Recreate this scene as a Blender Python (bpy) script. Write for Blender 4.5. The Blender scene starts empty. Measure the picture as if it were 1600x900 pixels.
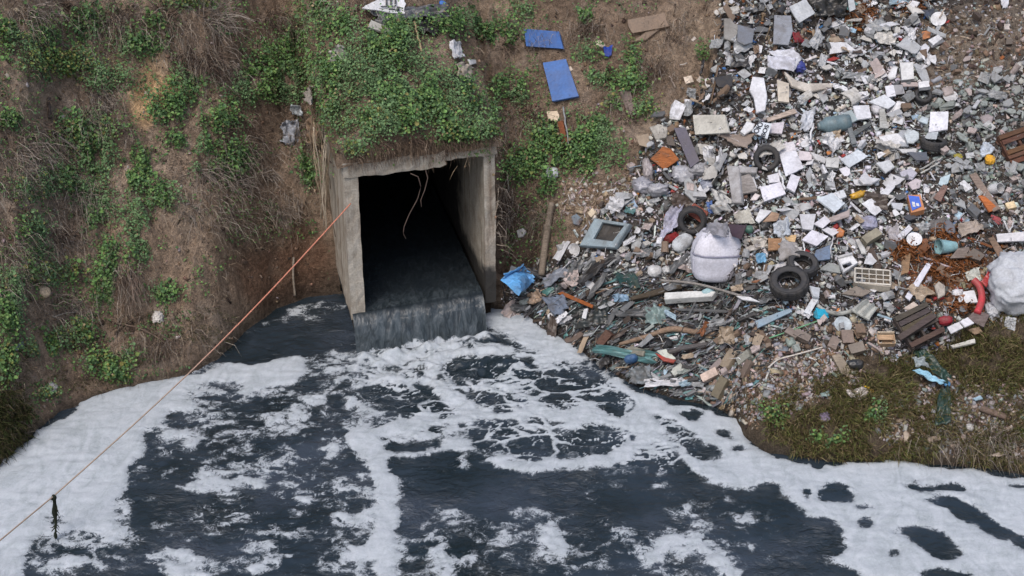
import bpy, math, random
import numpy as np
from mathutils import Vector, Matrix
R = math.radians
rng = np.random.default_rng(7)
random.seed(7)
scene = bpy.context.scene
col = scene.collection

# ---------------------------------------------------------------- camera
CAM_Z, PITCH, FPX = 12.0, R(27.0), 2300.0
cam_data = bpy.data.cameras.new('camera')
cam_data.sensor_width = 36.0
cam_data.lens = 36.0 * FPX / 1600.0
cam_data.clip_end = 500.0
cam = bpy.data.objects.new('camera', cam_data)
cam.location = (0, 0, CAM_Z)
cam.rotation_euler = (R(90) - PITCH, 0, 0)
col.objects.link(cam)
scene.camera = cam

# ---------------------------------------------------------------- overcast daylight
world = bpy.data.worlds.new('World')
scene.world = world
world.use_nodes = True
wn = world.node_tree
sky = wn.nodes.new('ShaderNodeTexSky')
sky.sky_type = 'NISHITA'
sky.sun_disc = False
sky.sun_elevation = R(58)
sky.sun_rotation = R(205)
sky.air_density = 1.0
sky.dust_density = 4.0
sky.ozone_density = 1.2
bg = wn.nodes['Background']
bg.inputs['Strength'].default_value = 0.15
wn.links.new(sky.outputs[0], bg.inputs['Color'])
sun_data = bpy.data.lights.new('sun', 'SUN')
sun_data.energy = 1.05
sun_data.angle = R(28)
sun_data.color = (1.0, 0.98, 0.955)
sun = bpy.data.objects.new('sun', sun_data)
sun.rotation_euler = (R(32), 0, R(-25))
sun.location = (-5, -5, 30)
col.objects.link(sun)
scene.view_settings.view_transform = 'Standard'
scene.view_settings.look = 'None'
scene.view_settings.exposure = 0.26
scene.view_settings.gamma = 1.0
scene.cycles.max_bounces = 6
scene.cycles.diffuse_bounces = 3
scene.cycles.glossy_bounces = 3

# ---------------------------------------------------------------- numeric helpers
def _hash(ix, iy, seed):
    h = (ix.astype(np.int64) * 374761393 + iy.astype(np.int64) * 668265263 + seed * 1442695041) & 0xFFFFFFFF
    h = ((h ^ (h >> 13)) * 1274126177) & 0xFFFFFFFF
    h = ((h ^ (h >> 16)) * 2246822519) & 0xFFFFFFFF
    return ((h ^ (h >> 15)) & 0xFFFFFF) / float(0x1000000)

def vnoise(x, y, seed=0):
    x = np.asarray(x, float); y = np.asarray(y, float)
    ix = np.floor(x); iy = np.floor(y)
    fx = x - ix; fy = y - iy
    fx = fx * fx * fx * (fx * (fx * 6 - 15) + 10); fy = fy * fy * fy * (fy * (fy * 6 - 15) + 10)
    a = _hash(ix, iy, seed); b = _hash(ix + 1, iy, seed)
    c = _hash(ix, iy + 1, seed); d = _hash(ix + 1, iy + 1, seed)
    return (a * (1 - fx) + b * fx) * (1 - fy) + (c * (1 - fx) + d * fx) * fy

def fbm(x, y, octv=4, seed=0, gain=0.5):
    s = 0.0; a = 1.0; t = 0.0
    for k in range(octv):
        s = s + a * (vnoise(x * 2 ** k + 17.3 * k, y * 2 ** k - 9.1 * k, seed + k) - 0.5)
        t += a; a *= gain
    return s / t * 2.0          # about -1..1

def sstep(a, b, x):
    t = np.clip((x - a) / (b - a), 0, 1)
    return t * t * (3 - 2 * t)

def inpoly(px, py, poly):
    px = np.asarray(px, float); py = np.asarray(py, float)
    r = np.zeros(px.shape, bool)
    n = len(poly)
    for i in range(n):
        x0, y0 = poly[i]; x1, y1 = poly[(i + 1) % n]
        if y0 == y1: continue
        c = ((y0 > py) != (y1 > py)) & (px < (x1 - x0) * (py - y0) / (y1 - y0) + x0)
        r ^= c
    return r

CT, ST = math.cos(PITCH), math.sin(PITCH)
def project(x, y, z):
    c = y * CT + (CAM_Z - z) * ST
    return 800 + FPX * x / c, 450 + FPX * ((CAM_Z - z) * CT - y * ST) / c

def raydir(px, py):
    px = np.asarray(px, float); py = np.asarray(py, float)
    a = (px - 800) / FPX; b = (py - 450) / FPX
    return np.stack([a, CT - b * ST, -ST - b * CT], -1)   # camera depth is 1 per unit

def water_pt(px, py, z=0.0):
    d = raydir(px, py)
    t = (z - CAM_Z) / d[..., 2]
    return np.stack([d[..., 0] * t, d[..., 1] * t, np.full(np.shape(t), z)], -1)

def srgb(r, g, b):
    f = lambda c: ((c / 255.0 + 0.055) / 1.055) ** 2.4 if c > 10 else c / 255.0 / 12.92
    return (f(r), f(g), f(b))

# ---------------------------------------------------------------- object helpers
def mesh_from(name, V, F, colors=None, smooth=False, attrs=None):
    V = np.asarray(V, np.float32)
    me = bpy.data.meshes.new(name)
    if isinstance(F, np.ndarray) and F.ndim == 2:
        n, k = F.shape
        me.vertices.add(len(V)); me.vertices.foreach_set('co', V.ravel())
        me.loops.add(n * k); me.loops.foreach_set('vertex_index', F.astype(np.int32).ravel())
        me.polygons.add(n)
        me.polygons.foreach_set('loop_start', np.arange(0, n * k, k, dtype=np.int32))
        me.update(calc_edges=True)
    else:
        me.from_pydata([tuple(map(float, v)) for v in V], [], [tuple(int(i) for i in f) for f in F])
        me.update()
    if smooth:
        me.polygons.foreach_set('use_smooth', np.ones(len(me.polygons), bool))
    if colors is not None:
        a = me.color_attributes.new('Col', 'FLOAT_COLOR', 'POINT')
        c = np.ones((len(V), 4), np.float32); c[:, :3] = np.asarray(colors, np.float32)[:, :3]
        a.data.foreach_set('color', c.ravel())
    for k, v in (attrs or {}).items():
        a = me.attributes.new(k, 'FLOAT', 'POINT')
        a.data.foreach_set('value', np.asarray(v, np.float32))
    return me

def add(name, me, material, parent=None, color=None):
    o = bpy.data.objects.new(name, me)
    if material is not None and len(me.materials) == 0:
        me.materials.append(material)
    if color is not None:
        o.color = (*color, 1)
    if parent is not None:
        o.parent = parent
    col.objects.link(o)
    return o

ITEMS = []          # every labelled thing, for the uniqueness check
def tag(o, label=None, cat=None, group=None, kind=None):
    if label: o['label'] = label
    if cat: o['category'] = cat
    if group: o['group'] = group
    if kind or cat: o['kind'] = kind or 'thing'
    if label and kind is None: ITEMS.append(o)
    return o

def empty(name, loc=(0, 0, 0)):
    o = bpy.data.objects.new(name, None)
    o.location = loc
    o.empty_display_size = 0.1
    col.objects.link(o)
    return o

class MB:
    """collects shapes into one mesh"""
    def __init__(s): s.V = []; s.F = []; s.C = []; s.n = 0
    def add(s, V, F, c=None):
        V = np.asarray(V, float).reshape(-1, 3)
        s.V.append(V); s.F += [tuple(int(i) + s.n for i in f) for f in F]
        s.C.append(np.tile(np.asarray(c if c is not None else (1, 1, 1), float), (len(V), 1)) if np.ndim(c) < 2 else np.asarray(c))
        s.n += len(V)
    def mesh(s, name, smooth=False, col=False):
        return mesh_from(name, np.concatenate(s.V), s.F, np.concatenate(s.C) if col else None, smooth)

def tube_geo(pts, rad, sides=6, cap=True):
    pts = np.asarray(pts, float); n = len(pts)
    rad = np.broadcast_to(np.asarray(rad, float), (n,))
    T = np.gradient(pts, axis=0); T /= np.linalg.norm(T, axis=1)[:, None] + 1e-9
    ref = np.array([0, 0, 1.0])
    if abs(T[:, 2]).mean() > 0.9: ref = np.array([1.0, 0, 0])
    A = np.cross(T, ref); A /= np.linalg.norm(A, axis=1)[:, None] + 1e-9
    B = np.cross(T, A)
    th = np.arange(sides) * 2 * math.pi / sides
    V = (pts[:, None] + rad[:, None, None] * (np.cos(th)[None, :, None] * A[:, None] + np.sin(th)[None, :, None] * B[:, None])).reshape(-1, 3)
    F = []
    for i in range(n - 1):
        for k in range(sides):
            k2 = (k + 1) % sides
            F.append((i * sides + k, i * sides + k2, (i + 1) * sides + k2, (i + 1) * sides + k))
    if cap:
        F.append(tuple(range(sides))[::-1]); F.append(tuple((n - 1) * sides + k for k in range(sides)))
    return V, F

def lathe_geo(prof, sides=24, close=False):
    """prof: list of (r, z)"""
    prof = np.asarray(prof, float); n = len(prof)
    th = np.arange(sides) * 2 * math.pi / sides
    V = np.stack([prof[:, None, 0] * np.cos(th), prof[:, None, 0] * np.sin(th), np.repeat(prof[:, 1:2], sides, 1)], -1).reshape(-1, 3)
    F = []
    for i in range(n - 1 + (1 if close else 0)):
        j = (i + 1) % n
        for k in range(sides):
            k2 = (k + 1) % sides
            F.append((i * sides + k, i * sides + k2, j * sides + k2, j * sides + k))
    return V, F

def box_geo(c, hx, hy, hz):
    """box round c with half-axis vectors"""
    c = np.asarray(c, float); hx = np.asarray(hx, float); hy = np.asarray(hy, float); hz = np.asarray(hz, float)
    V = np.array([c + sx * hx + sy * hy + sz * hz for sz in (-1, 1) for sy in (-1, 1) for sx in (-1, 1)])
    F = [(0, 2, 3, 1), (4, 5, 7, 6), (0, 1, 5, 4), (2, 6, 7, 3), (0, 4, 6, 2), (1, 3, 7, 5)]
    return V, F
# ---------------------------------------------------------------- materials
class N:
    def __init__(s, name):
        s.m = bpy.data.materials.new(name); s.m.use_nodes = True
        s.t = s.m.node_tree; s.b = s.t.nodes['Principled BSDF']; s.out = s.t.nodes['Material Output']
    def n(s, t, **kw):
        x = s.t.nodes.new(t)
        for k, v in kw.items():
            if k in x.inputs.keys(): s.set(x.inputs[k], v)
            else: setattr(x, k, v)
        return x
    def set(s, sock, v):
        if isinstance(v, bpy.types.NodeSocket): s.t.links.new(v, sock)
        else: sock.default_value = v
    def noise(s, scale, detail=4, rough=0.55, vec=None, dist=0.0):
        x = s.n('ShaderNodeTexNoise', Scale=scale, Detail=detail, Roughness=rough, Distortion=dist)
        if vec is not None: s.set(x.inputs['Vector'], vec)
        return x.outputs['Fac']
    def ramp(s, fac, stops):
        x = s.n('ShaderNodeValToRGB'); s.set(x.inputs['Fac'], fac)
        e = x.color_ramp.elements
        while len(e) < len(stops): e.new(0.5)
        for i, (p, c) in enumerate(stops):
            e[i].position = p; e[i].color = (*c, 1) if np.ndim(c) else (c, c, c, 1)
        return x.outputs['Color']
    def mix(s, a, b, fac, mode='MIX'):
        x = s.n('ShaderNodeMix', data_type='RGBA', blend_type=mode)
        s.set(x.inputs[0], fac)
        for sock, v in ((x.inputs[6], a), (x.inputs[7], b)):
            s.set(sock, v if isinstance(v, bpy.types.NodeSocket) else (*v, 1))
        return x.outputs[2]
    def math(s, op, a, b=0.0, c=None, clamp=False):
        x = s.n('ShaderNodeMath', operation=op, use_clamp=clamp)
        s.set(x.inputs[0], a); s.set(x.inputs[1], b)
        if c is not None: s.set(x.inputs[2], c)
        return x.outputs[0]
    def attr(s, name, color=True):
        x = s.n('ShaderNodeAttribute', attribute_name=name)
        return x.outputs['Color'] if color else x.outputs['Fac']
    def coord(s, out='Object'):
        return s.n('ShaderNodeTexCoord').outputs[out]
    def bump(s, h, strength=0.4, dist=0.02):
        x = s.n('ShaderNodeBump', Strength=strength, Distance=dist)
        s.set(x.inputs['Height'], h)
        s.set(s.b.inputs['Normal'], x.outputs[0])
    def mapped(s, scale):
        x = s.n('ShaderNodeMapping', Scale=scale)
        s.set(x.inputs['Vector'], s.coord()); return x.outputs[0]
    def fin(s, color, rough=0.8, spec=0.3):
        s.set(s.b.inputs['Base Color'], color); s.set(s.b.inputs['Roughness'], rough)
        s.set(s.b.inputs['Specular IOR Level'], spec)
        return s.m

def m_soil():
    k = N('soil')
    c = k.attr('Col'); v = k.coord()
    n1 = k.noise(9, 8, 0.65, v); n2 = k.noise(55, 5, 0.6, v); n3 = k.noise(2.2, 4, 0.6, v)
    f = k.ramp(n1, [(0.28, 0.45), (0.5, 1.0), (0.72, 1.5)])
    c = k.mix(c, f, 1.0, 'MULTIPLY')
    f2 = k.ramp(n2, [(0.3, 0.65), (0.7, 1.35)])
    c = k.mix(c, f2, 1.0, 'MULTIPLY')
    c = k.mix(c, (0.27, 0.22, 0.17), k.ramp(n3, [(0.55, 0.0), (0.75, 0.35)]))
    n4 = k.noise(20, 6, 0.7, v)
    c = k.mix(c, (0.045, 0.032, 0.024), k.ramp(n4, [(0.30, 0.6), (0.42, 0.0)]))
    h = k.math('ADD', k.math('ADD', k.math('MULTIPLY', n1, 1.2), k.math('MULTIPLY', n4, 0.8)), k.math('MULTIPLY', n2, 0.3))
    k.bump(h, 1.0, 0.10)
    return k.fin(c, 0.95, 0.1)

def m_vcol(name, rough=0.8, spec=0.25, var=0.35, scale=30):
    k = N(name)
    n1 = k.noise(scale, 5, 0.6, k.coord())
    f = k.ramp(n1, [(0.3, 1 - var), (0.7, 1 + var * 0.5)])
    c = k.mix(k.attr('Col'), f, 1.0, 'MULTIPLY')
    return k.fin(c, rough, spec)

def m_obj(name, rough=0.6, spec=0.3, dirt=0.5, dirtcol=(0.10, 0.08, 0.06), scale=5.0, grain=None, bump=0.15, metal=0.0):
    """colour comes from each object; dirt and grain from noise"""
    k = N(name)
    oi = k.n('ShaderNodeObjectInfo')
    c = oi.outputs['Color']
    v = k.n('ShaderNodeVectorMath', operation='ADD')
    k.set(v.inputs[0], k.n('ShaderNodeTexCoord').outputs['Object'])
    k.set(v.inputs[1], oi.outputs['Random'])
    sc = k.n('ShaderNodeVectorMath', operation='MULTIPLY_ADD')
    k.set(sc.inputs[0], oi.outputs['Random']); sc.inputs[1].default_value = (31, 17, 23); k.set(sc.inputs[2], k.n('ShaderNodeTexCoord').outputs['Object'])
    v = sc.outputs[0]
    n1 = k.noise(scale, 7, 0.65, v); n2 = k.noise(scale * 9, 4, 0.6, v)
    if grain:
        mp = k.n('ShaderNodeMapping', Scale=grain); k.set(mp.inputs['Vector'], v)
        g = k.noise(6, 6, 0.7, mp.outputs[0])
        c = k.mix(c, k.ramp(g, [(0.3, 0.5), (0.55, 1.0), (0.75, 1.35)]), 1.0, 'MULTIPLY')
    c = k.mix(c, k.ramp(n2, [(0.3, 0.82), (0.7, 1.1)]), 1.0, 'MULTIPLY')
    d = k.ramp(n1, [(0.42, 0.0), (0.62, dirt)])
    c = k.mix(c, dirtcol, d)
    k.bump(k.math('ADD', n1, k.math('MULTIPLY', n2, 0.3)), bump, 0.02)
    k.set(k.b.inputs['Metallic'], metal)
    return k.fin(c, k.math('ADD', k.math('MULTIPLY', n1, 0.35), rough - 0.17), spec)

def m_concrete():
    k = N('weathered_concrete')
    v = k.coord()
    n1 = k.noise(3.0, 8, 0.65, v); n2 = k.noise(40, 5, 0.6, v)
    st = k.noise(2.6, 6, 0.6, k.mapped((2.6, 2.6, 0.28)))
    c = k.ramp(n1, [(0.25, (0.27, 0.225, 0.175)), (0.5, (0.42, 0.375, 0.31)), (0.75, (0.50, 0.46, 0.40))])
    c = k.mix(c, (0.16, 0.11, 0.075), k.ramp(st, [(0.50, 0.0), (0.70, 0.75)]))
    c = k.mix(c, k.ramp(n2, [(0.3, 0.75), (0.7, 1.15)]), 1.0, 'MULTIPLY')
    wet = k.attr('slime_shade', False)  # slime low on the concrete, plus tunnel shade painted in with depth
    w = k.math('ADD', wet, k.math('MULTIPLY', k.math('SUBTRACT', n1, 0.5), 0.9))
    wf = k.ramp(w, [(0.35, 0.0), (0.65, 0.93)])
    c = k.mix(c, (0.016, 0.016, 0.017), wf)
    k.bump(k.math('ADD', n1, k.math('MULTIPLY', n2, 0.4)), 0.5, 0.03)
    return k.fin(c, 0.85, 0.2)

def m_water():
    k = N('foaming_water')
    v = k.coord(); m = k.attr('foam', False)
    warp = k.n('ShaderNodeTexNoise', Scale=5.0, Detail=4); k.set(warp.inputs['Vector'], v)
    vv = k.n('ShaderNodeVectorMath', operation='MULTIPLY_ADD')
    k.set(vv.inputs[0], warp.outputs['Color']); vv.inputs[1].default_value = (0.35, 0.35, 0.0); k.set(vv.inputs[2], v)
    nb = k.noise(9.0, 7, 0.72, vv.outputs[0]); nc = k.noise(34.0, 5, 0.7, vv.outputs[0])
    fr = k.attr('fray', False)
    d_ = k.math('ADD', k.math('MULTIPLY', k.math('SUBTRACT', nb, 0.5), 0.85), k.math('MULTIPLY', k.math('SUBTRACT', nc, 0.5), 0.75))
    s = k.math('ADD', m, k.math('MULTIPLY', d_, fr))
    f = k.ramp(s, [(0.36, 0.0), (0.44, 0.14), (0.50, 0.62), (0.55, 0.90), (0.75, 1.0)])
    # murky dark body: silt clouds of different density
    mk = k.noise(0.55, 4, 0.6, vv.outputs[0])
    body = k.ramp(mk, [(0.35, (0.009, 0.016, 0.019)), (0.50, (0.020, 0.030, 0.039)), (0.66, (0.042, 0.055, 0.074))])
    k.set(k.b.inputs['Base Color'], body); k.b.inputs['Roughness'].default_value = 0.10
    k.b.inputs['IOR'].default_value = 1.45
    w1 = k.noise(4.0, 5, 0.62, k.mapped((0.9, 1.1, 1)), 1.0); w2 = k.noise(14, 4, 0.6, k.mapped((0.9, 1.1, 1)), 0.8)
    b1 = k.n('ShaderNodeBump', Strength=0.8, Distance=0.10)
    calm = k.ramp(k.noise(0.8, 3, 0.5, v), [(0.4, 0.25), (0.62, 1.0)]); k.set(b1.inputs['Strength'], calm)
    k.set(b1.inputs['Height'], k.math('ADD', w1, k.math('MULTIPLY', w2, 0.22)))
    k.set(k.b.inputs['Normal'], b1.outputs[0])
    fo = k.n('ShaderNodeBsdfPrincipled')
    fl = k.noise(2.2, 6, 0.65, k.mapped((1.7, 0.8, 1)), 1.6)
    fc = k.ramp(k.math('ADD', k.math('MULTIPLY', fl, 0.6), k.math('MULTIPLY', nc, 0.4)), [(0.32, (0.28, 0.315, 0.33)), (0.5, (0.42, 0.455, 0.485)), (0.68, (0.52, 0.55, 0.585))])
    k.set(fo.inputs['Base Color'], fc); fo.inputs['Roughness'].default_value = 0.7
    fo.inputs['Specular IOR Level'].default_value = 0.25
    b2 = k.n('ShaderNodeBump', Strength=0.45, Distance=0.02)
    k.set(b2.inputs['Height'], k.math('ADD', s, k.math('MULTIPLY', nc, 0.4))); k.set(fo.inputs['Normal'], b2.outputs[0])
    mx = k.n('ShaderNodeMixShader'); k.set(mx.inputs[0], f)
    k.t.links.new(k.b.outputs[0], mx.inputs[1]); k.t.links.new(fo.outputs[0], mx.inputs[2])
    k.t.links.new(mx.outputs[0], k.out.inputs['Surface'])
    return k.m

def m_fall():
    k = N('falling_water')
    foam = k.attr('foam', False); churn = k.attr('churn', False); v = k.coord()
    st = k.noise(4.2, 6, 0.62, k.mapped((1.6, 0.6, 0.5)), 1.3); st2 = k.noise(11, 4, 0.6, k.mapped((1.2, 0.6, 0.7)), 1.2); n3 = k.noise(11, 6, 0.7, v)
    s = k.math('ADD', k.math('MULTIPLY', st, 0.75), k.math('MULTIPLY', st2, 0.25))
    grey = k.ramp(s, [(0.36, (0.014, 0.020, 0.024)), (0.48, (0.034, 0.044, 0.050)), (0.64, (0.085, 0.102, 0.112))])
    c = k.mix((0.014, 0.019, 0.024), grey, foam)
    cf = k.ramp(k.math('ADD', churn, k.math('MULTIPLY', k.math('SUBTRACT', n3, 0.5), 1.3)), [(0.42, 0.0), (0.62, 0.85)])
    c = k.mix(c, (0.56, 0.59, 0.62), cf)
    k.bump(s, 0.7, 0.06)
    return k.fin(c, 0.22, 0.5)

SOIL = m_soil(); CONC = m_concrete(); WATER = m_water(); FALL = m_fall()
LEAF = m_vcol('leaf', 0.6, 0.3, 0.25, 25)
DRY = m_vcol('dry_stem', 0.9, 0.1, 0.35, 12)
JUNK = m_vcol('rubbish', 0.7, 0.25, 0.4, 22)
FILMV = m_vcol('wet_film', 0.38, 0.45, 0.35, 18)
STONE = m_vcol('stone', 0.95, 0.1, 0.4, 25)
PLASTIC = m_obj('dirty_plastic', 0.5, 0.4, 0.45, scale=4)
CLEAN = m_obj('painted_board', 0.45, 0.35, 0.25, scale=2.5, bump=0.08)
WOOD = m_obj('weathered_wood', 0.85, 0.15, 0.35, scale=4, grain=(1, 8, 8))
CLOTH = m_obj('dirty_cloth', 0.9, 0.1, 0.5, scale=6, bump=0.3)
RUBBER = m_obj('rubber', 0.7, 0.25, 0.45, dirtcol=(0.09, 0.08, 0.07), scale=5)
RUST = m_obj('rusty_metal', 0.8, 0.2, 0.7, dirtcol=(0.13, 0.05, 0.02), scale=6, bump=0.4)
FILM = m_obj('plastic_film', 0.35, 0.5, 0.35, scale=6, bump=0.3)
BAGCLOTH = m_obj('woven_bag_cloth', 0.75, 0.2, 0.28, dirtcol=(.22, .2, .2), scale=3.5, bump=0.12)
ROPE = m_vcol('rope_fibre', 0.8, 0.15, 0.3, 60)
# ---------------------------------------------------------------- culvert frame (u along the mouth, v into the bank)
CUL_P0 = water_pt(549, 496, 0.55)[:2]
A_E, A_V, CUL_W = R(19.5), R(13.0), 2.53
EU = np.array([math.cos(A_E), math.sin(A_E)]); EV = np.array([-math.sin(A_V), math.cos(A_V)])
_Mi = np.linalg.inv(np.stack([EU, EV], 1))
def to_uv(x, y):
    dx = np.asarray(x) - CUL_P0[0]; dy = np.asarray(y) - CUL_P0[1]
    return _Mi[0, 0] * dx + _Mi[0, 1] * dy, _Mi[1, 0] * dx + _Mi[1, 1] * dy
def from_uv(u, v):
    return CUL_P0[0] + EU[0] * u + EV[0] * v, CUL_P0[1] + EU[1] * u + EV[1] * v
Z_FLOOR, Z_ROOF, Z_SLAB = 0.52, 3.02, 3.27

# ---------------------------------------------------------------- ground heightfield
SHORE_PX = [(-260, 820), (-100, 775), (0, 728), (40, 690), (60, 668), (95, 642), (150, 621), (200, 607), (300, 583), (340, 560), (380, 522), (430, 482),
            (480, 464), (530, 458), (560, 456), (720, 470), (780, 484), (830, 502), (880, 533), (935, 566), (985, 600), (1050, 622), (1120, 636), (1150, 655),
            (1162, 682), (1200, 708), (1300, 722), (1400, 722), (1500, 727), (1600, 742), (1750, 760), (1900, 780)]
_sh = water_pt(np.array([p[0] for p in SHORE_PX]), np.array([p[1] for p in SHORE_PX]))
_o = np.argsort(_sh[:, 0]); SX, SY = _sh[_o, 0], _sh[_o, 1]
PD = np.array([0, .15, .4, .7, 1.0, 1.5, 2.0, 3.0, 4.0, 5.0, 6.0, 8.0, 10.0, 14.0])
PROF = [   # x, z at PD
    (-12.0, [0, .12, .45, .9, 1.3, 1.9, 2.5, 3.8, 5.1, 6.3, 7.2, 8.6, 9.4, 10.0]),
    (-7.5,  [0, .14, .45, .85, 1.25, 1.9, 2.6, 4.1, 5.4, 6.5, 7.4, 8.7, 9.5, 10.0]),
    (-5.6,  [0, .25, .7, 1.1, 1.5, 2.15, 2.8, 4.2, 5.4, 6.4, 7.2, 8.6, 9.4, 10.0]),
    (-4.4,  [0, .55, 1.2, 1.75, 2.15, 2.75, 3.35, 4.4, 5.4, 6.3, 7.1, 8.4, 9.2, 10.0]),
    (-3.0,  [0, .9, 1.75, 2.25, 2.6, 3.05, 3.5, 4.4, 5.3, 6.2, 7.0, 8.3, 9.2, 10.0]),
    (-0.9,  [0, .5, 1.3, 1.9, 2.3, 2.85, 3.3, 4.2, 5.1, 6.0, 6.8, 8.2, 9.1, 10.0]),
    (0.1,   [0, .15, .35, .60, 1.0, 2.0, 2.75, 3.85, 4.8, 5.7, 6.6, 8.1, 9.0, 10.0]),
    (0.9,   [0, .18, .38, .55, .75, 1.35, 2.0, 3.1, 4.05, 5.0, 5.9, 7.6, 8.8, 10.0]),
    (2.0,   [0, .18, .38, .52, .68, .98, 1.32, 2.1, 2.95, 3.8, 4.65, 6.3, 7.8, 9.8]),
    (3.5,   [0, .22, .42, .56, .70, .98, 1.28, 1.95, 2.65, 3.35, 4.05, 5.45, 7.0, 9.3]),
    (4.4,   [0, .28, .46, .58, .72, .98, 1.24, 1.82, 2.45, 3.1, 3.8, 5.2, 6.7, 9.2]),
    (6.0,   [0, .26, .46, .58, .70, .92, 1.18, 1.72, 2.32, 2.95, 3.6, 4.95, 6.4, 9.0]),
    (9.0,   [0, .24, .44, .56, .70, .96, 1.22, 1.8, 2.4, 3.0, 3.65, 5.0, 6.4, 9.0]),
    (13.0,  [0, .2, .42, .56, .72, 1.0, 1.3, 1.9, 2.5, 3.1, 3.75, 5.1, 6.5, 9.0])]
_PX = np.array([p[0] for p in PROF])
_DD = np.linspace(0, 14, 281)
_TAB = np.array([np.interp(_DD, PD, p[1]) for p in PROF])
_xx = np.linspace(-12, 13, 251)
_TX = np.stack([np.interp(_xx, _PX, _TAB[:, j]) for j in range(len(_DD))], 1)
_ker = np.ones(9) / 9
_TX = np.apply_along_axis(lambda r: np.convolve(np.pad(r, 4, 'edge'), _ker, 'valid'), 0, _TX)
_k2 = np.ones(3) / 3
_TX[:, 1:] = np.apply_along_axis(lambda r: np.convolve(np.pad(r, 1, 'edge'), _k2, 'valid'), 1, _TX)[:, 1:]

GARB = [(1130, -80), (1125, 70), (1100, 140), (1040, 185), (1000, 235), (985, 300), (940, 325), (895, 390), (800, 430), (782, 470), (830, 500), (880, 535),
        (940, 570), (1000, 605), (1050, 624), (1130, 636), (1160, 600), (1200, 550), (1330, 545), (1400, 560), (1480, 545), (1510, 505), (1600, 495), (1900, 490), (1900, -80)]

def base_h(x, y):
    ys = np.interp(x, SX, SY)
    d = y - ys
    fx = np.clip((x + 12) / 0.1, 0, 249.999); fd = np.clip(d / 0.05, 0, 279.999)
    ix = fx.astype(int); idd = fd.astype(int); tx = fx - ix; td = fd - idd
    z = (_TX[ix, idd] * (1 - tx) + _TX[ix + 1, idd] * tx) * (1 - td) + (_TX[ix, idd + 1] * (1 - tx) + _TX[ix + 1, idd + 1] * tx) * td
    z = np.where(d < 0, np.maximum(d * 0.6, -1.3), z)
    z = z + np.where(d > 14, np.minimum((d - 14) * 0.06, 3), 0)
    return z, d

def rough_h(x, y):
    z, d = base_h(x, y)
    left = sstep(1.4, -0.2, x)
    near = sstep(0.0, 0.5, d)
    n = 0.30 * fbm(x * .75, y * .6, 3, 11) + 0.26 * fbm(x * 2.1, y * 1.8, 4, 23, .6) + 0.13 * fbm(x * 5, y * 5, 4, 31, .65) - .13 * sstep(.2, .0, np.abs(fbm(x * 1.3, y * .9, 4, 37))) + .035 * fbm(x * 12, y * 12, 3, 39, .7) - .06 * sstep(.35, .7, fbm(x * 4, y * 4, 3, 43))
    gully = -0.16 * sstep(0.25, 0.8, vnoise(x * 1.5 + 0.35 * fbm(x, y, 2, 5), y * 0.35, 47))
    ledge = 0.10 * np.sin(z * 4.2 + 1.5 * fbm(x * .8, y * .8, 2, 61))
    g = 0.13 * fbm(x * 1.1, y * 1.1, 3, 71) + 0.07 * fbm(x * 3.1, y * 3.1, 3, 83) + .03 * fbm(x * 9, y * 9, 2, 91)
    zz = z + near * (left * (n + gully + ledge) + (1 - left) * g)
    px_, py_ = project(x, y, zz)
    bk = sstep(470, 560, py_) * sstep(1.5, 3.2, x) * near
    zz = zz + bk * (.16 * fbm(x * 2.3, y * 2.3, 4, 151) + .10 * np.abs(fbm(x * 4.5, y * 4.5, 3, 161)))
    # tussock overhang at the left edge of the water
    zz = zz + 0.42 * np.exp(-(((x + 7.75) / .5) ** 2 + ((y - 17.75) / .45) ** 2)) * near
    return zz

def mound_h(u, v):
    vv = np.array([0, .06, .18, .45, .9, 1.5, 2.2, 3.0, 4.0])
    zz = np.array([.02, .16, .36, .62, .98, 1.42, 1.95, 2.5, 3.1])
    z = Z_SLAB + np.interp(v, vv, zz)
    side = np.minimum(u + .12, CUL_W + .14 - u)
    z = z - 0.75 * (1 - sstep(0, .75, side)) * sstep(.1, .6, v)
    x, y = from_uv(u, v)
    return z + sstep(0, .25, v) * (0.10 * fbm(x * 1.6, y * 1.6, 3, 5) + .05 * fbm(x * 5, y * 5, 3, 15))

# fine and coarse grid lines: one sheet out to the distance
GX = np.concatenate([np.linspace(-70, -10.2, 20)[:-1], np.arange(-10.2, 10.6, 0.037), np.linspace(10.6, 70, 20)[1:]])
GY = np.concatenate([np.linspace(-30, 15, 16)[:-1], np.arange(15, 28.6, 0.037), np.arange(28.65, 31, .1), np.linspace(31, 120, 25)[1:]])
XX, YY = np.meshgrid(GX, GY)
ZZ = rough_h(XX, YY)

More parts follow.
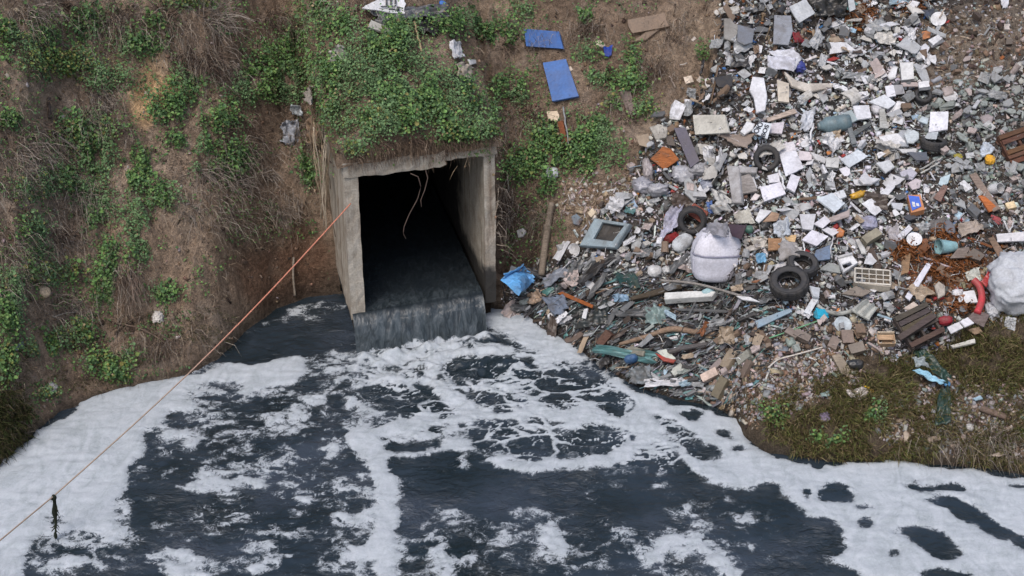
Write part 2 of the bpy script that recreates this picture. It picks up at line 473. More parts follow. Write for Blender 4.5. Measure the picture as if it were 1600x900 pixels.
def ground_colour(x, y, z, d):
    px, py = project(x, y, z)
    n1 = fbm(x * .9, y * .9 + z * .5, 4, 101); n2 = fbm(x * 3, y * 3 + z * 2, 3, 111)
    C = np.empty(x.shape + (3,))
    def put(m, c): C[...] = C * (1 - m[..., None]) + np.array(c) * m[..., None]
    _tone = np.array([1.24, 1.30, 1.38])
    C[...] = (0.217, 0.151, 0.102)
    put(sstep(0.05, 0.6, n1) * .8, (0.312, 0.229, 0.162))
    put(sstep(0.1, 0.7, -n1) * .8, (0.123, 0.084, 0.058))
    put(sstep(.2, .7, n2) * .45, (0.290, 0.225, 0.174))
    def blob(cx, cy, rx, ry): return np.clip(1.25 - ((px - cx) / rx) ** 2 - ((py - cy) / ry) ** 2 + .5 * n2, 0, 1)
    for b in ((250, 130, 38, 55), (225, 160, 25, 40)): put(blob(*b) * .85, (0.478, 0.297, 0.152))
    for b in ((265, 100, 30, 25), (30, 150, 55, 40), (770, 15, 60, 25), (1070, 60, 70, 60)): put(blob(*b) * .6, (0.341, 0.246, 0.167))
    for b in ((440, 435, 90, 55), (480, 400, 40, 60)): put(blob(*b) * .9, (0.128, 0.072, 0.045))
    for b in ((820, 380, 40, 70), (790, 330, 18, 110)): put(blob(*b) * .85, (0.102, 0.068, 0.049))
    right = sstep(0.1, .8, x)
    gb = inpoly(px, py, GARB).astype(float)
    put(gb * .95, (0.062, 0.052, 0.045))
    put(gb * sstep(.1, .6, n1) * .7, (0.040, 0.038, 0.037))
    for b in ((1540, 60, 110, 65), (1480, 110, 50, 40)): put(blob(*b) * gb * .9, (0.217, 0.167, 0.123))
    for b in ((1330, 20, 50, 25), (1460, 430, 60, 40), (1520, 430, 45, 35)): put(blob(*b) * gb * .8, (0.246, 0.109, 0.051))
    bank = right * (1 - gb) * (py > 470)
    put(bank * .85, (0.088, 0.066, 0.044))
    put(blob(1240, 580, 70, 30) * bank * .7, (0.17, 0.145, 0.125))
    put(blob(1540, 640, 60, 40) * bank * .8, (0.17, 0.135, 0.11))
    C *= _tone
    C *= (1 + .22 * sstep(-2.6, -3.6, x))[..., None]
    put(sstep(0.12, 0.0, d) * .75, (0.043, 0.038, 0.032))
    return C

_d = YY - np.interp(XX, SX, SY)
UU, VVv = to_uv(XX, YY)
nX, nY = len(GX), len(GY)
idx = np.arange(nX * nY).reshape(nY, nX)
quads = np.stack([idx[:-1, :-1], idx[:-1, 1:], idx[1:, 1:], idx[1:, :-1]], -1).reshape(-1, 4)
cu = (UU[:-1, :-1] + UU[1:, 1:]) / 2; cv = (VVv[:-1, :-1] + VVv[1:, 1:]) / 2
hole = ((cu > .06) & (cu < CUL_W - .06) & (cv > -.05) & (cv < 7.5)).ravel()
GV = np.stack([XX, YY, ZZ], -1).reshape(-1, 3)
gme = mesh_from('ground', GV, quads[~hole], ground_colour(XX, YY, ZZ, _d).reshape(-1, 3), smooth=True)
ground = tag(add('ground', gme, SOIL), kind='structure')

# soil that buries the culvert roof
mu = np.linspace(-.10, CUL_W + .12, 66); mv = np.concatenate([np.linspace(-.04, .3, 14), np.linspace(.34, 7.6, 130)])
MU, MV = np.meshgrid(mu, mv)
lip_jit = 0.05 * fbm(MU * 3, MU * 0, 3, 3)
MXw, MYw = from_uv(MU, MV + lip_jit * sstep(.4, 0, MV))
MZ = np.maximum(mound_h(MU, MV), rough_h(MXw, MYw) - 0.05)
MZ[0] = Z_SLAB - .03 + .03 * fbm(mu * 4, mu * 0, 2, 9)
# skirts round the rim
V0 = np.stack([MXw, MYw, MZ], -1)
sk = V0.copy(); sk[..., 2] = Z_SLAB - .04
left_sk = sk[:, :1].copy(); right_sk = sk[:, -1:].copy()
V1 = np.concatenate([left_sk, V0, right_sk], 1)
ny, nx = V1.shape[:2]
ii = np.arange(nx * ny).reshape(ny, nx)
q = np.stack([ii[:-1, :-1], ii[:-1, 1:], ii[1:, 1:], ii[1:, :-1]], -1).reshape(-1, 4)
mcol = ground_colour(V1[..., 0], V1[..., 1], V1[..., 2], np.full(V1.shape[:2], 5.0)) * 0.8
tag(add('soil_mound', mesh_from('soil_mound', V1.reshape(-1, 3), q, mcol.reshape(-1, 3), True), SOIL), kind='structure')

# lookup surface (ground + mound) for resting things on
SGX = np.arange(-11, 12.001, 0.05); SGY = np.arange(15, 31.001, 0.05)
sxx, syy = np.meshgrid(SGX, SGY)
SURF = rough_h(sxx, syy)
su, sv = to_uv(sxx, syy)
_in = (su > -.1) & (su < CUL_W + .12) & (sv > 0) & (sv < 7.5)
SURF = np.where(_in, np.maximum(mound_h(su, sv), SURF), SURF)
_low = (su > 0) & (su < CUL_W) & (sv <= 0) & (sv > -.3)
_gk = np.array([1, 4, 6, 4, 1]) / 16.0
SMOOTH = SURF.copy()
for _ in range(6):
    SMOOTH = np.apply_along_axis(lambda r: np.convolve(np.pad(r, 2, 'edge'), _gk, 'valid'), 0, SMOOTH)
    SMOOTH = np.apply_along_axis(lambda r: np.convolve(np.pad(r, 2, 'edge'), _gk, 'valid'), 1, SMOOTH)
def bil(T, x, y):
    fx = np.clip((np.asarray(x) + 11) / .05, 0, T.shape[1] - 1.001); fy = np.clip((np.asarray(y) - 15) / .05, 0, T.shape[0] - 1.001)
    ix = fx.astype(int); iy = fy.astype(int); tx = fx - ix; ty = fy - iy
    return (T[iy, ix] * (1 - tx) + T[iy, ix + 1] * tx) * (1 - ty) + (T[iy + 1, ix] * (1 - tx) + T[iy + 1, ix + 1] * tx) * ty
def surf(x, y): return bil(SURF, x, y)
def hit(px, py):
    """where the sight line through a photo pixel meets the ground"""
    d = raydir(np.atleast_1d(np.asarray(px, float)), np.atleast_1d(np.asarray(py, float)))
    t = np.full(d.shape[0], 17.0); done = np.zeros(d.shape[0], bool)
    for _ in range(300):
        p = t[:, None] * d
        below = (CAM_Z + p[:, 2]) <= np.maximum(surf(p[:, 0], p[:, 1]), 0.0)
        done |= below
        if done.all(): break
        t = np.where(done, t, t + .06)
    lo = t - .06; hi = t
    for _ in range(8):
        m = (lo + hi) / 2; p = m[:, None] * d
        b = (CAM_Z + p[:, 2]) <= np.maximum(surf(p[:, 0], p[:, 1]), 0.0)
        hi = np.where(b, m, hi); lo = np.where(b, lo, m)
    p = hi[:, None] * d; p[:, 2] += CAM_Z
    return p
def normal(x, y, T=None, e=.1):
    T = SMOOTH if T is None else T
    gx = (bil(T, x + e, y) - bil(T, x - e, y)) / (2 * e); gy = (bil(T, x, y + e) - bil(T, x, y - e)) / (2 * e)
    n = np.stack([-gx, -gy, np.ones_like(gx)], -1)
    return n / np.linalg.norm(n, axis=-1, keepdims=True)

# ---------------------------------------------------------------- concrete box culvert
def cbox(u0, u1, v0, v1, z0, z1, step=.11, seed=0, amp=.017):
    """a weathered cast block in culvert coordinates, faces subdivided and roughened"""
    nu = max(2, int((u1 - u0) / step) + 1); nv = max(2, int((v1 - v0) / (step * 1.5)) + 1); nz = max(2, int((z1 - z0) / step) + 1)
    P = {}; V = []; F = []
    def vid(i, j, k):
        if (i, j, k) not in P:
            P[(i, j, k)] = len(V)
            V.append((u0 + (u1 - u0) * i / nu, v0 + (v1 - v0) * j / nv, z0 + (z1 - z0) * k / nz))
        return P[(i, j, k)]
    for i in range(nu):
        for j in range(nv):
            F.append((vid(i, j, 0), vid(i, j + 1, 0), vid(i + 1, j + 1, 0), vid(i + 1, j, 0)))
            F.append((vid(i, j, nz), vid(i + 1, j, nz), vid(i + 1, j + 1, nz), vid(i, j + 1, nz)))
    for i in range(nu):
        for k in range(nz):
            F.append((vid(i, 0, k), vid(i + 1, 0, k), vid(i + 1, 0, k + 1), vid(i, 0, k + 1)))
            F.append((vid(i, nv, k), vid(i, nv, k + 1), vid(i + 1, nv, k + 1), vid(i + 1, nv, k)))
    for j in range(nv):
        for k in range(nz):
            F.append((vid(0, j, k), vid(0, j, k + 1), vid(0, j + 1, k + 1), vid(0, j + 1, k)))
            F.append((vid(nu, j, k), vid(nu, j + 1, k), vid(nu, j + 1, k + 1), vid(nu, j, k + 1)))
    V = np.array(V)
    a = V * 3.1 + seed * 7.7
    for ax, (p, q_) in enumerate(((1, 2), (0, 2), (0, 1))):
        V[:, ax] += amp * fbm(a[:, p] + ax * 5, a[:, q_], 3, seed + ax) + amp * .6 * fbm(a[:, p] * 4, a[:, q_] * 4, 2, seed + 9 + ax)
    return V, F
def culvert_part(name, blocks, slime_shade, parent):
    V = []; F = []; n = 0
    for b in blocks:
        v, f = cbox(*b); V.append(v); F += [tuple(i + n for i in g) for g in f]; n += len(v)
    V = np.concatenate(V)
    sl = slime_shade(V[:, 0], V[:, 1], V[:, 2])
    x, y = from_uv(V[:, 0], V[:, 1])
    return add(name, mesh_from(name, np.stack([x, y, V[:, 2]], -1), F, attrs={'slime_shade': sl}), CONC, parent)
cul = tag(empty('concrete_culvert'), 'square concrete box culvert with dark water pouring over its lip', 'culvert')
T = .235
def wall_slime_shade(u, v, z):
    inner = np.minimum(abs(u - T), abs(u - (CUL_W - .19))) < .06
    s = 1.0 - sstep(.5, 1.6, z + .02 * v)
    s = np.where(inner, np.maximum(s * .8, sstep(.6, 3.2, v) * .8), s * .35)  # inner faces: slime near the water, shade painted darker into the tunnel
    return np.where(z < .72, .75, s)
culvert_part('left_wall', [(0, T, 0, 8, .50, Z_ROOF, .11, 1)], lambda u, v, z: np.where(u > .2, np.where(v > .1, wall_slime_shade(u, v, z), 0), np.where(z < .62, .35, 0.0)), cul)
culvert_part('right_wall', [(CUL_W - .19, CUL_W, .05, 8, .38, Z_ROOF + .10, .11, 2)], lambda u, v, z: np.where((v < .1), 1 - sstep(.6, 1.55, z), wall_slime_shade(u, v, z)), cul)
culvert_part('roof_slab', [(-.01, CUL_W * .66, -.03, 8, Z_ROOF + .004, Z_SLAB, .11, 3, .03), (CUL_W * .655, CUL_W + .01, .02, 8, Z_ROOF + .07, Z_SLAB - .01, .11, 4, .03)], lambda u, v, z: .26 + .12 * (z < Z_ROOF + .08) + sstep(.1, 1.2, v) * .5, cul)  # stained slab, with tunnel shade painted in toward the back
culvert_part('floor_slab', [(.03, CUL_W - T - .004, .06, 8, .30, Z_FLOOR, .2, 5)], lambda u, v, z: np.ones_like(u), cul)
culvert_part('added_end_cap', [(T, CUL_W - T, 7.8, 8.1, Z_FLOOR, Z_ROOF, .25, 6)], lambda u, v, z: np.ones_like(u), cul)  # unseen cap, added to close the tunnel and keep its depth dark
# packed soil behind and under the walls where the stream has not undercut them
mbk = MB(); v_, f_ = cbox(.03, CUL_W - .03, 2.2, 8, -.6, .29, .3, 8, .05)
x_, y_ = from_uv(v_[:, 0], v_[:, 1]); mbk.add(np.stack([x_, y_, v_[:, 2]], -1), f_, (.05, .035, .025))
v_, f_ = cbox(.5, CUL_W - .03, .35, 2.19, -.6, .29, .3, 9, .05)
x_, y_ = from_uv(v_[:, 0], v_[:, 1]); mbk.add(np.stack([x_, y_, v_[:, 2]], -1), f_, (.05, .035, .025))
tag(add('soil_bed', mbk.mesh('soil_bed', False, True), SOIL), kind='structure')

# ---------------------------------------------------------------- water in the culvert and the fall over the lip
nu_ = 120
fu = np.linspace(.02, CUL_W - T - .01, nu_)
fv = np.concatenate([np.linspace(7.7, .5, 50), np.linspace(.47, .06, 16)])
nfall = 46
rows = []; foamr = []; chr_ = []
for v in fv:
    z = Z_FLOOR + .13 + .02 * fbm(fu * 2, fu * 0 + v * 1.5, 3, 7) + .012 * fbm(fu * 7, fu * 0 + v * 4, 2, 17) - .03 * sstep(.5, .0, v)
    rows.append(np.stack([fu * 1.0, np.full(nu_, v), z], -1)); foamr.append(np.full(nu_, (.22 + .5 * sstep(.5, .05, v)) * sstep(4.5, .5, v))); chr_.append(np.zeros(nu_))
zt = Z_FLOOR + .10
for i in range(1, nfall + 1):
    s = i / nfall
    out = .06 - .42 * s ** .62 - .05 * s * vnoise(fu * 3, fu * 0, 3)
    zz_ = np.full(nu_, zt - (zt + .18) * s ** 1.35)
    rip = .030 * fbm(fu * 3.0, fu * 0 + s * 1.6, 3, 27) + .014 * fbm(fu * 9, fu * 0 + s * 5, 3, 37)
    lipv = .05 * fbm(fu * 1.7, fu * 0, 3, 67) + .02 * fbm(fu * 6, fu * 0, 2, 69)
    rows.append(np.stack([fu, out - lipv * min(1, s * 6) - rip * min(1, s * 4), zz_ - .025 * np.abs(fbm(fu * 2.3, fu * 0, 3, 68)) * (s < .3)], -1)); foamr.append(np.full(nu_, min(1.0, .15 + s * 4))); chr_.append(sstep(.62, 1.0, s + .12 * fbm(fu * 3, fu * 0, 3, 57)) * np.ones(nu_))
FV_ = np.stack(rows)
fx_, fy_ = from_uv(FV_[..., 0], FV_[..., 1])
# keep the stream between the walls, letting it spread at the lip
inside = sstep(.0, .35, FV_[..., 1])
uu_ = FV_[..., 0] * (1 - inside) + (T + .02 + (FV_[..., 0] - .02) / (CUL_W - T - .03) * (CUL_W - 2 * T - .04)) * inside
fx_, fy_ = from_uv(uu_, FV_[..., 1])
ny, nx = FV_.shape[:2]; ii = np.arange(nx * ny).reshape(ny, nx)
q = np.stack([ii[:-1, :-1], ii[1:, :-1], ii[1:, 1:], ii[:-1, 1:]], -1).reshape(-1, 4)
tag(add('waterfall', mesh_from('waterfall', np.stack([fx_, fy_, FV_[..., 2]], -1).reshape(-1, 3), q, smooth=True, attrs={'foam': np.stack(foamr).ravel(), 'churn': np.stack(chr_).ravel()}), FALL), kind='structure')

# ---------------------------------------------------------------- river with its foam
def seg_d(px, py, pts):
    best = np.full(px.shape, 1e9)
    for (x0, y0), (x1, y1) in zip(pts[:-1], pts[1:]):
        dx, dy = x1 - x0, y1 - y0
        t = np.clip(((px - x0) * dx + (py - y0) * dy) / (dx * dx + dy * dy + 1e-9), 0, 1)
        best = np.minimum(best, np.hypot(px - x0 - t * dx, py - y0 - t * dy))
    return best
def foam_field(x, y):
    px, py = project(x, y, np.zeros_like(x))
    wx = fbm(x * 1.4, y * 1.4, 4, 201); wy = fbm(x * 1.4, y * 1.4, 4, 211)
    w2x = fbm(x * 5, y * 6, 4, 221, .6); w2y = fbm(x * 5, y * 6, 4, 231, .6)
    px = px + 20 * wx + 9 * w2x; py = py + 13 * wy + 6 * w2y
    m = np.full(x.shape, 0.10)
    def ell(cx, cy, rx, ry, a=0, soft=.5):
        c, s = math.cos(R(a)), math.sin(R(a)); dx, dy = px - cx, py - cy
        return sstep(1 + soft, 1 - soft, np.hypot((dx * c + dy * s) / rx, (-dx * s + dy * c) / ry))
    def white(f, k=1.0):
        nonlocal m; m = np.maximum(m, f * k)
    def dark(f, k=1.0):
        nonlocal m; m = m * (1 - f * k)
    def line(pts, w, k=.95): white(sstep(w * 1.45, w * .4, seg_d(px, py, pts)), k)
    # broad foam sheet along the left bank
    L = [(-300, 1200), (-300, 760), (-100, 742), (0, 730), (60, 672), (100, 640), (150, 618), (250, 592), (330, 575), (400, 552), (470, 548), (470, 600), (330, 622), (262, 650), (230, 690), (200, 735), (215, 800), (200, 830), (120, 822), (60, 838), (40, 900), (0, 1200)]
    white(inpoly(px, py, L).astype(float), 1.0); white(ell(130, 850, 120, 50, 0), .74)
    # mottled middle
    white(ell(400, 670, 250, 120), .64)
    for b in ((290, 665, 40, 14, 20), (330, 615, 38, 18, -10), (365, 650, 50, 22, -5), (420, 632, 40, 14, 0), (445, 690, 70, 28, 0), (360, 705, 60, 22, -10), (480, 745, 70, 22, 0), (265, 740, 42, 26, 10), (240, 695, 12, 26, -25), (420, 770, 60, 18, 0), (300, 790, 60, 26, 0), (510, 660, 40, 30, 20), (330, 840, 80, 30, 0)):
        dark(ell(*b, soft=.5), .52)
    white(ell(760, 830, 560, 110), .34)
    for b in ((330, 760, 40, 12, -10), (280, 875, 55, 26, 20), (120, 790, 30, 10, 0)): white(ell(*b), .8)
    for b in ((150, 855, 70, 14, 5), (95, 812, 18, 8, 0), (200, 805, 16, 34, 0), (190, 862, 30, 18, 0), (60, 868, 30, 6, 0)): dark(ell(*b, soft=.8), .38)
    # still dark pool left of the fall with a drift of scum
    dark(inpoly(px, py, [(345, 560), (395, 505), (440, 490), (545, 505), (560, 545), (470, 552), (390, 568)]).astype(float), .93)
    white(ell(490, 484, 55, 15, -3), .62); white(ell(430, 500, 30, 8, -15), .45)
    # churn under the fall
    line([(470, 560), (560, 562), (640, 545), (720, 532), (790, 505)], 11, .48)
    line([(440, 575), (520, 575), (600, 568), (660, 560)], 10, .62)
    # veins over the boil
    line([(785, 495), (830, 520), (870, 545)], 26, 1.0); line([(700, 545), (672, 570), (668, 595), (700, 620), (745, 640), (800, 645), (850, 635), (900, 650)], 11)
    line([(668, 595), (640, 605), (600, 590)], 7, .8); line([(850, 560), (855, 585), (835, 610), (850, 635)], 6, .8)
    line([(700, 545), (760, 548), (820, 560), (850, 560)], 9, .75); line([(672, 575), (720, 595), (790, 600), (830, 612)], 5, .7)
    line([(745, 640), (700, 655), (650, 660), (600, 672), (560, 690)], 12); line([(900, 650), (960, 655), (1010, 668), (1060, 690), (1110, 735), (1160, 752)], 20)
    line([(610, 690), (660, 675), (700, 672), (740, 662)], 8, .8); line([(600, 700), (640, 712), (700, 700), (760, 705), (800, 720), (860, 730), (920, 725), (980, 705), (1020, 690)], 11, .9)
    line([(690, 655), (700, 690), (740, 735)], 7, .7); line([(800, 650), (830, 665), (880, 672), (885, 690), (860, 705)], 6, .75); line([(560, 680), (580, 720), (600, 760)], 26, .95)
    line([(600, 700), (590, 760), (605, 800), (600, 850), (610, 900), (600, 990)], 21, .95); line([(600, 800), (560, 820), (525, 812)], 12, .8); line([(600, 860), (570, 880), (560, 870)], 15, .8)
    # wide band along the rubbish bank
    white(inpoly(px, py, [(775, 478), (835, 500), (885, 535), (940, 570), (985, 605), (1045, 628), (1118, 640), (1150, 660), (1160, 688), (1200, 712), (1300, 726), (1400, 726), (1500, 732), (1620, 748), (1900, 790), (1900, 835), (1600, 775), (1500, 768), (1420, 790), (1440, 830), (1580, 900), (1750, 990), (1280, 990), (1260, 880), (1250, 800), (1220, 770), (1170, 745), (1120, 720), (1075, 690), (1010, 662), (975, 640), (930, 600), (880, 560), (800, 520)]).astype(float), 1.0)
    white(inpoly(px, py, [(1560, 768), (1900, 800), (1900, 990), (1700, 890), (1600, 840), (1540, 800)]).astype(float), .75)
    white(inpoly(px, py, [(1390, 750), (1620, 765), (1900, 790), (1900, 1100), (1620, 930), (1540, 880), (1430, 835)]).astype(float), .96)
    for b in ((1125, 674, 16, 7, 25), (1085, 645, 18, 6, 0), (1060, 668, 40, 9, 25), (1085, 700, 45, 14, 20), (1150, 700, 14, 6, 0), (1310, 765, 26, 13, 25), (1300, 776, 12, 7, 0), (1265, 775, 8, 16, 0), (1362, 815, 12, 10, 0), (1352, 790, 12, 5, 0), (1452, 843, 52, 11, 20), (1405, 860, 12, 5, -20), (1545, 818, 100, 12, 27), (1460, 762, 40, 5, 5), (1270, 840, 45, 26, 15), (1230, 880, 55, 30, 0), (1310, 905, 50, 20, 0), (1480, 895, 40, 8, 0), (1590, 760, 30, 6, 15)):
        dark(ell(*b, soft=.3), .9)
    white(ell(770, 610, 230, 95, 12), .22); white(ell(900, 690, 190, 50, 10), .26)
    for b in ((635, 622, 52, 20, 0), (745, 575, 45, 22, 10), (790, 625, 36, 15, -5), (875, 600, 34, 30, 10), (810, 572, 34, 16, 0), (677, 666, 14, 8, 0), (745, 668, 38, 11, 0), (640, 697, 36, 13, 0), (690, 720, 28, 10, -8), (640, 748, 17, 8, -15), (850, 690, 34, 25, 0), (770, 700, 40, 10, 0), (925, 685, 38, 28, -20), (920, 590, 30, 32, 20), (960, 630, 30, 22, 25), (800, 770, 140, 28, 0), (900, 790, 140, 26, 0), (1030, 740, 60, 24, 10)):
        dark(ell(*b, soft=.3), .85)
    # lower reach: streaks and flakes on dark water
    white(ell(870, 845, 30, 22, 15), .85); line([(680, 845), (690, 870), (700, 905)], 15, .8); line([(1010, 880), (1040, 850), (1080, 845), (1120, 870), (1140, 900)], 15, .75)
    line([(940, 810), (990, 830), (1010, 855)], 9, .65); line([(1075, 800), (1110, 835), (1130, 850)], 11, .65); white(ell(1165, 815, 20, 14, 20), .75); white(ell(1030, 750, 28, 9, 30), .55)
    line([(800, 800), (830, 795), (900, 820)], 6, .5); line([(420, 850), (440, 870), (400, 890)], 12, .6); white(ell(460, 785, 14, 8), .7); white(ell(395, 755, 32, 12, -10), .75)
    white(ell(800, 870, 460, 60), .40)
    # wash out the drawn outlines
    kk = np.array([1, 4, 6, 4, 1]) / 16.0
    if min(m.shape) > 60:
        for _ in range(3):
            m = np.apply_along_axis(lambda r: np.convolve(np.pad(r, 2, 'edge'), kk, 'valid'), 0, m); m = np.apply_along_axis(lambda r: np.convolve(np.pad(r, 2, 'edge'), kk, 'valid'), 1, m)
    # cells of the boil: jittered cell pattern, white along the borders
    def cells(sx, sy, seed):
        ux = x * sx + .55 * wx + .10 * w2x; uy = y * sy + .55 * wy + .10 * w2y
        ix = np.floor(ux); iy = np.floor(uy); f1 = np.full(x.shape, 9.); f2 = np.full(x.shape, 9.)
        for ox in (-1, 0, 1):
            for oy in (-1, 0, 1):
                jx = ix + ox + .1 + .8 * _hash(ix + ox, iy + oy, seed); jy = iy + oy + .1 + .8 * _hash(ix + ox, iy + oy, seed + 7)
                dd = np.hypot(ux - jx, uy - jy); f2 = np.minimum(f2, np.maximum(f1, dd)); f1 = np.minimum(f1, dd)
        return f2 - f1
    c1 = cells(1.7, 2.6, 501); c2 = cells(4.2, 6.0, 521)
    qx = x + .25 * wx + .06 * w2x; qy = y + .25 * wy + .06 * w2y
    r2 = np.abs(fbm(qx * 4.6, qy * 6.5, 2, 311)); r3 = np.abs(fbm(qx * 10, qy * 13, 2, 321))
    boilz = np.clip(ell(775, 612, 250, 100, 12) + ell(1000, 680, 150, 50, 18) * .8, 0, 1)
    gate = sstep(-.35, .35, fbm(x * 1.6, y * 2.2, 3, 361))
    r1 = np.abs(fbm(qx * 1.5 + .3 * w2x, qy * 2.4 + .3 * w2y, 2, 301)); r4 = np.abs(fbm(qx * 2.7 + .4 * w2x, qy * 4.0 + .4 * w2y, 2, 371))
    lace = np.maximum.reduce([sstep(.22, .02, c1) * (.30 + .55 * gate), sstep(.11, .0, r1) * .95, sstep(.10, .0, r4) * .72, sstep(.10, .0, r2) * .46, sstep(.14, .0, r3) * .36])
    big = fbm(qx * 1.5, qy * 2.0, 5, 331, .62); fine = fbm(qx * 7.5, qy * 9.5, 3, 341, .62)
    spot = fbm(qx * 4.0, qy * 5.2, 3, 351)
    mid = np.maximum(sstep(.22, .5, m) * sstep(.98, .6, m), np.clip(ell(400, 680, 240, 120) + .75 * ell(760, 845, 560, 110), 0, 1) * sstep(.98, .7, m))
    fr = np.clip(.30 + .7 * mid * (1 - boilz), 0, 1)
    m = .14 + .60 * m + lace * boilz * np.clip(.60 - .52 * m, 0, 1) + (.08 + .16 * mid) * big * (1 - .6 * boilz) + (.05 + .20 * mid) * fine * (1 - .5 * boilz) + .24 * mid * spot * (1 - boilz)
    global FRAY; FRAY = fr
    return np.clip(m, 0, 1)
WXg = np.concatenate([np.linspace(-70, -9.5, 14)[:-1], np.arange(-9.5, 10.3, 0.026), np.linspace(10.3, 70, 14)[1:]])
WYg = np.concatenate([np.linspace(-30, 14, 14)[:-1], np.arange(14, 24.6, 0.026), [25.5]])
wx_, wy_ = np.meshgrid(WXg, WYg)
fm = foam_field(wx_, wy_)
tu, tv = to_uv(wx_, wy_)
foot = np.exp(-((tv + .50) / .15) ** 2) * sstep(-.15, .1, tu) * sstep(CUL_W, CUL_W - .3, tu)
fm = np.clip(fm + foot * (.02 + .12 * sstep(.4, 2.0, tu) + .42 * fbm(wx_ * 4, wy_ * 4, 3, 441)), 0, 1)
boil = np.exp(-(((tu - 1.3) / 1.6) ** 2 + ((tv + 1.2) / 1.1) ** 2))
wz = foot * (.05 + .13 * fbm(wx_ * 3.5, wy_ * 3.5, 3, 451)) + .02 * fbm(wx_ * 1.3, wy_ * 2, 3, 401) + boil * (.11 * fbm(wx_ * 1.8, wy_ * 2.2, 3, 411) + .06 * fbm(wx_ * 6, wy_ * 7, 3, 421)) + .03 * sstep(.4, .8, fm) + .012 * fbm(wx_ * 4, wy_ * 9, 3, 431)
ny, nx = wx_.shape; ii = np.arange(nx * ny).reshape(ny, nx)
q = np.stack([ii[:-1, :-1], ii[:-1, 1:], ii[1:, 1:], ii[1:, :-1]], -1).reshape(-1, 4)
tag(add('water', mesh_from('water', np.stack([wx_, wy_, wz], -1).reshape(-1, 3), q, smooth=True, attrs={'foam': fm.ravel(), 'fray': FRAY.ravel()}), WATER), kind='structure')
# ---------------------------------------------------------------- kit for single things lying on the ground
WHITE = (.64, .64, .65); OFFW = (.54, .52, .48); LGREY = (.45, .46, .47); GREY = (.27, .28, .29); DGREY = (.12, .125, .13); BLACK = (.03, .03, .032)
def local(me_V):
    V = np.asarray(me_V, float); c = V.mean(0); return V - c, c
def plane_fit(quad, lift, raise_=None):
    """corner points over the ground under the given photo pixels, evened out to one plane"""
    q = np.array(quad, float); p = hit(q[:, 0], q[:, 1]); c = p.mean(0)
    A = np.c_[p[:, :2] - c[:2], np.ones(len(p))]
    co, *_ = np.linalg.lstsq(A, p[:, 2], rcond=None)
    n = np.array([-co[0], -co[1], 1.0]); n /= np.linalg.norm(n)
    if n[2] < .35:
        n = normal(c[0:1], c[1:2])[0]
    v = c / np.linalg.norm(c - np.array([0, 0, CAM_Z])); 
    c = c + n * lift
    d = raydir(q[:, 0], q[:, 1]); o = np.array([0, 0, CAM_Z])
    t = ((c - o) @ n) / (d @ n)
    P = o + t[:, None] * d
    if raise_ is not None:
        P = P - d * np.array(raise_)[:, None]
    return P, n
def finish(name, V, F, material, color, label, cat, group=None, parent=None, smooth=False):
    V, c = local(V)
    o = add(name, mesh_from(name, V, F, smooth=smooth), material, parent, color)
    o.location = c
    if parent is None: tag(o, label, cat, group)
    return o
def sheet_geo(P, n, thick=.02, warp=.01, res=8, rag=0.0, seed=0, folds=0.0, bulge=0.0):
    """a quad sheet: corners in order, warped and given thickness"""
    s = np.linspace(0, 1, res + 1); S, Tt = np.meshgrid(s, s)
    G = (1 - S)[..., None] * (1 - Tt)[..., None] * P[0] + S[..., None] * (1 - Tt)[..., None] * P[1] + S[..., None] * Tt[..., None] * P[2] + (1 - S)[..., None] * Tt[..., None] * P[3]
    ex = (P[1] + P[2] - P[0] - P[3]) / 2; ey = (P[3] + P[2] - P[0] - P[1]) / 2
    lx, ly = np.linalg.norm(ex), np.linalg.norm(ey)
    if rag:
        edge = np.minimum.reduce([S, 1 - S, Tt, 1 - Tt]); w = (edge < 1e-6)
        G = G + (w * rag * fbm(S * 5 + seed, Tt * 5, 3, seed))[..., None] * ex + (w * rag * fbm(S * 5 + seed, Tt * 5 + 9, 3, seed + 1))[..., None] * ey
    dz = warp * fbm(S * lx * 2.5 + seed * 3.3, Tt * ly * 2.5, 3, seed) * 1.0
    if folds:
        dz = dz + folds * np.abs(fbm(S * lx * 6 + seed, Tt * ly * 6, 3, seed + 5)) + folds * .6 * fbm(S * lx * 14, Tt * ly * 14 + seed, 2, seed + 6)
    if bulge: dz = dz + bulge * np.sin(math.pi * S) ** .7 * np.sin(math.pi * Tt) ** .7
    top = G + dz[..., None] * n; bot = top - n * thick
    if bulge: bot = G - n * thick
    N1 = (res + 1) ** 2; V = np.concatenate([top.reshape(-1, 3), bot.reshape(-1, 3)])
    I = np.arange(N1).reshape(res + 1, res + 1); F = []
    for i in range(res):
        for j in range(res):
            F.append((I[i, j], I[i, j + 1], I[i + 1, j + 1], I[i + 1, j])); F.append((N1 + I[i, j], N1 + I[i + 1, j], N1 + I[i + 1, j + 1], N1 + I[i, j + 1]))
    rim = list(I[0, :]) + list(I[1:, -1]) + list(I[-1, -2::-1]) + list(I[-2:0:-1, 0])
    for a, b in zip(rim, rim[1:] + rim[:1]): F.append((a, N1 + a, N1 + b, b))
    return V, F
_seed = [100]
def board(name, label, cat, quad, color, mat=None, thick=.025, lift=.06, warp=.012, rag=.0, raise_=None, folds=0., res=8, bulge=0., group=None, parent=None, smooth=False):
    P, n = plane_fit(quad, lift, raise_)
    _seed[0] += 1
    V, F = sheet_geo(P, n, thick, warp, res, rag, _seed[0], folds, bulge)
    return finish(name, V, F, mat or CLEAN, color, label, cat, group, parent, smooth)
def cloth(name, label, cat, quad, color, mat=None, folds=.06, rag=.12, lift=.05, res=16, **kw):
    return board(name, label, cat, quad, color, mat or CLOTH, .012, lift, .05, rag, folds=folds, res=res, smooth=True, **kw)
